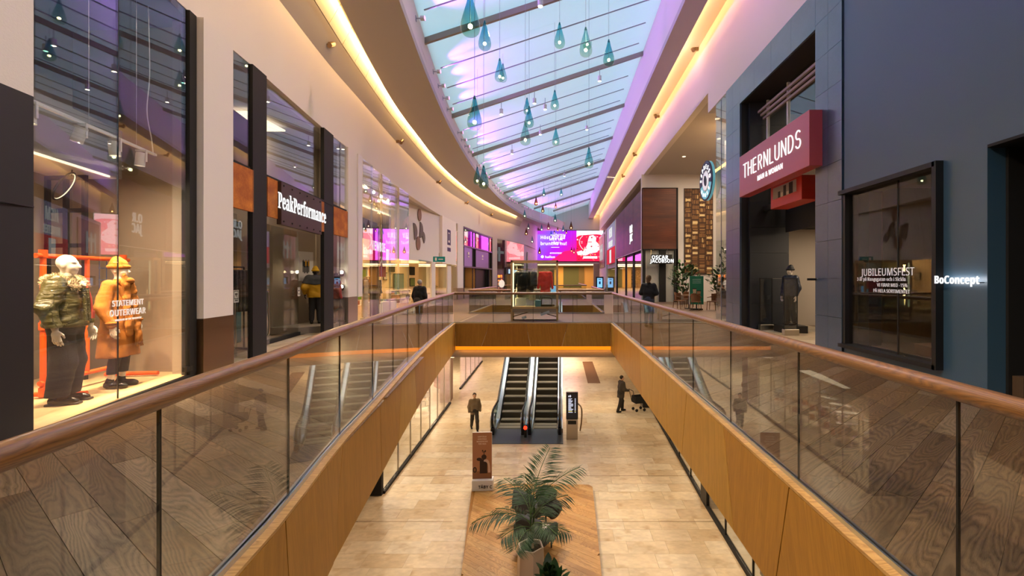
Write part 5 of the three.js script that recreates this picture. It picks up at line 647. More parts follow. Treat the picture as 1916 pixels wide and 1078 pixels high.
// glass corner, round cafe sign
{
  const w = struct('window_9'); for (const [a, b] of [[15.97, 16.5], [16.52, 17.05]]) part(w, 'glass_panel', bx(WR - 0.01, WR + 0.004, 0.02, 8.15, a, b), G.shopglass); part(w, 'glass_panel', bx(5.8, 8.4, 0.02, 8.15, 17.06, 17.075), G.shopglass); part(w, 'glass_joint', bx(WR - 0.015, WR + 0.01, 0.02, 8.15, 16.5, 16.52), G.rod); part(w, 'sill', merge(bx(WR - 0.02, WR + 0.06, 0, 0.05, 15.97, 17.08), bx(WR, 8.4, 0, 0.05, 17.03, 17.1)), G.frame);
  const sg = thing('round_sign', 'round white and teal cafe sign with a coffee bean, hung by the glass corner', 'sign', [WR - 0.05, 5.46, -17.75], RT); const ring = (a, b) => { const s = new THREE.Shape(); s.absarc(0, 0, b, 0, Math.PI * 2); const h = new THREE.Path(); h.absarc(0, 0, a, 0, Math.PI * 2, true); s.holes.push(h); return new THREE.ExtrudeGeometry(s, { depth: 0.03, bevelEnabled: false, curveSegments: 40 }); };
  part(sg, 'disc', cyl(0.76, 0.76, 0.12, 56).rotateX(Math.PI / 2).translate(0, 0, 0), std({ color: 0x6fbccb, roughness: 0.5, emissive: 0x6fbccb, emissiveIntensity: 0.3 })); part(sg, 'ring', ring(0.36, 0.4).translate(0, 0, 0.1), G.whiteMatte); part(sg, 'rim', ring(0.71, 0.77).translate(0, 0, 0.1), std({ color: 0x37304a, roughness: 0.5 }));
  const up = new THREE.Shape(); up.absarc(0, 0, 0.7, -0.25, Math.PI + 0.25, false); up.absarc(0, 0, 0.4, Math.PI + 0.25, -0.25, true); part(sg, 'name_band', new THREE.ExtrudeGeometry(up, { depth: 0.015, bevelEnabled: false, curveSegments: 32 }).translate(0, 0, 0.12), std({ color: 0x3a3358, roughness: 0.5 }));
  part(sg, 'centre', cyl(0.36, 0.36, 0.02, 40).rotateX(Math.PI / 2).translate(0, 0, 0.12), std({ color: 0xe8e6ea, roughness: 0.5, emissive: 0xffffff, emissiveIntensity: 0.3 })); part(sg, 'bean', merge(ell2(0.15, 0.22)), std({ color: 0x2b2838, roughness: 0.5 }));
  const ch = 'ESPRESSO', gl = []; [...ch].forEach((c, i) => { const a = Math.PI * (0.95 - 0.9 * i / 7); gl.push(letters(c, 0.17, 0.02).rotateZ(a - Math.PI / 2).translate(0.55 * Math.cos(a), 0.55 * Math.sin(a), 0.135)); }); [...'HOUSE'].forEach((c, i) => { const a = -Math.PI * (0.78 - 0.56 * i / 4); gl.push(letters(c, 0.15, 0.02).rotateZ(a + Math.PI / 2).translate(0.56 * Math.cos(a), 0.56 * Math.sin(a), 0.135)); }); part(sg, 'sign_letters', merge(gl), L.letter);
  function ell2(a, b) { const s = new THREE.Shape(); s.absellipse(0, 0, a, b, 0, Math.PI * 2, false, 0.4); return new THREE.ExtrudeGeometry(s, { depth: 0.02, bevelEnabled: false, curveSegments: 24 }).translate(0, 0, 0.135); }
  const cw = thing('cafe_lettering', 'pale teal wide letters on a dark band along the cafe back wall', 'sign', [WR + 0.9, 3.0, -19.4], RT); part(cw, 'sign_letters', letters('ESPRESSO', 0.5, 0.04, 'serif_bold'), glow(0x6fb6c8, 0.7)); part(cw, 'band', box(3.4, 0.9, 0.05, 0, 0, -0.04), G.dark);
  cw.position.set(13.7, 3.2, -22);
}
// cafe recess
struct('wall_cafe_end', merge(bx(5.67, 14, 0, 9.05, 32.25, 32.5)), G.white); struct('wall_cafe_back', bx(13.8, 14, 0, 9.05, 16, 32.3), std({ color: 0xc9b592, roughness: 0.8 })); struct('trim_8', bx(WR + 0.0, WR + 0.3, 9.0, 9.07, 18, 32.2), G.white);
{
  const c = struct('ceiling'); for (const [x, d] of [[7.2, 21], [8.3, 24], [7.4, 27.5]]) part(c, 'downlight', cyl(0.1, 0.1, 0.02, 20, x, 9.02, -d), L.shop); part(c, 'beam', bx(8.6, 13.8, 7.5, 9.05, 16, 24), G.white); part(c, 'light_strip', bx(8.4, 8.55, 7.55, 7.62, 18, 26), L.warm); rect(8.3, 7.7, 22, 0.4, 8, Math.PI / 2, WARM, 7); rect(10, 8.9, 26, 4, 8, 'down', SHOP, 5); rect(8.2, 4.4, 29, 3, 3, 'down', SHOP, 2.0);
  const pp = thing('bookshelf_mural', 'tall printed mural of brown bookshelves on the white end wall of the cafe', 'mural', [9.7, 5.0, -32.2]); part(pp, 'sheet', box(2.05, 6.1, 0.04), G.dark); part(pp, 'print', new THREE.PlaneGeometry(2.0, 6.05).translate(0, 0, 0.023), std({ roughness: 0.7, map: canvasTex(340, 1024, (q, w, h) => { const r = rng(31); q.fillStyle = '#2a1a0e'; q.fillRect(0, 0, w, h); for (let c = 0; c < 4; c++) for (let j = 0; j < 17; j++) { const x = c * 86 + 4, y = j * 61 + (c % 2) * 26 - 20; q.fillStyle = '#4a3018'; q.fillRect(x - 2, y, 84, 56); let u = x; const lying = r() < 0.28; while (u < x + 76) { const b = 5 + r() * 9, hh = 34 + r() * 18; q.fillStyle = ['#6d4a28', '#8a6236', '#5a3a20', '#b28c54', '#d3b57c', '#7a5430'][Math.floor(r() * (r() < 0.4 ? 6 : 3))]; if (lying) q.fillRect(x + r() * 10, y + 54 - (u - x) * 0.6, 60, 7); else q.fillRect(u, y + 54 - hh, b - 1, hh); u += b; } if (r() < 0.22) { q.fillStyle = '#e0c890'; q.fillRect(x + 8, y + 22, 60, 24); } } }) }));
  const f = (x0, x1, d0, d1, y) => bx(x0, x1, 0, y, d0, d1);
  // plants
  const bigLeaf = (s) => { const sh = new THREE.Shape(); sh.moveTo(0, 0); sh.bezierCurveTo(s * 0.55, s * 0.3, s * 0.5, s * 0.9, 0, s * 1.25); sh.bezierCurveTo(-s * 0.5, s * 0.9, -s * 0.55, s * 0.3, 0, 0); const g = new THREE.ShapeGeometry(sh, 5), p = g.attributes.position; for (let i = 0; i < p.count; i++) p.setZ(i, -Math.abs(p.getX(i)) * 0.35 - 0.25 * p.getY(i) ** 2 / s); g.computeVertexNormals(); return metre(g); };
  const lg = [bigLeaf(0.16), bigLeaf(0.2), bigLeaf(0.24)], lm = [G.leaf, std({ color: 0x2a4a26, roughness: 0.45, side: THREE.DoubleSide }), std({ color: 0x46703a, roughness: 0.45, side: THREE.DoubleSide })];
  const bush = (name, label, pos, R, H, n, seed, potR) => { const t = thing(name, label, 'plant', pos), r = rng(seed); part(t, 'pot', lathe([[0, 0], [potR * 0.75, 0], [potR, 0.6], [potR * 0.93, 0.6], [potR * 0.9, 0.5], [0, 0.5]], 24), G.greige); part(t, 'soil', cyl(potR * 0.92, potR * 0.92, 0.04, 20, 0, 0.5), G.soil); for (let i = 0; i < 6; i++) { const a = i * 1.05; part(t, 'stem', tube([[0.05 * Math.cos(a), 0.5, 0.05 * Math.sin(a)], [R * 0.4 * Math.cos(a), 0.5 + H * 0.4, R * 0.4 * Math.sin(a)], [R * 0.6 * Math.cos(a), 0.5 + H * 0.8, R * 0.6 * Math.sin(a)]], 0.018, 10, 6), G.brown); }
    for (let i = 0; i < n; i++) { const a = r() * 6.283, u = Math.acos(2 * r() - 1), k = Math.cbrt(r()) ; const m = part(t, 'leaf', lg[Math.floor(r() * 3)], lm[Math.floor(r() * 3)]); m.position.set(R * k * Math.sin(u) * Math.cos(a), 0.6 + H * 0.5 + H * 0.5 * k * Math.cos(u), R * k * Math.sin(u) * Math.sin(a)); m.rotation.set(0.6 + r() * 1.2, -a + Math.PI / 2 + r() - 0.5, (r() - 0.5) * 0.8, 'YXZ'); } return t; };
  bush('potted_fig', 'big leafy dark green plant before the white strip and bookshelf mural', [8.0, 0, -29.6], 1.0, 2.2, 260, 41, 0.42); bush('potted_fig', 'second leafy plant behind the green cafe board', [9.88, 0, -28.6], 0.7, 1.9, 140, 42, 0.36); bush('hanging_bush', 'bright green bush by the glass corner, right of the cafe board', [7.6, 1.1, -20.0], 0.55, 1.6, 150, 43, 0.3);
  solo('plant_plinth', rbox(0.9, 1.1, 0.9, 0.02, 0, 0.55, 0), G.dark, 'dark square plinth that lifts the bright green bush', 'plinth', null, [7.6, 0, -20.0]);
  const bd = thing('cafe_board', 'green poster stand showing two cups among the cafe chairs', 'poster stand', [7.15, 0, -24.1], -0.15); part(bd, 'panel', rbox(0.72, 1.5, 0.06, 0.01, 0, 1.03, 0), std({ color: 0x1f7a5c, roughness: 0.6 })); part(bd, 'edge', box(0.03, 1.5, 0.08, -0.37, 1.03, 0), G.whiteMatte); part(bd, 'print', new THREE.PlaneGeometry(0.7, 1.48).translate(0, 1.03, 0.032), std({ roughness: 0.6, map: canvasTex(256, 540, (q, w, h) => { q.fillStyle = '#1d7d5e'; q.fillRect(0, 0, w, h); q.strokeStyle = '#cfe6d8'; q.lineWidth = 4; for (let j = 0; j < 3; j++) { q.beginPath(); for (let i = 0; i < 24; i++) q.lineTo(50 + i * 7, 60 + j * 34 + 8 * Math.sin(i * 1.9 + j)); q.stroke(); } for (const [x, y, s, c] of [[90, 250, 1, '#cdb896'], [170, 290, 1.1, '#a8825c']]) { q.fillStyle = c; q.beginPath(); q.moveTo(x - 34 * s, y); q.lineTo(x + 34 * s, y); q.lineTo(x + 25 * s, y + 100 * s); q.lineTo(x - 25 * s, y + 100 * s); q.fill(); q.fillStyle = '#2d2620'; q.fillRect(x - 37 * s, y - 16, 74 * s, 16); } }) })); part(bd, 'foot', merge(box(0.6, 0.06, 0.4, 0, 0.03, 0), box(0.06, 0.28, 0.06, 0, 0.17, 0)), G.frame);
  const rat = std({ color: 0x7a5230, roughness: 0.7, bumpMap: T.knit, bumpScale: 0.004 });
  const chair = thing('cafe_chair', 'rattan cafe chair at the left of the green board', 'chair', [6.35, 0, -24.6], 0.8, 'rattan cafe chairs'); part(chair, 'seat', rbox(0.46, 0.05, 0.46, 0.02, 0, 0.45, 0), rat); part(chair, 'backrest', new THREE.CylinderGeometry(0.25, 0.25, 0.38, 20, 1, true, Math.PI * 0.55, Math.PI * 0.9).translate(0, 0.68, 0.02), std({ color: 0x7a5230, roughness: 0.7, side: THREE.DoubleSide })); for (const [x, z] of [[-0.2, -0.2], [0.2, -0.2], [-0.2, 0.2], [0.2, 0.2]]) part(chair, 'leg', rod([x, 0.44, z], [x * 1.15, 0, z * 1.15], 0.018, 8), rat); part(chair, 'arm_rail', tube([[-0.25, 0.66, 0.2], [-0.27, 0.72, -0.05], [0, 0.9, -0.26], [0.27, 0.72, -0.05], [0.25, 0.66, 0.2]], 0.018, 30, 8), rat);
  copy(chair, 'rattan cafe chair standing in front of the green board', [6.9, 0, -23.4], 2.6); copy(chair, 'rattan cafe chair at the round table right of the green board', [7.9, 0, -23.8], -2.2); copy(chair, 'rattan cafe chair farthest back beside the leafy plants', [7.3, 0, -26.3], 0.3);
  const tb = thing('cafe_table', 'small round cafe table between the rattan chairs', 'table', [7.0, 0, -25.0]); part(tb, 'tabletop', cyl(0.35, 0.35, 0.03, 32, 0, 0.72), std({ color: 0x8a6a48, roughness: 0.5 })); part(tb, 'column', cyl(0.03, 0.03, 0.72, 12), G.frame); part(tb, 'base', cyl(0.22, 0.2, 0.02, 24), G.frame);
  const sit = figure('person', 'person in dark blue sitting half hidden right of the green cafe board', 'person', [7.95, 0, -23.85], -2.2, { pose: {}, skin: G.skin, legMat: std({ color: 0x1d2c48, roughness: 0.8 }), coat: { hem: 0.9 }, coatR: 0.025, coatMat: std({ color: 0x4a2820, roughness: 0.8 }), hair: G.dark, hands: false }); sit.t.scale.setScalar(0.74);
  sit.t.position.set(8.25, 0, -23.2); sit.t.userData.label = 'small figure in dark blue trousers standing half hidden right of the green cafe board';
  for (const [x, y, d, i] of [[9.7, 3.55, 26, 'left'], [10.3, 3.9, 27, 'right']]) { const o = thing('cafe_pendant', `glowing ${i} cafe pendant in front of the bookshelf mural`, 'pendant lamp', [x, y, -d]); part(o, 'cord', cyl(0.008, 0.008, 9.03 - y, 6), G.black); part(o, 'shade', lathe([[0.03, 0.06], [0.12, 0], [0.18, -0.16], [0.17, -0.16], [0.1, -0.01]], 20), G.bronze); part(o, 'bulb', new THREE.SphereGeometry(0.08, 14, 10).translate(0, -0.12, 0), L.warm); }
}
// brown box shop
{
  const B = struct('wall_brown_box'); part(B, 'panel', bx(5.72, 8.08, 3.75, 8.0, 32.02, 32.2), G.brown); part(B, 'panel_frame', merge(bx(8.08, 8.2, 0, 8.06, 32.0, 32.24), bx(5.7, 8.2, 8.0, 8.06, 32.0, 32.24), bx(5.7, 8.2, 3.68, 3.75, 32.0, 32.24)), G.frame);
  [[32.2, 36.2], [36.25, 41.5], [41.55, 47.5]].forEach(([a, b]) => part(B, 'panel', bx(5.68, 5.78, 3.75, 8.0, a, b), G.brown)); part(B, 'edge_light', bx(5.66, 5.72, 3.7, 3.75, 32.2, 47.6), std({ color: 0xd8cfd8, roughness: 0.5 }));
  part(B, 'soffit', bx(5.7, 8.2, 3.66, 3.7, 32.2, 40), G.dark);
  const logo = thing('wall_sign', 'white two-line initials on the brown side panels of the box shop', 'sign', [5.66, 5.3, -37.0], RT); part(logo, 'sign_letters', merge(letters('O.R', 0.62, 0.04).translate(0, 0.4, 0), letters('JAC', 0.62, 0.04).translate(0, -0.4, 0)), L.letter);
  const w = struct('window_10'); for (const d of [32.1, 36.3, 40.6, 47.4]) part(w, 'window_frame', bx(5.74, 5.9, 0, 3.7, d, d + 0.5), G.frame); for (const [a, b] of [[32.7, 36.2], [36.9, 40.5], [41.2, 47.3]]) part(w, 'glass_panel', bx(5.8, 5.815, 0.03, 3.68, a, b), G.shopglass); part(w, 'window_frame', merge(bx(5.74, 5.9, 0, 3.7, 31.98, 32.15), bx(6.9, 7.35, 0, 3.7, 32.05, 32.2), bx(7.95, 8.2, 0, 3.7, 32.0, 32.2)), G.frame); part(w, 'glass_panel', bx(7.35, 7.95, 0.03, 3.68, 32.1, 32.115), G.shopglass); part(w, 'glass_panel', bx(6.0, 6.9, 0.03, 3.68, 32.1, 32.115), G.shopglass);
  struct('wall_box_shop', merge(bx(5.8, 12, 0, 3.7, 40.3, 40.5), bx(11.8, 12, 0, 3.7, 32.5, 40.4)), std({ color: 0xb09a80, roughness: 0.8 })); struct('ceiling_box_shop', bx(5.8, 12, 3.5, 3.66, 32.3, 40.5), G.dark); const lp = struct('ceiling'); for (const [x, d] of [[6.6, 33], [7.2, 33.4], [6.8, 34.6]]) part(lp, 'downlight', cyl(0.1, 0.1, 0.03, 16, x, 3.46, -d), L.spark); rect(7.5, 3.45, 35, 2, 3, 'down', SHOP, 7);
  const sg = thing('hanging_sign', 'black hanging sign with white two-line name in front of the brown box shop', 'sign', [6.95, 3.0, -31.6]); part(sg, 'board', rbox(1.45, 0.66, 0.1, 0.01), G.black); part(sg, 'sign_letters', merge(letters('OSCAR', 0.25, 0.02, 'sans_bold', 1.05).translate(-0.12, 0.14, 0.05), letters('JACOBSON', 0.25, 0.02, 'sans_bold', 0.93).translate(0, -0.15, 0.05)), glow(0xffffff, 1.2)); for (const s of [-0.5, 0.5]) part(sg, 'hanger', rod([s, 0.33, 0], [s, 0.72, -0.42], 0.014), G.steel);
  for (let i = 0; i < 4; i++) { const t = thing('dress_form', ['first', 'second', 'third', 'fourth'][i] + ' small torso form in dark clothes behind the black hanging sign', 'mannequin', [6.3 + i * 0.36, 0, -33.4 - (i % 2) * 0.8]); part(t, 'stand', cyl(0.03, 0.03, 0.95, 8), G.bronze); garment(t, 'jacket', [G.dark, std({ color: 0x3c2a20, roughness: 0.8 }), std({ color: 0x5c4c3c, roughness: 0.8 }), G.black][i], 0.42, 0.7, 0, 1.62, 0); part(t, 'cap', new THREE.SphereGeometry(0.09, 14, 10).translate(0, 1.7, 0), G.bronze); }
  const arch = thing('mirror', 'black arched mirror inside the brown box shop', 'mirror', [7.7, 1.3, -34.5]); const as = new THREE.Shape(); as.moveTo(-0.4, 0); as.lineTo(0.4, 0); as.lineTo(0.4, 1.0); as.absarc(0, 1.0, 0.4, 0, Math.PI); as.lineTo(-0.4, 0); part(arch, 'panel', new THREE.ExtrudeGeometry(as, { depth: 0.05, bevelEnabled: false }), G.blackGloss);
  const pl = thing('potted_palm', 'spiky light green plant on the floor behind the box shop window', 'plant', [7.65, 0, -33.2]), r = rng(51), g = []; for (let i = 0; i < 60; i++) { const a = r() * 6.28, k = 0.3 + r() * 0.5; g.push(new THREE.ConeGeometry(0.03, 0.9, 4).translate(0, 0.45, 0).rotateX(k).rotateY(a).translate(0, 0.5, 0)); } part(pl, 'leaves', metre(merge(g)), lmGreen(), undefined, 'stuff'); part(pl, 'pot', lathe([[0, 0], [0.25, 0], [0.34, 0.55], [0.3, 0.55], [0, 0.45]], 20), std({ color: 0x7a6040, roughness: 0.6 }));
  const pl2 = thing('potted_tree', 'slim dark tree inside the side window of the box shop', 'plant', [6.4, 0, -38.5]), g2 = [], r2 = rng(52); for (let i = 0; i < 120; i++) g2.push(new THREE.SphereGeometry(0.09, 6, 4).scale(1, 0.3, 1).rotateX(r2()).translate((r2() - 0.5) * 0.9, 1.2 + r2() * 1.3, (r2() - 0.5) * 0.9)); part(pl2, 'foliage', metre(merge(g2)), G.leaf, undefined, 'stuff'); part(pl2, 'trunk', cyl(0.03, 0.025, 1.5, 8), G.brown); part(pl2, 'pot', cyl(0.2, 0.28, 0.4, 20), G.brown);
  function lmGreen() { return std({ color: 0x5a8040, roughness: 0.5 }); }
  // farther fronts
  column2(47.6, 48.8); column2(58.4, 59.8);
  function column2(a, b) { struct('column_9', bx(5.72, 6.1, 0.9, 8.0, a, b), G.white); struct('column_10', bx(5.71, 6.1, 0, 0.9, a, b), G.steel); }
  const ad = thing('poster_screen', 'tall lit poster with grey top and red foot beside the brown box shop', 'screen', [5.76, 5.7, -53.0], RT); part(ad, 'screen', box(8.6, 4.5, 0.1), std({ roughness: 0.5, color: 0x8899a8, emissive: 0x8899a8, emissiveIntensity: 0.25 })); part(ad, 'screen_foot', box(8.6, 1.8, 0.02, 0, -1.4, 0.06), std({ color: 0xd02438, emissive: 0xd02438, emissiveIntensity: 0.5 })); part(ad, 'sign_letters', merge(letters('HEM', 1.1, 0.03).translate(0, 1.3, 0.06), letters('NYHETER', 0.7, 0.03).translate(0, 0.0, 0.06), box(1.6, 1.5, 0.03, 0, -1.45, 0.09)), glow(0xffffff, 0.6));
  struct('wall_right_far', merge(bx(5.78, 6.1, 0, 8.0, 59.8, 70), bx(5.9, 6.1, 2.9, 3.4, 48.8, 58.4)), G.white); part(struct('window_11'), 'glass_panel', bx(5.82, 5.835, 0.03, 2.9, 48.8, 58.4), G.shopglass);
  const fr = thing('wall_sign', 'white angular emblem on a brown panel at the far end of the right wall', 'sign', [5.74, 5.4, -64.5], RT); part(fr, 'board', box(8, 4.4, 0.08), G.brown); part(fr, 'emblem', merge(box(0.5, 2.2, 0.05, -2.2, 0, 0.06), box(0.5, 2.2, 0.05, -0.6, 0, 0.06), box(0.5, 2.2, 0.05, 1.0, 0, 0.06), box(3.6, 0.4, 0.05, -0.6, 0.3, 0.06)), glow(0xffffff, 0.4));
  rect(6.6, 2.8, 53, 1, 8, 'down', SHOP, 5); struct('wall_far_shop', bx(8.2, 8.3, 0, 3.4, 47, 60), std({ color: 0xb89a68, roughness: 0.8 }));
}
// ---------------------------------------------------------------- the wall screen
{
  const s = thing('wall_screen', 'huge wall screen, purple advert beside a red and white one, on the end wall', 'screen', [1.3, 6.7, -69.95]);
  part(s, 'cabinet', box(10.4, 4.9, 0.3, 0, 0, 0), G.black);
  const img = canvasTex(1040, 490, (q, w, h) => {
    const g = q.createLinearGradient(0, 0, 600, h); g.addColorStop(0, '#c42be0'); g.addColorStop(0.28, '#7a5cf0'); g.addColorStop(0.55, '#b512e6'); g.addColorStop(1, '#f00878'); q.fillStyle = g; q.fillRect(0, 0, 620, h);
    const b = q.createLinearGradient(0, 120, 420, h); b.addColorStop(0, 'rgba(150,120,255,.9)'); b.addColorStop(0.6, 'rgba(190,20,230,0)'); q.fillStyle = b; q.fillRect(0, 60, 420, h); q.fillStyle = '#f2146e'; q.beginPath(); q.moveTo(200, h); q.lineTo(430, 330); q.lineTo(620, 300); q.lineTo(620, h); q.fill();
    q.fillStyle = '#fff'; q.font = 'bold 72px sans-serif'; q.fillText('Höst kul på', 52, 134, 560); q.fillText('bruncha nu!', 52, 232, 470); q.font = 'bold 58px sans-serif'; q.fillText('MER UR', 190, 158, 250); q.fillText('HÖSTEN', 240, 96, 210); q.font = 'bold 50px sans-serif'; q.fillText('KÖPET', 220, 214, 210); q.fillRect(220, 262, 130, 8); q.font = 'bold 42px sans-serif'; q.fillText('annonser', 200, 372, 200); q.font = 'bold 52px sans-serif'; q.fillText('hallon', 126, 440, 190); q.beginPath(); q.arc(84, 418, 24, 0, 7); q.fill();
    q.fillStyle = '#ee1246'; q.fillRect(620, 0, 420, h); q.fillStyle = '#f4f6f8'; q.beginPath(); q.moveTo(620, 0); q.lineTo(w, 0); q.lineTo(w, 80); q.bezierCurveTo(940, 40, 860, 70, 800, 66); q.bezierCurveTo(720, 80, 660, 60, 620, 110); q.fill();
    q.fillStyle = '#fff2f2'; q.beginPath(); [[800, 150], [820, 84], [880, 70], [930, 110], [922, 170], [970, 220], [985, 300], [930, 350], [840, 362], [760, 400], [640, 390], [624, 340], [720, 310], [770, 260], [790, 215]].forEach(([x, y]) => q.lineTo(x, y)); q.fill(); q.fillStyle = '#d8203c'; q.fillRect(800, 176, 60, 12); q.strokeStyle = '#ffe4e8'; q.lineWidth = 9; q.beginPath(); q.moveTo(720, 80); q.bezierCurveTo(640, 150, 640, 220, 740, 320); q.stroke(); const r = rng(61); for (let i = 0; i < 60; i++) { q.fillStyle = ['#ffd0d8', '#ff8a98', '#a80c30', '#ffb060'][i % 4]; q.beginPath(); q.arc(630 + r() * 400, 90 + r() * 380, 4 + r() * 10, 0, 7); q.fill(); } q.fillStyle = '#fff6f4'; q.fillRect(725, 410, 220, 36);
  });
  part(s, 'screen', new THREE.PlaneGeometry(10.2, 4.7).translate(0, 0, 0.155), std({ color: 0x000000, roughness: 0.6, emissiveMap: img, emissive: 0xffffff, emissiveIntensity: 1.0 }));
  rect(-1.2, 6.7, 69.6, 6, 4.6, Math.PI, new THREE.Color().setRGB(0.75, 0.15, 0.9), 2); rect(4.3, 6.7, 69.6, 4, 4.6, Math.PI, new THREE.Color().setRGB(1, 0.3, 0.35), 2);
  const k = thing('info_kiosk', 'black floor-standing kiosk with a pale blue screen at the far right', 'kiosk', [5.1, 0, -61], 0.1); k.scale.setScalar(0.74); part(k, 'body', rbox(1.4, 2.6, 0.2, 0.06, 0, 1.3, 0), G.black); part(k, 'screen', box(0.95, 1.7, 0.02, 0, 1.5, 0.105), glow(0x86c8ff, 0.9)); part(k, 'print', merge(box(0.3, 0.5, 0.01, 0, 1.5, 0.12), box(0.5, 0.12, 0.01, 0, 2.1, 0.12)), std({ color: 0x2c4a80, roughness: 0.5 }));
}
// ---------------------------------------------------------------- glass drop pendants: hung from the skylight
{
  const prof = [[0.012, 0.5], [0.03, 0.49], [0.042, 0.45], [0.06, 0.36], [0.105, 0.2], [0.15, 0.04], [0.168, -0.07], [0.16, -0.16], [0.12, -0.22], [0.06, -0.248], [0.001, -0.255]];
  const smooth = new THREE.SplineCurve(prof.map(([a, b]) => new THREE.Vector2(a, b))).getPoints(36).map((p) => [p.x, p.y]), shell0 = lathe(smooth, 36), ball = new THREE.SphereGeometry(0.042, 16, 12).translate(0, -0.08, 0), cap_ = cyl(0.032, 0.022, 0.07, 16, 0, 0.46), stem = cyl(0.008, 0.008, 0.5, 8, 0, -0.05);
  const dyed = (top, low) => { const s = shell0.clone(), p = s.attributes.position, c = new Float32Array(p.count * 3), A = new THREE.Color(top), B = new THREE.Color(low); for (let i = 0; i < p.count; i++) { const q = new THREE.Color().lerpColors(B, A, Math.min(1, Math.max(0, (p.getY(i) + 0.2) / 0.45))); c.set([q.r, q.g, q.b], i * 3); } s.setAttribute('color', new THREE.BufferAttribute(c, 3)); return s; };
  const tint = (c, ior = 1.4) => phy({ color: c, transmission: 1, thickness: 0, roughness: 0, ior, side: THREE.DoubleSide, vertexColors: true });
  const M0 = tint(0xffffff), M = { teal: dyed(0x98d8de, 0xe0f0e2), deep: dyed(0x86cdd8, 0xd2e8dc), clear: dyed(0xb4dcdc, 0xe6f2e8), amber: dyed(0xa87854, 0xe2b88c), pink: dyed(0xc79aa4, 0xecd0c8) }, bulb = glow(0xffe2a8, 22), capM = { teal: 0x1f7f8a, deep: 0x176c7c, clear: 0x5a8a88, amber: 0x4a2a18, pink: 0x8a5a62 };
  for (const k in capM) capM[k] = std({ color: capM[k], roughness: 0.3 });
  const hang = (px, y0, y1, kind, label, H = 0.75) => {
    const d = F * H / (y1 - y0), s = H / 0.755, p = at(px, y1, d), t = thing('glass_pendant', label, 'pendant lamp', [p[0], p[1] + 0.255 * s, p[2]]); t.scale.setScalar(s);
    part(t, 'glass_shade', M[kind], M0); part(t, 'bulb', ball, bulb); part(t, 'cap', cap_, capM[kind]); part(t, 'stem', stem, G.steel); const top = roofY(Math.max(p[0], -5)) - 0.02; part(t, 'cable', cyl(0.006, 0.006, (top - p[1]) / s - 0.755, 6, 0, 0.5), G.rod); return t;
  };
  hang(880, -12, 68, 'deep', 'largest and nearest deep teal glass drop pendant, cut by the top edge'); hang(907, 41, 94, 'deep', 'teal glass drop pendant just right of and below the largest one'); hang(935, 111, 153, 'teal', 'front one of a close pair of teal drops below the largest pendant'); hang(941, 120, 154, 'clear', 'paler drop tucked behind the front one of the pair below the largest pendant');
  hang(888, 182, 243, 'deep', 'large deep teal drop pendant hanging alone at the left, in front of a beam'); hang(1047, 44, 90, 'teal', 'teal drop pendant left of the pale pair near the top centre'); hang(1096, 53, 106, 'clear', 'pale green drop pendant of the pair near the top, with overlapping rims'); hang(1099, 54, 92, 'teal', 'smaller teal drop behind the pale green one near the top', 0.9); hang(1139, 76, 123, 'deep', 'teal drop pendant farthest right under the skylight, near the top');
  hang(1038, 170, 206, 'teal', 'small teal drop pendant in the middle, above the triple cluster at its right'); hang(986, 184, 214, 'deep', 'topmost small drop of the cluster of three in the centre'); hang(990, 200, 239, 'deep', 'middle deep teal drop of the cluster of three in the centre'); hang(983, 228, 272, 'clear', 'lowest and palest drop of the cluster of three in the centre'); hang(1040, 241, 273, 'teal', 'small teal drop pendant just right of the lowest of the cluster');
  hang(1102, 277, 315, 'teal', 'teal drop pendant low on the right with a second rim inside'); hang(905, 311, 354, 'deep', 'right and larger drop of the pair hanging before the curved left soffit'); hang(893, 313, 346, 'deep', 'left and smaller drop of the pair hanging before the curved left soffit');
  const far = [[345, 75, 168, 'teal', 'far teal drop, upper left of the two against the last skylight bays'], [540, 78, 165, 'teal', 'far teal drop, upper right of the two against the last skylight bays'], [258, 172, 268, 'amber', 'far amber drop hanging just below the last skylight beams on the left'], [333, 265, 348, 'amber', 'far amber drop with a violet top under the last skylight beams'], [478, 235, 300, 'amber', 'far slim amber drop in the middle under the last skylight beams'], [130, 320, 405, 'teal', 'far teal drop in front of the end of the curved soffit'], [472, 368, 458, 'deep', 'far deep teal drop above the middle of the wall screen'], [172, 465, 540, 'clear', 'far clear drop above the amber one at the lit left wall'], [148, 520, 602, 'amber', 'far dark amber drop in front of the lit left wall'], [320, 482, 554, 'teal', 'far teal drop at the upper left corner of the wall screen'], [397, 455, 542, 'pink', 'far pink drop just above the top edge of the wall screen'], [562, 490, 568, 'teal', 'far teal drop over the right half of the purple advert, at its top edge'], [650, 450, 538, 'amber', 'far large amber drop right of the others above the wall screen'], [500, 508, 558, 'amber', 'tiny amber drop at the top edge of the purple advert'], [597, 535, 585, 'amber', 'tiny dark amber drop in the purple advert near its top right'], [463, 540, 585, 'pink', 'tiny pink drop in the purple advert, upper middle'], [427, 550, 612, 'teal', 'small faint teal drop in front of the white words'], [215, 612, 690, 'clear', 'far pale blue drop left of the wall screen'], [297, 735, 812, 'amber', 'far amber drop at the lower left corner of the wall screen'], [655, 735, 790, 'amber', 'far amber drop in the lower right of the purple advert'], [683, 740, 812, 'pink', 'far pink drop beside the amber one at the lower right of the advert']];
  for (const [x, a, b, k, l] of far) hang(960 + x / 5.99, 340 + a / 5.99, 340 + b / 5.99, k, l, Math.min(0.8, (b - a) / 5.99 * 55 / F));
}
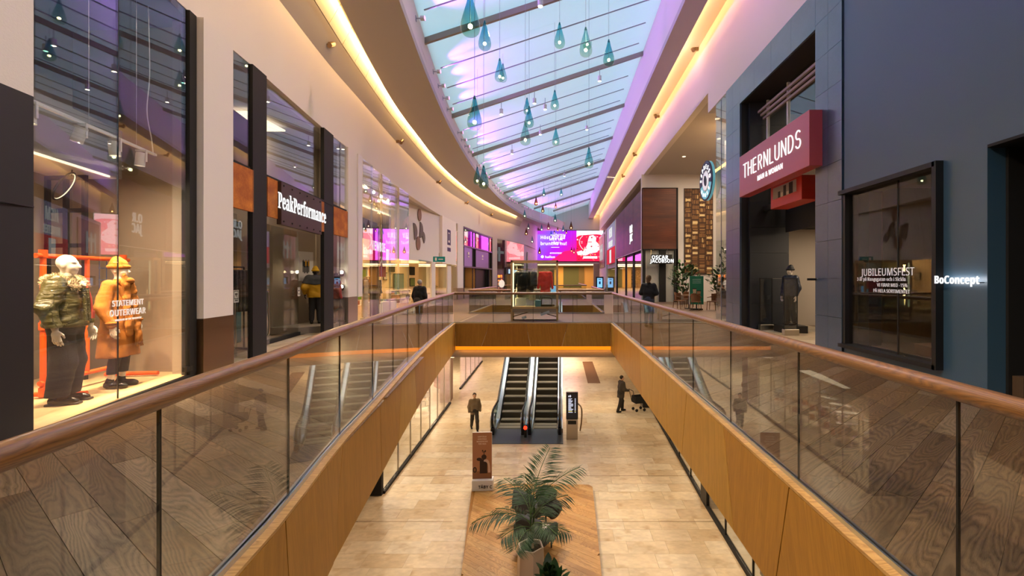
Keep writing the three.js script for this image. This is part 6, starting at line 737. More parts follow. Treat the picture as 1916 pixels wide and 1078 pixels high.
// small white spots hanging from the skylight rods
{
  const sp = [[1011, 12, 20, 'near the top, by the first beam'], [1122, 152, 24, 'right, under the second beam'], [938, 214, 27, 'left, under the second beam'], [1000, 194, 26, 'centre left, under the second beam'], [1020, 205, 27, 'centre, under the second beam'], [1011, 252, 33, 'centre, under the third beam'], [958, 288, 36, 'left, under the third beam'], [1098, 243, 33, 'right, under the third beam'], [1056, 330, 42, 'centre, under the fourth beam']];
  for (const [x, y, d, l] of sp) { const dd = 9.25 * F / (522 - y - 0.3286 * (x - 1051)), p = at(x, y, dd), o = thing('ceiling_spotlight', 'small white cylinder spot hanging ' + l, 'spotlight', p); part(o, 'housing', cyl(0.09, 0.09, 0.26, 16), G.whiteMetal); part(o, 'lamp', cyl(0.07, 0.07, 0.01, 16, 0, -0.008), L.spark); part(o, 'hanger', cyl(0.015, 0.015, roofY(p[0]) - 0.3 - p[1] - 0.2, 8, 0, 0.24), G.rod); spot(p[0], p[1] - 0.1, dd, p[0] * 0.4, 0, dd - 4, SHOP, 105, 0.7, 4); }
  // spots on the lips of the coves
  const cv = [[600, 80, 'nearest on the left wall'], [741, 265, 'second on the left wall'], [816, 341, 'third on the left wall'], [869, 380, 'fourth on the left wall'], [916, 402, 'fifth on the left wall']];
  for (const [x, y, l] of cv) { let d = 8;  while (1051 + F * wallL(d) / d < x && d < 60) d += 0.05; const o = thing('cove_spotlight', 'small brass spotlight under the glowing cove, ' + l, 'spotlight', [wallL(d) + 0.02, 1.63 + (522 - y) * d / F, -d], wallYaw(d)); part(o, 'bracket', box(0.1, 0.12, 0.16, 0, 0, 0.08), G.bronze); part(o, 'housing', cyl(0.08, 0.09, 0.32, 16).rotateZ(-1.0).translate(0, -0.05, 0.2), G.bronze); spot(wallL(d) + 0.6, o.position.y - 0.2, d, wallL(d) + 5, 0, d - 2, SHOP, 240, 0.55, 6); }
  for (const [d, l] of [[2.5, 'above the display window'], [-2.5, 'behind the viewer']]) { const o = thing('cove_spotlight', 'added unseen brass spotlight continuing the cove row on the left wall, ' + l, 'spotlight', [wallL(d) + 0.02, 9.0, -d], wallYaw(d)); part(o, 'bracket', box(0.1, 0.12, 0.16, 0, 0, 0.08), G.bronze); part(o, 'housing', cyl(0.08, 0.09, 0.32, 16).rotateZ(-1.0).translate(0, -0.05, 0.2), G.bronze); spot(wallL(d) + 0.6, 8.8, d, 3, 0, d + 3, SHOP, 190, 0.6, 6); }  // out of view, added along the left cove to brighten the near gallery floor
  for (const [d, l] of [[11.5, 'above the red shop sign'], [5, 'above the dark window'], [-1, 'behind the viewer']]) { const o = thing('cove_spotlight', 'added unseen brass spotlight continuing the cove row on the right wall, ' + l, 'spotlight', [5.78, 11.1, -d], RT); part(o, 'bracket', box(0.1, 0.12, 0.16, 0, 0, 0.08), G.bronze); part(o, 'housing', cyl(0.08, 0.09, 0.34, 16).rotateZ(0.8).translate(0, -0.05, 0.2), G.bronze); spot(5.1, 10.8, d, wallL(d) + 0.6, 1.5, d - 0.5, 0xffe6cc, 120, 0.8, 6); }  // unseen extra spots on the right cove, added as fill for the left fronts
  const cr = [[1304, 92, 'nearest on the right wall'], [1232, 218, 'second on the right wall'], [1190, 290, 'third on the right wall'], [1168, 330, 'fourth on the right wall']];
  for (const [x, y, l] of cr) { const d = F * 5.72 / (x - 1051), o = thing('cove_spotlight', 'small brass spotlight under the glowing cove, ' + l, 'spotlight', [5.78, 1.63 + (522 - y) * d / F, -d], RT); part(o, 'bracket', box(0.1, 0.12, 0.16, 0, 0, 0.08), G.bronze); part(o, 'housing', cyl(0.08, 0.09, 0.34, 16).rotateZ(0.8).translate(0, -0.05, 0.2), G.bronze); spot(5.1, o.position.y - 0.2, d, wallL(d - 4) + 0.3, 2.5, d - 4, 0xffe6cc, 150, 0.8, 6); }
}
// ---------------------------------------------------------------- display case on the bridge
{
  const c = thing('display_case', 'glass display case in a pale wooden frame with clothes, standing on the bridge', 'display case', [-1.07, 0, -18.1]), W = 1.86, H = 2.36, D = 0.62, fm = std({ color: 0xcaa878, roughness: 0.5 });
  for (const x of [-1, 1]) for (const z of [-1, 1]) part(c, 'post', rbox(0.075, H, 0.075, 0.006, x * (W / 2 - 0.04), H / 2, z * (D / 2 - 0.04)), fm);
  for (const y of [H - 0.04, 0.5]) part(c, 'frame_rail', merge(box(W, 0.08, 0.07, 0, y, D / 2 - 0.035), box(W, 0.08, 0.07, 0, y, -D / 2 + 0.035), box(0.07, 0.08, D, -W / 2 + 0.035, y, 0), box(0.07, 0.08, D, W / 2 - 0.035, y, 0)), fm);
  part(c, 'shelf', box(W - 0.02, 0.2, D - 0.02, 0, 0.42, 0), G.greige); part(c, 'glass_panel', box(W - 0.16, H - 0.6, 0.012, 0, 1.42, D / 2 - 0.03), G.glass); part(c, 'glass_panel', box(W - 0.16, H - 0.6, 0.012, 0, 1.42, -D / 2 + 0.03), G.glass); part(c, 'hanging_rail', rod([-W / 2 + 0.05, 2.02, 0], [W / 2 - 0.05, 2.02, 0], 0.014), G.bronze);
  part(c, 'led', box(0.035, H - 0.65, 0.03, -W / 2 + 0.1, 1.4, D / 2 - 0.06), glow(0xfff0c0, 2.2)); rect(-1.07 - W / 2 + 0.16, 1.4, 18.0, 0.08, 1.6, RT, WARM, 60); for (const x of [-1, 1]) part(c, 'brace', rod([x * (W / 2 - 0.06), 0.14, 0.2], [x * 0.25, 0.32, 0.2], 0.016), G.frame); part(c, 'foot_rail', box(W, 0.03, 0.05, 0, 0.02, 0.2), G.frame);
  const gs = (n, l, m, w, h, x, z, s) => { const t = thing(n, l, 'garment', [-1.07, 0, -18.1]); garment(t, 'cloth', m, w, h, x, 1.93, z, 0, s); part(t, 'hanger', merge(tube([[x - w * 0.4, 1.9, z], [x, 1.97, z], [x + w * 0.4, 1.9, z]], 0.008, 12, 6), rod([x, 1.97, z], [x, 2.03, z], 0.006)), G.steel); return t; };
  gs('jacket', 'black leather jacket at the left of the glass case', phy({ color: 0x14110f, roughness: 0.45 }), 0.5, 0.86, -0.52, 0.13, true); gs('jacket', 'second black jacket with a light lining edge in the glass case', G.dark, 0.4, 0.82, -0.22, -0.15, true); gs('dark_trousers', 'black trousers hanging in the middle of the glass case', G.black, 0.3, 0.6, -0.04, 0.16, false); gs('red_shirt', 'bright red shirt hanging at the right of the glass case', std({ color: 0xe02a10, roughness: 0.75 }), 0.5, 0.84, 0.42, 0.1, true);
  const items = [['notice_card', 'white printed card at the left of the case shelf', 'card', rbox(0.42, 0.32, 0.03, 0.006, -0.55, 0.72, 0.12), G.whiteMatte], ['notice_card', 'smaller grey card standing behind the blue box', 'card', rbox(0.26, 0.36, 0.02, 0.006, -0.1, 0.95, -0.1), G.grey], ['blue_box', 'pale blue shiny box on the case shelf', 'box', rbox(0.22, 0.26, 0.2, 0.02, 0.13, 0.66, 0.05), std({ color: 0x5a9aa8, roughness: 0.3 })], ['blue_box', 'pale blue lit box high at the right of the red shirt', 'box', rbox(0.2, 0.3, 0.12, 0.01, 0.74, 1.2, 0.0), glow(0x8cc8f0, 0.6)], ['black_shoe', 'small dark shoe on the case shelf', 'shoe', rbox(0.2, 0.09, 0.12, 0.04, 0.36, 0.57, -0.15), G.black], ['brown_bowl', 'brown bowl shaped thing at the right of the case shelf', 'bowl', lathe([[0, 0], [0.07, 0.01], [0.1, 0.08], [0.09, 0.08], [0.05, 0.02]], 20).translate(0.7, 0.525, -0.12), std({ color: 0x6a4a2c, roughness: 0.5 })]];
  for (const [n, l, k, g, m] of items) solo(n, g, m, l, k, null, [-1.07, 0, -18.1]);
  const hd = thing('bag_handle', 'black arched bag with a tall handle on the case shelf', 'bag', [-0.8, 0.53, -18.0]); part(hd, 'handle', tube([[0.0, 0.05, 0.0], [0.02, 0.34, 0], [0.2, 0.37, 0], [0.38, 0.34, 0], [0.4, 0.05, 0]], 0.022, 30, 8), G.black); part(hd, 'body', rbox(0.46, 0.1, 0.12, 0.03, 0.2, 0.05, 0), G.black);
  for (const [x, y, l, w] of [[0.42, 0.29, 'larger', 0.36], [-0.4, 0.12, 'smaller', 0.18]]) { const o = solo('floor_sticker', box(w, 0.1, 0.012), std({ color: 0xc8d4dc, roughness: 0.5 }), l + ' tilted pale sign fixed below the glass case', 'sign', null, [-1.07 + x, y, -18.1 + D / 2 + 0.02]); o.rotation.z = 0.35; }
}
// ---------------------------------------------------------------- escalators
{
  const y0 = LOW, d0 = 18.5, dA = 19.5, run = 4.57 / Math.tan(Math.PI / 6), dB = dA + run, d1 = dB + 0.8, H = (d) => y0 + Math.max(0, Math.min(4.57, (d - dA) * Math.tan(Math.PI / 6)));
  const rampPts = (k) => [[d0 - 0.25, y0 + k], [dA, y0 + k], [dB, k], [d1, k]];
  const wallProfile = (x0, x1, lo, hi) => { const pts = [...rampPts(lo), ...rampPts(hi).reverse()], s = new THREE.Shape(pts.map(([d, y]) => new THREE.Vector2(d, y))); return metre(new THREE.ExtrudeGeometry(s, { depth: x1 - x0, bevelEnabled: false }).rotateY(Math.PI / 2).translate(x0, 0, 0)); };
  const stepM = std({ color: 0x4a4238, roughness: 0.5, metalness: 0.5 }), edge = std({ color: 0x8a8474, roughness: 0.5, metalness: 0.3 }), wood = std({ map: T.veneer, color: 0xe0b070, roughness: 0.5 });
  const make = (xc, label, clad) => {
    const e = thing('escalator', label, 'escalator', [xc, 0, 0]); const w = 0.5;
    let i = 0; for (let d = dA - 0.8; d < dB + 0.2; d += 0.4, i++) { const y = H(d + 0.2); const s = part(e, 'step', rbox(2 * w - 0.04, 0.3, 0.4, 0.02, 0, Math.max(y, y0 + 0.01) - 0.14, -(d + 0.2)), stepM); part(s, 'tread', box(2 * w - 0.06, 0.012, 0.3, 0, Math.max(y, y0 + 0.01) + 0.014, -(d + 0.23)), edge); }
    for (const s of [-1, 1]) {
      const x = s * (w + 0.1); part(e, 'skirt', wallProfile(x - 0.09, x + 0.09, -0.35, 0.16), G.alu); part(e, 'deck', wallProfile(x + s * 0.02 - 0.1, x + s * 0.02 + 0.1, 0.16, 0.2), G.alu);
      part(e, 'balustrade_glass', wallProfile(x - 0.007, x + 0.007, 0.18, 0.92), phy({ color: 0xcfe6ea, transmission: 1, thickness: 0, roughness: 0, ior: 1.55 })); const zE = d0 - 0.25;
      const P = [[x, y0 + 0.3, -zE], [x, y0 + 0.33, -(zE - 0.22)], [x, y0 + 0.6, -(zE - 0.36)], [x, y0 + 0.86, -(zE - 0.24)], [x, y0 + 0.95, -zE], [x, y0 + 0.95, -(dA - 0.3)], [x, y0 + 1.0, -(dA + 0.2)], [x, -0.05 + 0.95, -(dB - 0.1)], [x, 0.95, -(dB + 0.3)], [x, 0.95, -d1]];
      part(e, 'handrail', tube(P, 0.045, 120, 10), G.blackGloss); part(e, 'handrail_guide', tube(P.map(([a, b, c]) => [a, b - 0.05, c]).slice(4), 0.025, 80, 8), G.alu); part(e, 'newel', cyl(0.3, 0.3, 0.16, 24).rotateZ(Math.PI / 2).translate(x + 0.08, y0 + 0.52, -(zE - 0.02)), G.alu); part(e, 'newel_base', rbox(0.12, 0.3, 0.5, 0.03, x, y0 + 0.15, -(zE - 0.02)), G.blackGloss);
      if (s === clad) part(e, 'wood_cladding', wallProfile(x + s * 0.1 - 0.015, x + s * 0.1 + 0.015, -0.9, 0.17), wood);
    }
    part(e, 'landing_plate', bx(-0.735, 0.735, y0 - 0.005, y0 + 0.018, d0 - 1.45, dA - 0.8), std({ color: 0x555a60, roughness: 0.4, metalness: 0.7 })); part(e, 'truss', wallProfile(-0.56, 0.56, -0.9, -0.34), G.dark); return e;
  };
  make(-2.15, 'left escalator rising away under the bridge, its steps plain dark', -1); make(-0.68, 'right escalator rising away under the bridge, its steps sharply striped', 1);
  const rl = solo('signal_lamp', merge(cyl(0.07, 0.07, 0.05, 16).rotateX(Math.PI / 2)), glow(0xff2a12, 3), 'small red glowing signal between the feet of the two escalators', 'lamp', null, [-1.415, y0 + 0.42, -17.66]);
  solo('signal_post', rbox(0.1, 0.5, 0.1, 0.02, 0, 0.25, 0.02), G.blackGloss, 'short black post carrying the red signal between the escalators', 'post', null, [-1.415, y0, -17.76]);
  const hr = thing('floor_handrail', 'bent brown handrail standing on the floor right of the escalators', 'handrail', [0.45, y0, -19.6]); part(hr, 'rail', tube([[0, 0.95, 0], [0.35, 0.92, 1.0], [0.36, 0.4, 1.05], [0.3, 0, 1.05]], 0.03, 40, 10), G.bronze); part(hr, 'post', cyl(0.025, 0.025, 0.95, 10), G.bronze);
}
// ---------------------------------------------------------------- directory post, poster stand, platform, palm
{
  const t = thing('directory_post', 'slim steel directory post with a black lit list, right of the escalators', 'directory', [0.4, LOW, -17.6], 0.0); part(t, 'base', rbox(0.44, 0.78, 0.16, 0.01, 0, 0.39, 0), G.steel); part(t, 'screen_case', rbox(0.46, 1.02, 0.18, 0.01, 0, 1.3, 0), G.blackGloss); part(t, 'slot', box(0.32, 0.14, 0.02, 0, 0.66, 0.075), G.black);
  part(t, 'screen', new THREE.PlaneGeometry(0.4, 0.94).translate(0, 1.3, 0.0915), std({ color: 0x000000, emissive: 0xffffff, emissiveIntensity: 1.1, roughness: 0.3, emissiveMap: canvasTex(160, 376, (q, w, h) => { q.fillStyle = '#0c0c10'; q.fillRect(0, 0, w, h); q.fillStyle = '#f2f2ff'; q.font = 'bold 44px sans-serif'; q.fillText('0', 40, 52); q.fillRect(24, 26, 8, 26); const r = rng(77); for (let i = 0; i < 14; i++) { q.fillStyle = i === 12 ? '#d8c860' : '#dfe2f4'; q.fillRect(22, 74 + i * 16, 40 + r() * 40, 7); q.fillRect(120, 74 + i * 16, 16, 7); } }) }));
  const plat = [[-2.64, 13.35], [-2.5, 13.5], [0.8, 13.42], [0.9, 13.28], [0.83, 9.8], [0.74, 6.5], [-1.75, 6.5], [-2.1, 9.6]];
  const p = thing('wooden_platform', 'low wooden platform of diagonal boards in the middle of the lower floor', 'platform'); part(p, 'base', flat(plat, LOW + 0.002, LOW + 0.1), G.veneer[2]);
  const cl = (a, b) => { const nx = (b[1] - a[1]), nd = -(b[0] - a[0]), l = Math.hypot(nx, nd); return [nx / l, nd / l, (nx * a[0] + nd * a[1]) / l]; }, planes = [];
  for (let i = 0; i < plat.length; i++) { const q = cl(plat[i], plat[(i + 1) % plat.length]), cx = -0.9, cd = 10; planes.push(q[0] * cx + q[1] * cd <= q[2] ? q : q.map((v) => -v)); }
  laid(p, 'board', LOW + 0.1, LOW + 0.125, planes, [-2.7, 6.4, 1, 13.6], -0.62, 0.135, 1.9, 0.0016, G.deck, 17);
  const pt = LOW + 0.125;
  const s = thing('poster_stand', 'tall slim poster stand with a still-life photo on the platform corner', 'poster stand', [-2.3, pt, -13.15], 0.06); part(s, 'foot', rbox(0.6, 0.3, 0.3, 0.012, 0.02, 0.15, 0), G.whiteMetal); part(s, 'panel', rbox(0.56, 1.36, 0.04, 0.006, 0, 0.96, 0), G.whiteMetal); part(s, 'foot_letters', letters('TÄBY C', 0.085, 0.006).translate(0.1, 0.13, 0.151), G.black);
  part(s, 'print', new THREE.PlaneGeometry(0.55, 1.35).translate(0, 0.96, 0.022), std({ roughness: 0.5, map: canvasTex(256, 628, (q, w, h) => { q.fillStyle = '#b07a55'; q.fillRect(0, 0, w, h); q.fillStyle = '#e8d2c0'; q.font = 'bold 27px sans-serif'; q.textAlign = 'center'; ['UPPTÄCK', 'HÖSTENS', 'MODENYHE', 'TER HOS'].forEach((x, i) => q.fillText(x, w / 2, 66 + i * 32)); q.fillStyle = '#8f5e3a'; q.fillRect(0, 520, w, h); q.fillStyle = '#2c120e'; q.fillRect(96, 360, 100, 190); q.beginPath(); q.ellipse(90, 360, 36, 22, 0, 0, 7); q.fill(); q.fillRect(148, 250, 10, 90); q.beginPath(); q.arc(152, 330, 34, 0, 7); q.fill(); q.fillRect(128, 258, 50, 8); q.beginPath(); q.arc(134, 244, 10, 0, 7); q.arc(170, 248, 10, 0, 7); q.fill(); q.fillStyle = '#d6b8a4'; q.beginPath(); q.moveTo(150, 370); q.bezierCurveTo(230, 330, 230, 430, 240, 540); q.lineTo(205, 540); q.bezierCurveTo(215, 430, 200, 390, 150, 392); q.fill(); q.fillStyle = '#14100e'; q.beginPath(); q.ellipse(30, 500, 26, 38, 0, 0, 7); q.fill(); q.fillStyle = '#8f5e3a'; q.beginPath(); q.ellipse(30, 500, 14, 24, 0, 0, 7); q.fill(); }) }));
  // hexagonal planter with a feather palm
  const pl = thing('potted_palm', 'feather palm in a pale hexagonal planter on the platform', 'plant', [-0.62, pt, -9.1], 0.25); const hex = (r0, r1, y0, y1) => new THREE.CylinderGeometry(r1, r0, y1 - y0, 6, 1, true).translate(0, (y0 + y1) / 2, 0).toNonIndexed(); const ph = (g) => { g.computeVertexNormals(); return metre(g); };
  const pot = std({ color: 0xd2c3b6, roughness: 0.5, side: THREE.DoubleSide }); part(pl, 'planter', ph(merge(hex(0.3, 0.27, 0, 0.74), hex(0.25, 0.235, 0.3, 0.74), new THREE.RingGeometry(0.235, 0.27, 6, 1).rotateX(-Math.PI / 2).rotateY(Math.PI / 6).translate(0, 0.74, 0).toNonIndexed())), pot); part(pl, 'soil', cyl(0.24, 0.24, 0.04, 6, 0, 0.62), G.soil); part(pl, 'tag', rbox(0.05, 0.1, 0.01, 0.003, 0.02, 0.78, 0.1), std({ color: 0xc9a58c, roughness: 0.6 }));
  const frond = (len, n, wid, droop, r) => { const rach = [], lf = []; for (let i = 0; i <= 12; i++) { const t = i / 12; rach.push([0, len * t * Math.cos(droop * t * 0.6), len * t * Math.sin(droop * t) * 0.75]); } const C = new THREE.CatmullRomCurve3(rach.map((q) => V(...q)));
    for (let i = 0; i < n; i++) for (const s of [-1, 1]) { const t = 0.22 + 0.78 * (i + 0.5) / n, q = C.getPoint(t), tg = C.getTangent(t), l = wid * Math.sin(Math.PI * (0.14 + 0.8 * (1 - t))) * (0.95 + 0.3 * r()), dir = tg.clone().multiplyScalar(0.75).add(V(s * 0.9, -0.12 - 0.25 * r(), 0.0)).normalize(), e = q.clone().add(dir.clone().multiplyScalar(l)); e.y -= l * 0.18; const side = dir.clone().cross(V(s, 0, 0)).normalize(), m = q.clone().lerp(e, 0.45), up = tg.clone().multiplyScalar(0.013); m.y += l * 0.05;
      const v = [q, m.clone().add(up), e, m.clone().sub(up), m.clone().add(V(0, -0.006, 0))]; const g = new THREE.BufferGeometry().setFromPoints([v[0], v[1], v[4], v[1], v[2], v[4], v[0], v[4], v[3], v[4], v[2], v[3]]); g.computeVertexNormals(); lf.push(metre(g)); }
    return [new THREE.TubeGeometry(C, 24, 0.008, 6), lf]; };
  const fr = (parent, y, lean, az, len, n, wid, droop, seed, x = 0, z = 0) => { const r = rng(seed), [ra, lf] = frond(len, n, wid, droop, r), M = new THREE.Matrix4().makeRotationFromEuler(new THREE.Euler(lean, az, 0, 'YXZ')).setPosition(x, y + 0.14, z); const f = part(parent, 'frond', metre(ra.applyMatrix4(M)), std({ color: 0x3f5c2c, roughness: 0.6 })); part(f, 'leaflets', mergeGeometries(lf).applyMatrix4(M), G.leaf, undefined, 'stuff'); };
  for (const [x, z, y] of [[0, 0, 1.3], [0.06, -0.04, 1.45], [-0.05, 0.05, 1.1], [0.02, 0.07, 1.0]]) part(pl, 'stem', tube([[x * 0.5, 0.62, z * 0.5], [x, 0.62 + (y - 0.62) * 0.6, z], [x * 1.4, y, z * 1.4]], 0.02, 12, 8), G.leaf);
  [[1.25, 0.12, 2.3, 1.25, 34, 0.5, 0.6], [1.2, 0.3, 1.5, 1.3, 34, 0.52, 0.8], [1.2, 0.42, -2.6, 0.95, 30, 0.46, 1.0], [1.2, 0.6, 2.6, 0.9, 30, 0.45, 1.1], [1.05, 0.75, -1.75, 1.15, 30, 0.42, 1.3], [1.1, 0.5, 1.7, 0.85, 28, 0.46, 1.0], [1.0, 0.75, 0.5, 0.75, 26, 0.42, 1.0], [0.9, 0.9, -0.6, 0.7, 26, 0.42, 1.0], [1.0, 0.65, -2.2, 0.8, 26, 0.42, 1.1], [0.9, 0.95, 1.2, 0.75, 26, 0.4, 0.9], [1.15, 0.4, 3.1, 0.95, 30, 0.46, 0.9], [0.95, 0.85, 2.5, 0.7, 26, 0.4, 0.9], [0.95, 0.95, -1.2, 0.65, 26, 0.4, 0.9]].forEach((a, i) => fr(pl, ...a, 100 + i));
  const bl = thing('potted_plant', 'broad-leaved dark green plant half hidden behind the hexagonal planter', 'plant', [-0.2, pt, -8.6]); part(bl, 'pot', lathe([[0, 0], [0.16, 0], [0.2, 0.34], [0.17, 0.34], [0, 0.3]], 20), G.dark); const r = rng(5), sh = new THREE.Shape(); sh.moveTo(0, 0); sh.bezierCurveTo(0.12, 0.08, 0.1, 0.24, 0, 0.34); sh.bezierCurveTo(-0.1, 0.24, -0.12, 0.08, 0, 0); const lg = new THREE.ShapeGeometry(sh, 6), q = lg.attributes.position; for (let i = 0; i < q.count; i++) q.setZ(i, -Math.abs(q.getX(i)) * 0.4 - q.getY(i) ** 2 * 0.9); lg.computeVertexNormals(); metre(lg);
  for (let i = 0; i < 30; i++) { const m = part(bl, 'leaf', lg, G.leaf); m.position.set((r() - 0.5) * 0.3, 0.3 + r() * 0.14, (r() - 0.5) * 0.3); m.rotation.set(0.5 + r() * 0.9, i * 2.4, 0, 'YXZ'); }
  // dark lounge seats behind the palm
  const cloth = std({ color: 0x3a3d42, roughness: 0.9, bumpMap: T.wool, bumpScale: 0.002 });
  const arm = thing('armchair', 'dark grey armchair nearest behind the palm, a white striped cushion on it', 'armchair', [-0.58, pt, -10.2], 2.6); part(arm, 'seat', rbox(0.64, 0.2, 0.62, 0.07, 0, 0.34, 0, 4), cloth); part(arm, 'backrest', rbox(0.68, 0.5, 0.16, 0.07, 0, 0.6, -0.28, 4), cloth); for (const s of [-1, 1]) part(arm, 'armrest', rbox(0.12, 0.3, 0.6, 0.05, s * 0.36, 0.45, 0, 4), cloth); for (const x of [-0.26, 0.26]) for (const z of [-0.24, 0.24]) part(arm, 'leg', cyl(0.018, 0.025, 0.25, 10, x, 0, z), G.frame);
  copy(arm, 'dark grey armchair farther back behind the palm, a black coat over it', [-0.75, pt, -11.35], 0.7);
  const cu = thing('striped_cushion', 'white slatted cushion on the nearest dark armchair behind the palm', 'cushion', [-0.54, pt + 0.49, -10.27], -0.54); for (let i = 0; i < 7; i++) part(cu, 'stripe', rbox(0.045, 0.08, 0.28, 0.02, -0.21 + i * 0.07, 0, 0), std({ color: 0xdedbd2, roughness: 0.7 }));
  const ct = solo('black_coat', net(wob(join([ell([0, 0.25, 0], [0.24, 0.3, 0.16]), ell([0.12, 0.02, 0.08], [0.22, 0.2, 0.2]), ell([-0.1, 0.38, -0.05], [0.14, 0.16, 0.1])], 0.08), 0.05, 11), [-0.45, -0.25, -0.35], [0.45, 0.65, 0.4], 0.018), G.dark, 'crumpled black coat thrown over the armchair behind the palm', 'coat', null, [-0.36, pt + 0.56, -10.85], 0.5);
}
// ---------------------------------------------------------------- lower level shop fronts
{
  const lowGlass = (x0, d0, x1, d1, n, dark) => { const w = struct('window_lower'); for (let i = 0; i < n; i++) { const a = i / n, b = (i + 1) / n, X = (t) => x0 + (x1 - x0) * t, D = (t) => d0 + (d1 - d0) * t; part(w, 'glass_panel', span(X(a), D(a) + 0.01, X(b), D(b) - 0.01, LOW + 0.08, -1.42, 0.014), G.shopglass); part(w, 'mullion', span(X(b), D(b) - 0.02, X(b), D(b) + 0.02, LOW + 0.08, -1.42, 0.04), dark ? G.frame : G.steel); } part(w, 'sill', span(x0, d0, x1, d1, LOW, LOW + 0.08, 0.1), G.frame); return w; };
  lowGlass(-5.15, 13.1, -5.55, 22.6, 7); lowGlass(-5.7, 25.5, -5.95, 34, 5); lowGlass(3.86, 6.0, 3.95, 12.5, 4, true); lowGlass(3.95, 12.5, 4.3, 22, 6, true);
  struct('wall_lower_corner', span(-8, 13.0, -5.15, 13.05, LOW, -1.42, 0.15), G.frame); struct('wall_lower_left', bx(-12, -11.8, LOW, -1.42, -9, 75), std({ color: 0x9a7c58, roughness: 0.8 })); struct('wall_lower_right', bx(8.0, 8.2, LOW, -1.42, -9, 75), std({ color: 0x5c4a38, roughness: 0.8 }));
  struct('column_lower_1', span(-5.6, 22.8, -5.65, 23.6, LOW, -1.42, 0.5, -1), std({ color: 0x6a4426, roughness: 0.5 })); for (const d of [12.5, 22.1]) struct('column_lower_2', bx(3.9, 4.3, LOW, -1.42, d - 0.25, d + 0.25), G.black);
  struct('wall_lower_print', bx(4.1, 4.15, LOW + 0.1, -1.8, 7.2, 9.4), std({ color: 0x3c3630, roughness: 0.6 }));
  const c = struct('ceiling'); const panel = (x, d, w, l, pw, col = SHOP) => { part(c, 'light_panel', bx(x - w / 2, x + w / 2, -1.46, -1.425, d - l / 2, d + l / 2), L.shop); rect(x, -1.48, d, w, l, 'down', col, pw); };
  for (const d of [4, 9, 14, 19, 24, 30]) panel(-4.4, d, 0.35, 2.4, 6.5, LOWC); for (const d of [4, 9, 14, 19, 24, 30]) panel(3.2, d, 0.3, 2.4, 6, LOWC); for (const d of [15, 20, 28]) panel(-8.2, d, 2, 3, 12); for (const d of [9, 15, 20]) panel(5.9, d, 1, 3, 3.5); panel(-1, 33, 4, 3, 12, LOWC); panel(-1, 58, 6, 6, 10, LOWC); panel(-1, 23, 0.2, 0.2, 2);
  const r = rng(91); for (let i = 0; i < 9; i++) { const d = 14 + i * 1.0; const t = thing('display_stand', ['first', 'second', 'third', 'fourth', 'fifth', 'sixth', 'seventh', 'eighth', 'ninth'][i] + ' display stand with goods behind the lower left shop glass, counted from the near corner', 'display stand', [-6.3 - r() * 0.8, LOW, -d], r()); part(t, 'shelf_frame', merge(box(0.03, 1.5, 0.03, -0.35, 0.75, 0), box(0.03, 1.5, 0.03, 0.35, 0.75, 0), ...[0.3, 0.7, 1.1, 1.48].map((y) => box(0.73, 0.02, 0.3, 0, y, 0))), G.steel); for (let k = 0; k < 6; k++) part(t, 'goods', rbox(0.18, 0.2, 0.2, 0.03, -0.22 + (k % 3) * 0.22, 0.42 + Math.floor(k / 3) * 0.4, 0), TONES[Math.floor(r() * 8)]); }
  const rt = thing('red_armchair', 'reddish upholstered chair glimpsed behind the lower left pillar', 'chair', [-6.6, LOW, -25.0], 0.6); part(rt, 'seat', rbox(0.7, 0.3, 0.7, 0.06, 0, 0.4, 0), std({ color: 0xa85a3c, roughness: 0.8 })); part(rt, 'backrest', rbox(0.7, 0.6, 0.16, 0.06, 0, 0.75, -0.28), std({ color: 0xa85a3c, roughness: 0.8 })); for (const s of [-1, 1]) part(rt, 'leg', cyl(0.03, 0.03, 0.26, 8, s * 0.28, 0, 0.2), G.frame);
  solo('floor_mat', bx(1.55, 2.3, LOW, LOW + 0.012, 27, 34), std({ color: 0x6a4a34, roughness: 0.9 }), 'brown runner mat on the lower floor beyond the bridge', 'mat');
}
// ---------------------------------------------------------------- people
figure('person', 'grey-haired person in black jacket and grey trousers walking past the picture shop', 'person', [-5.1, 0, -16.2], 2.9, { pose: { stride: 0.35, lean: 0.08 }, skin: G.skin, legMat: std({ color: 0x3c3a3a, roughness: 0.8 }), coat: { hem: 0.86, wob: 0.01 }, coatR: 0.04, coatMat: std({ color: 0x0e0e10, roughness: 0.85 }), hair: std({ color: 0x9a9894, roughness: 0.9 }) }).t.scale.setScalar(0.9);
figure('person', 'long-haired woman in dark blue top and jeans, back turned, on the right gallery', 'person', [2.95, 0, -15.4], 2.7, { pose: { stride: 0.2, el: [[0.27, 1.16, 0.0], [-0.27, 1.16, 0.0]], wr: [[0.14, 1.08, 0.2], [-0.14, 1.08, 0.2]] }, skin: G.skin, legMat: std({ color: 0x2c3a52, roughness: 0.8 }), legR: 0.012, coat: { hem: 0.92, wob: 0.008 }, coatR: 0.022, coatMat: std({ color: 0x10141f, roughness: 0.85 }), hair: std({ color: 0x5a4630, roughness: 0.85 }), hairLong: 0.25, shoeMat: G.greige }).t.scale.setScalar(0.99);
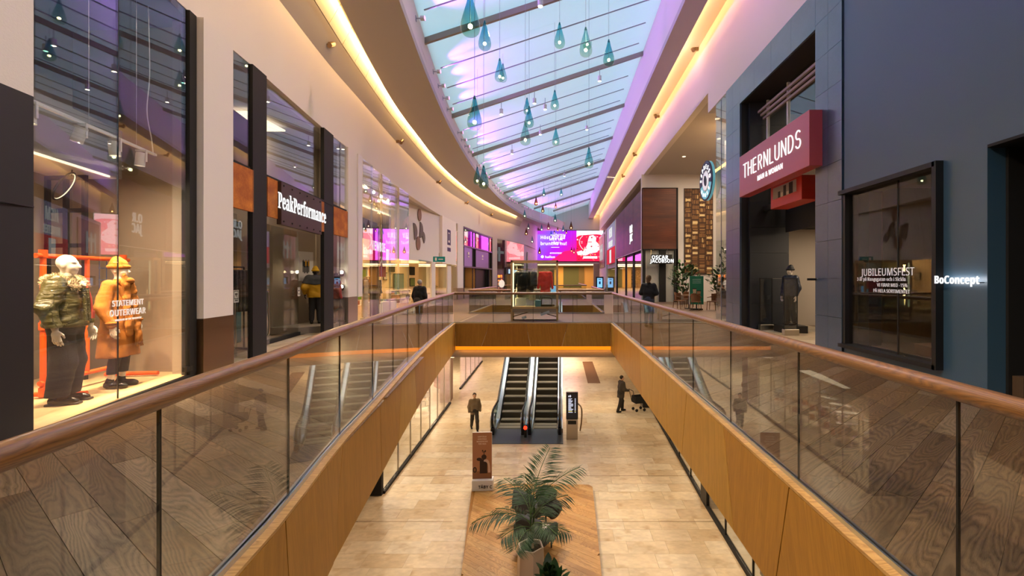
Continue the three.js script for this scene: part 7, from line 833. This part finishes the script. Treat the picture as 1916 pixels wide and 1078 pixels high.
figure('person', 'walking person in grey-brown coat and dark trousers, left of the escalators', 'person', [-3.57, LOW, -18.6], 0.3, { pose: { stride: 0.7 }, skin: G.skin, legMat: std({ color: 0x3a342c, roughness: 0.9 }), coat: { hem: 0.8, wob: 0.01 }, coatR: 0.03, coatMat: std({ color: 0x7c6a50, roughness: 0.9 }), hair: std({ color: 0x3a2f24, roughness: 0.9 }), hands: false }).t.scale.setScalar(0.86);
figure('person', 'person in dark coat pushing a cart on the lower floor at the right', 'person', [2.75, LOW, -21.2], 1.9, { pose: { stride: 0.4, lean: 0.06, el: [[0.27, 1.14, 0.08], [-0.27, 1.14, 0.08]], wr: [[0.2, 1.06, 0.34], [-0.2, 1.06, 0.34]] }, skin: G.skin, legMat: std({ color: 0x2a2622, roughness: 0.9 }), coat: { hem: 0.72, wob: 0.01 }, coatR: 0.04, coatMat: std({ color: 0x3c342c, roughness: 0.9 }), hair: std({ color: 0x2a221c, roughness: 0.9 }), hands: false }).t.scale.setScalar(0.95);
{ const c = thing('shopping_cart', 'small dark cart pushed by the person in the dark coat', 'cart', [3.62, LOW, -21.4], 1.9); part(c, 'basket', merge(box(0.42, 0.03, 0.5, 0, 0.4, 0), box(0.42, 0.3, 0.02, 0, 0.55, 0.25), box(0.42, 0.3, 0.02, 0, 0.55, -0.25), box(0.02, 0.3, 0.5, 0.21, 0.55, 0), box(0.02, 0.3, 0.5, -0.21, 0.55, 0)), G.frame); part(c, 'handle', merge(rod([-0.2, 0.4, -0.25], [-0.2, 1.0, -0.4], 0.014), rod([0.2, 0.4, -0.25], [0.2, 1.0, -0.4], 0.014), rod([-0.2, 1.0, -0.4], [0.2, 1.0, -0.4], 0.016)), G.frame); for (const x of [-0.18, 0.18]) for (const z of [-0.2, 0.2]) part(c, 'wheel', cyl(0.07, 0.07, 0.03, 14).rotateZ(Math.PI / 2).translate(x, 0.07, z), G.black); for (const x of [-0.18, 0.18]) part(c, 'strut', rod([x, 0.1, 0.2], [x, 0.4, 0.2], 0.012), G.frame); }
scene.traverse((o) => { if (o.isMesh) o.castShadow = o.receiveShadow = true; });
renderer.render(scene, camera);
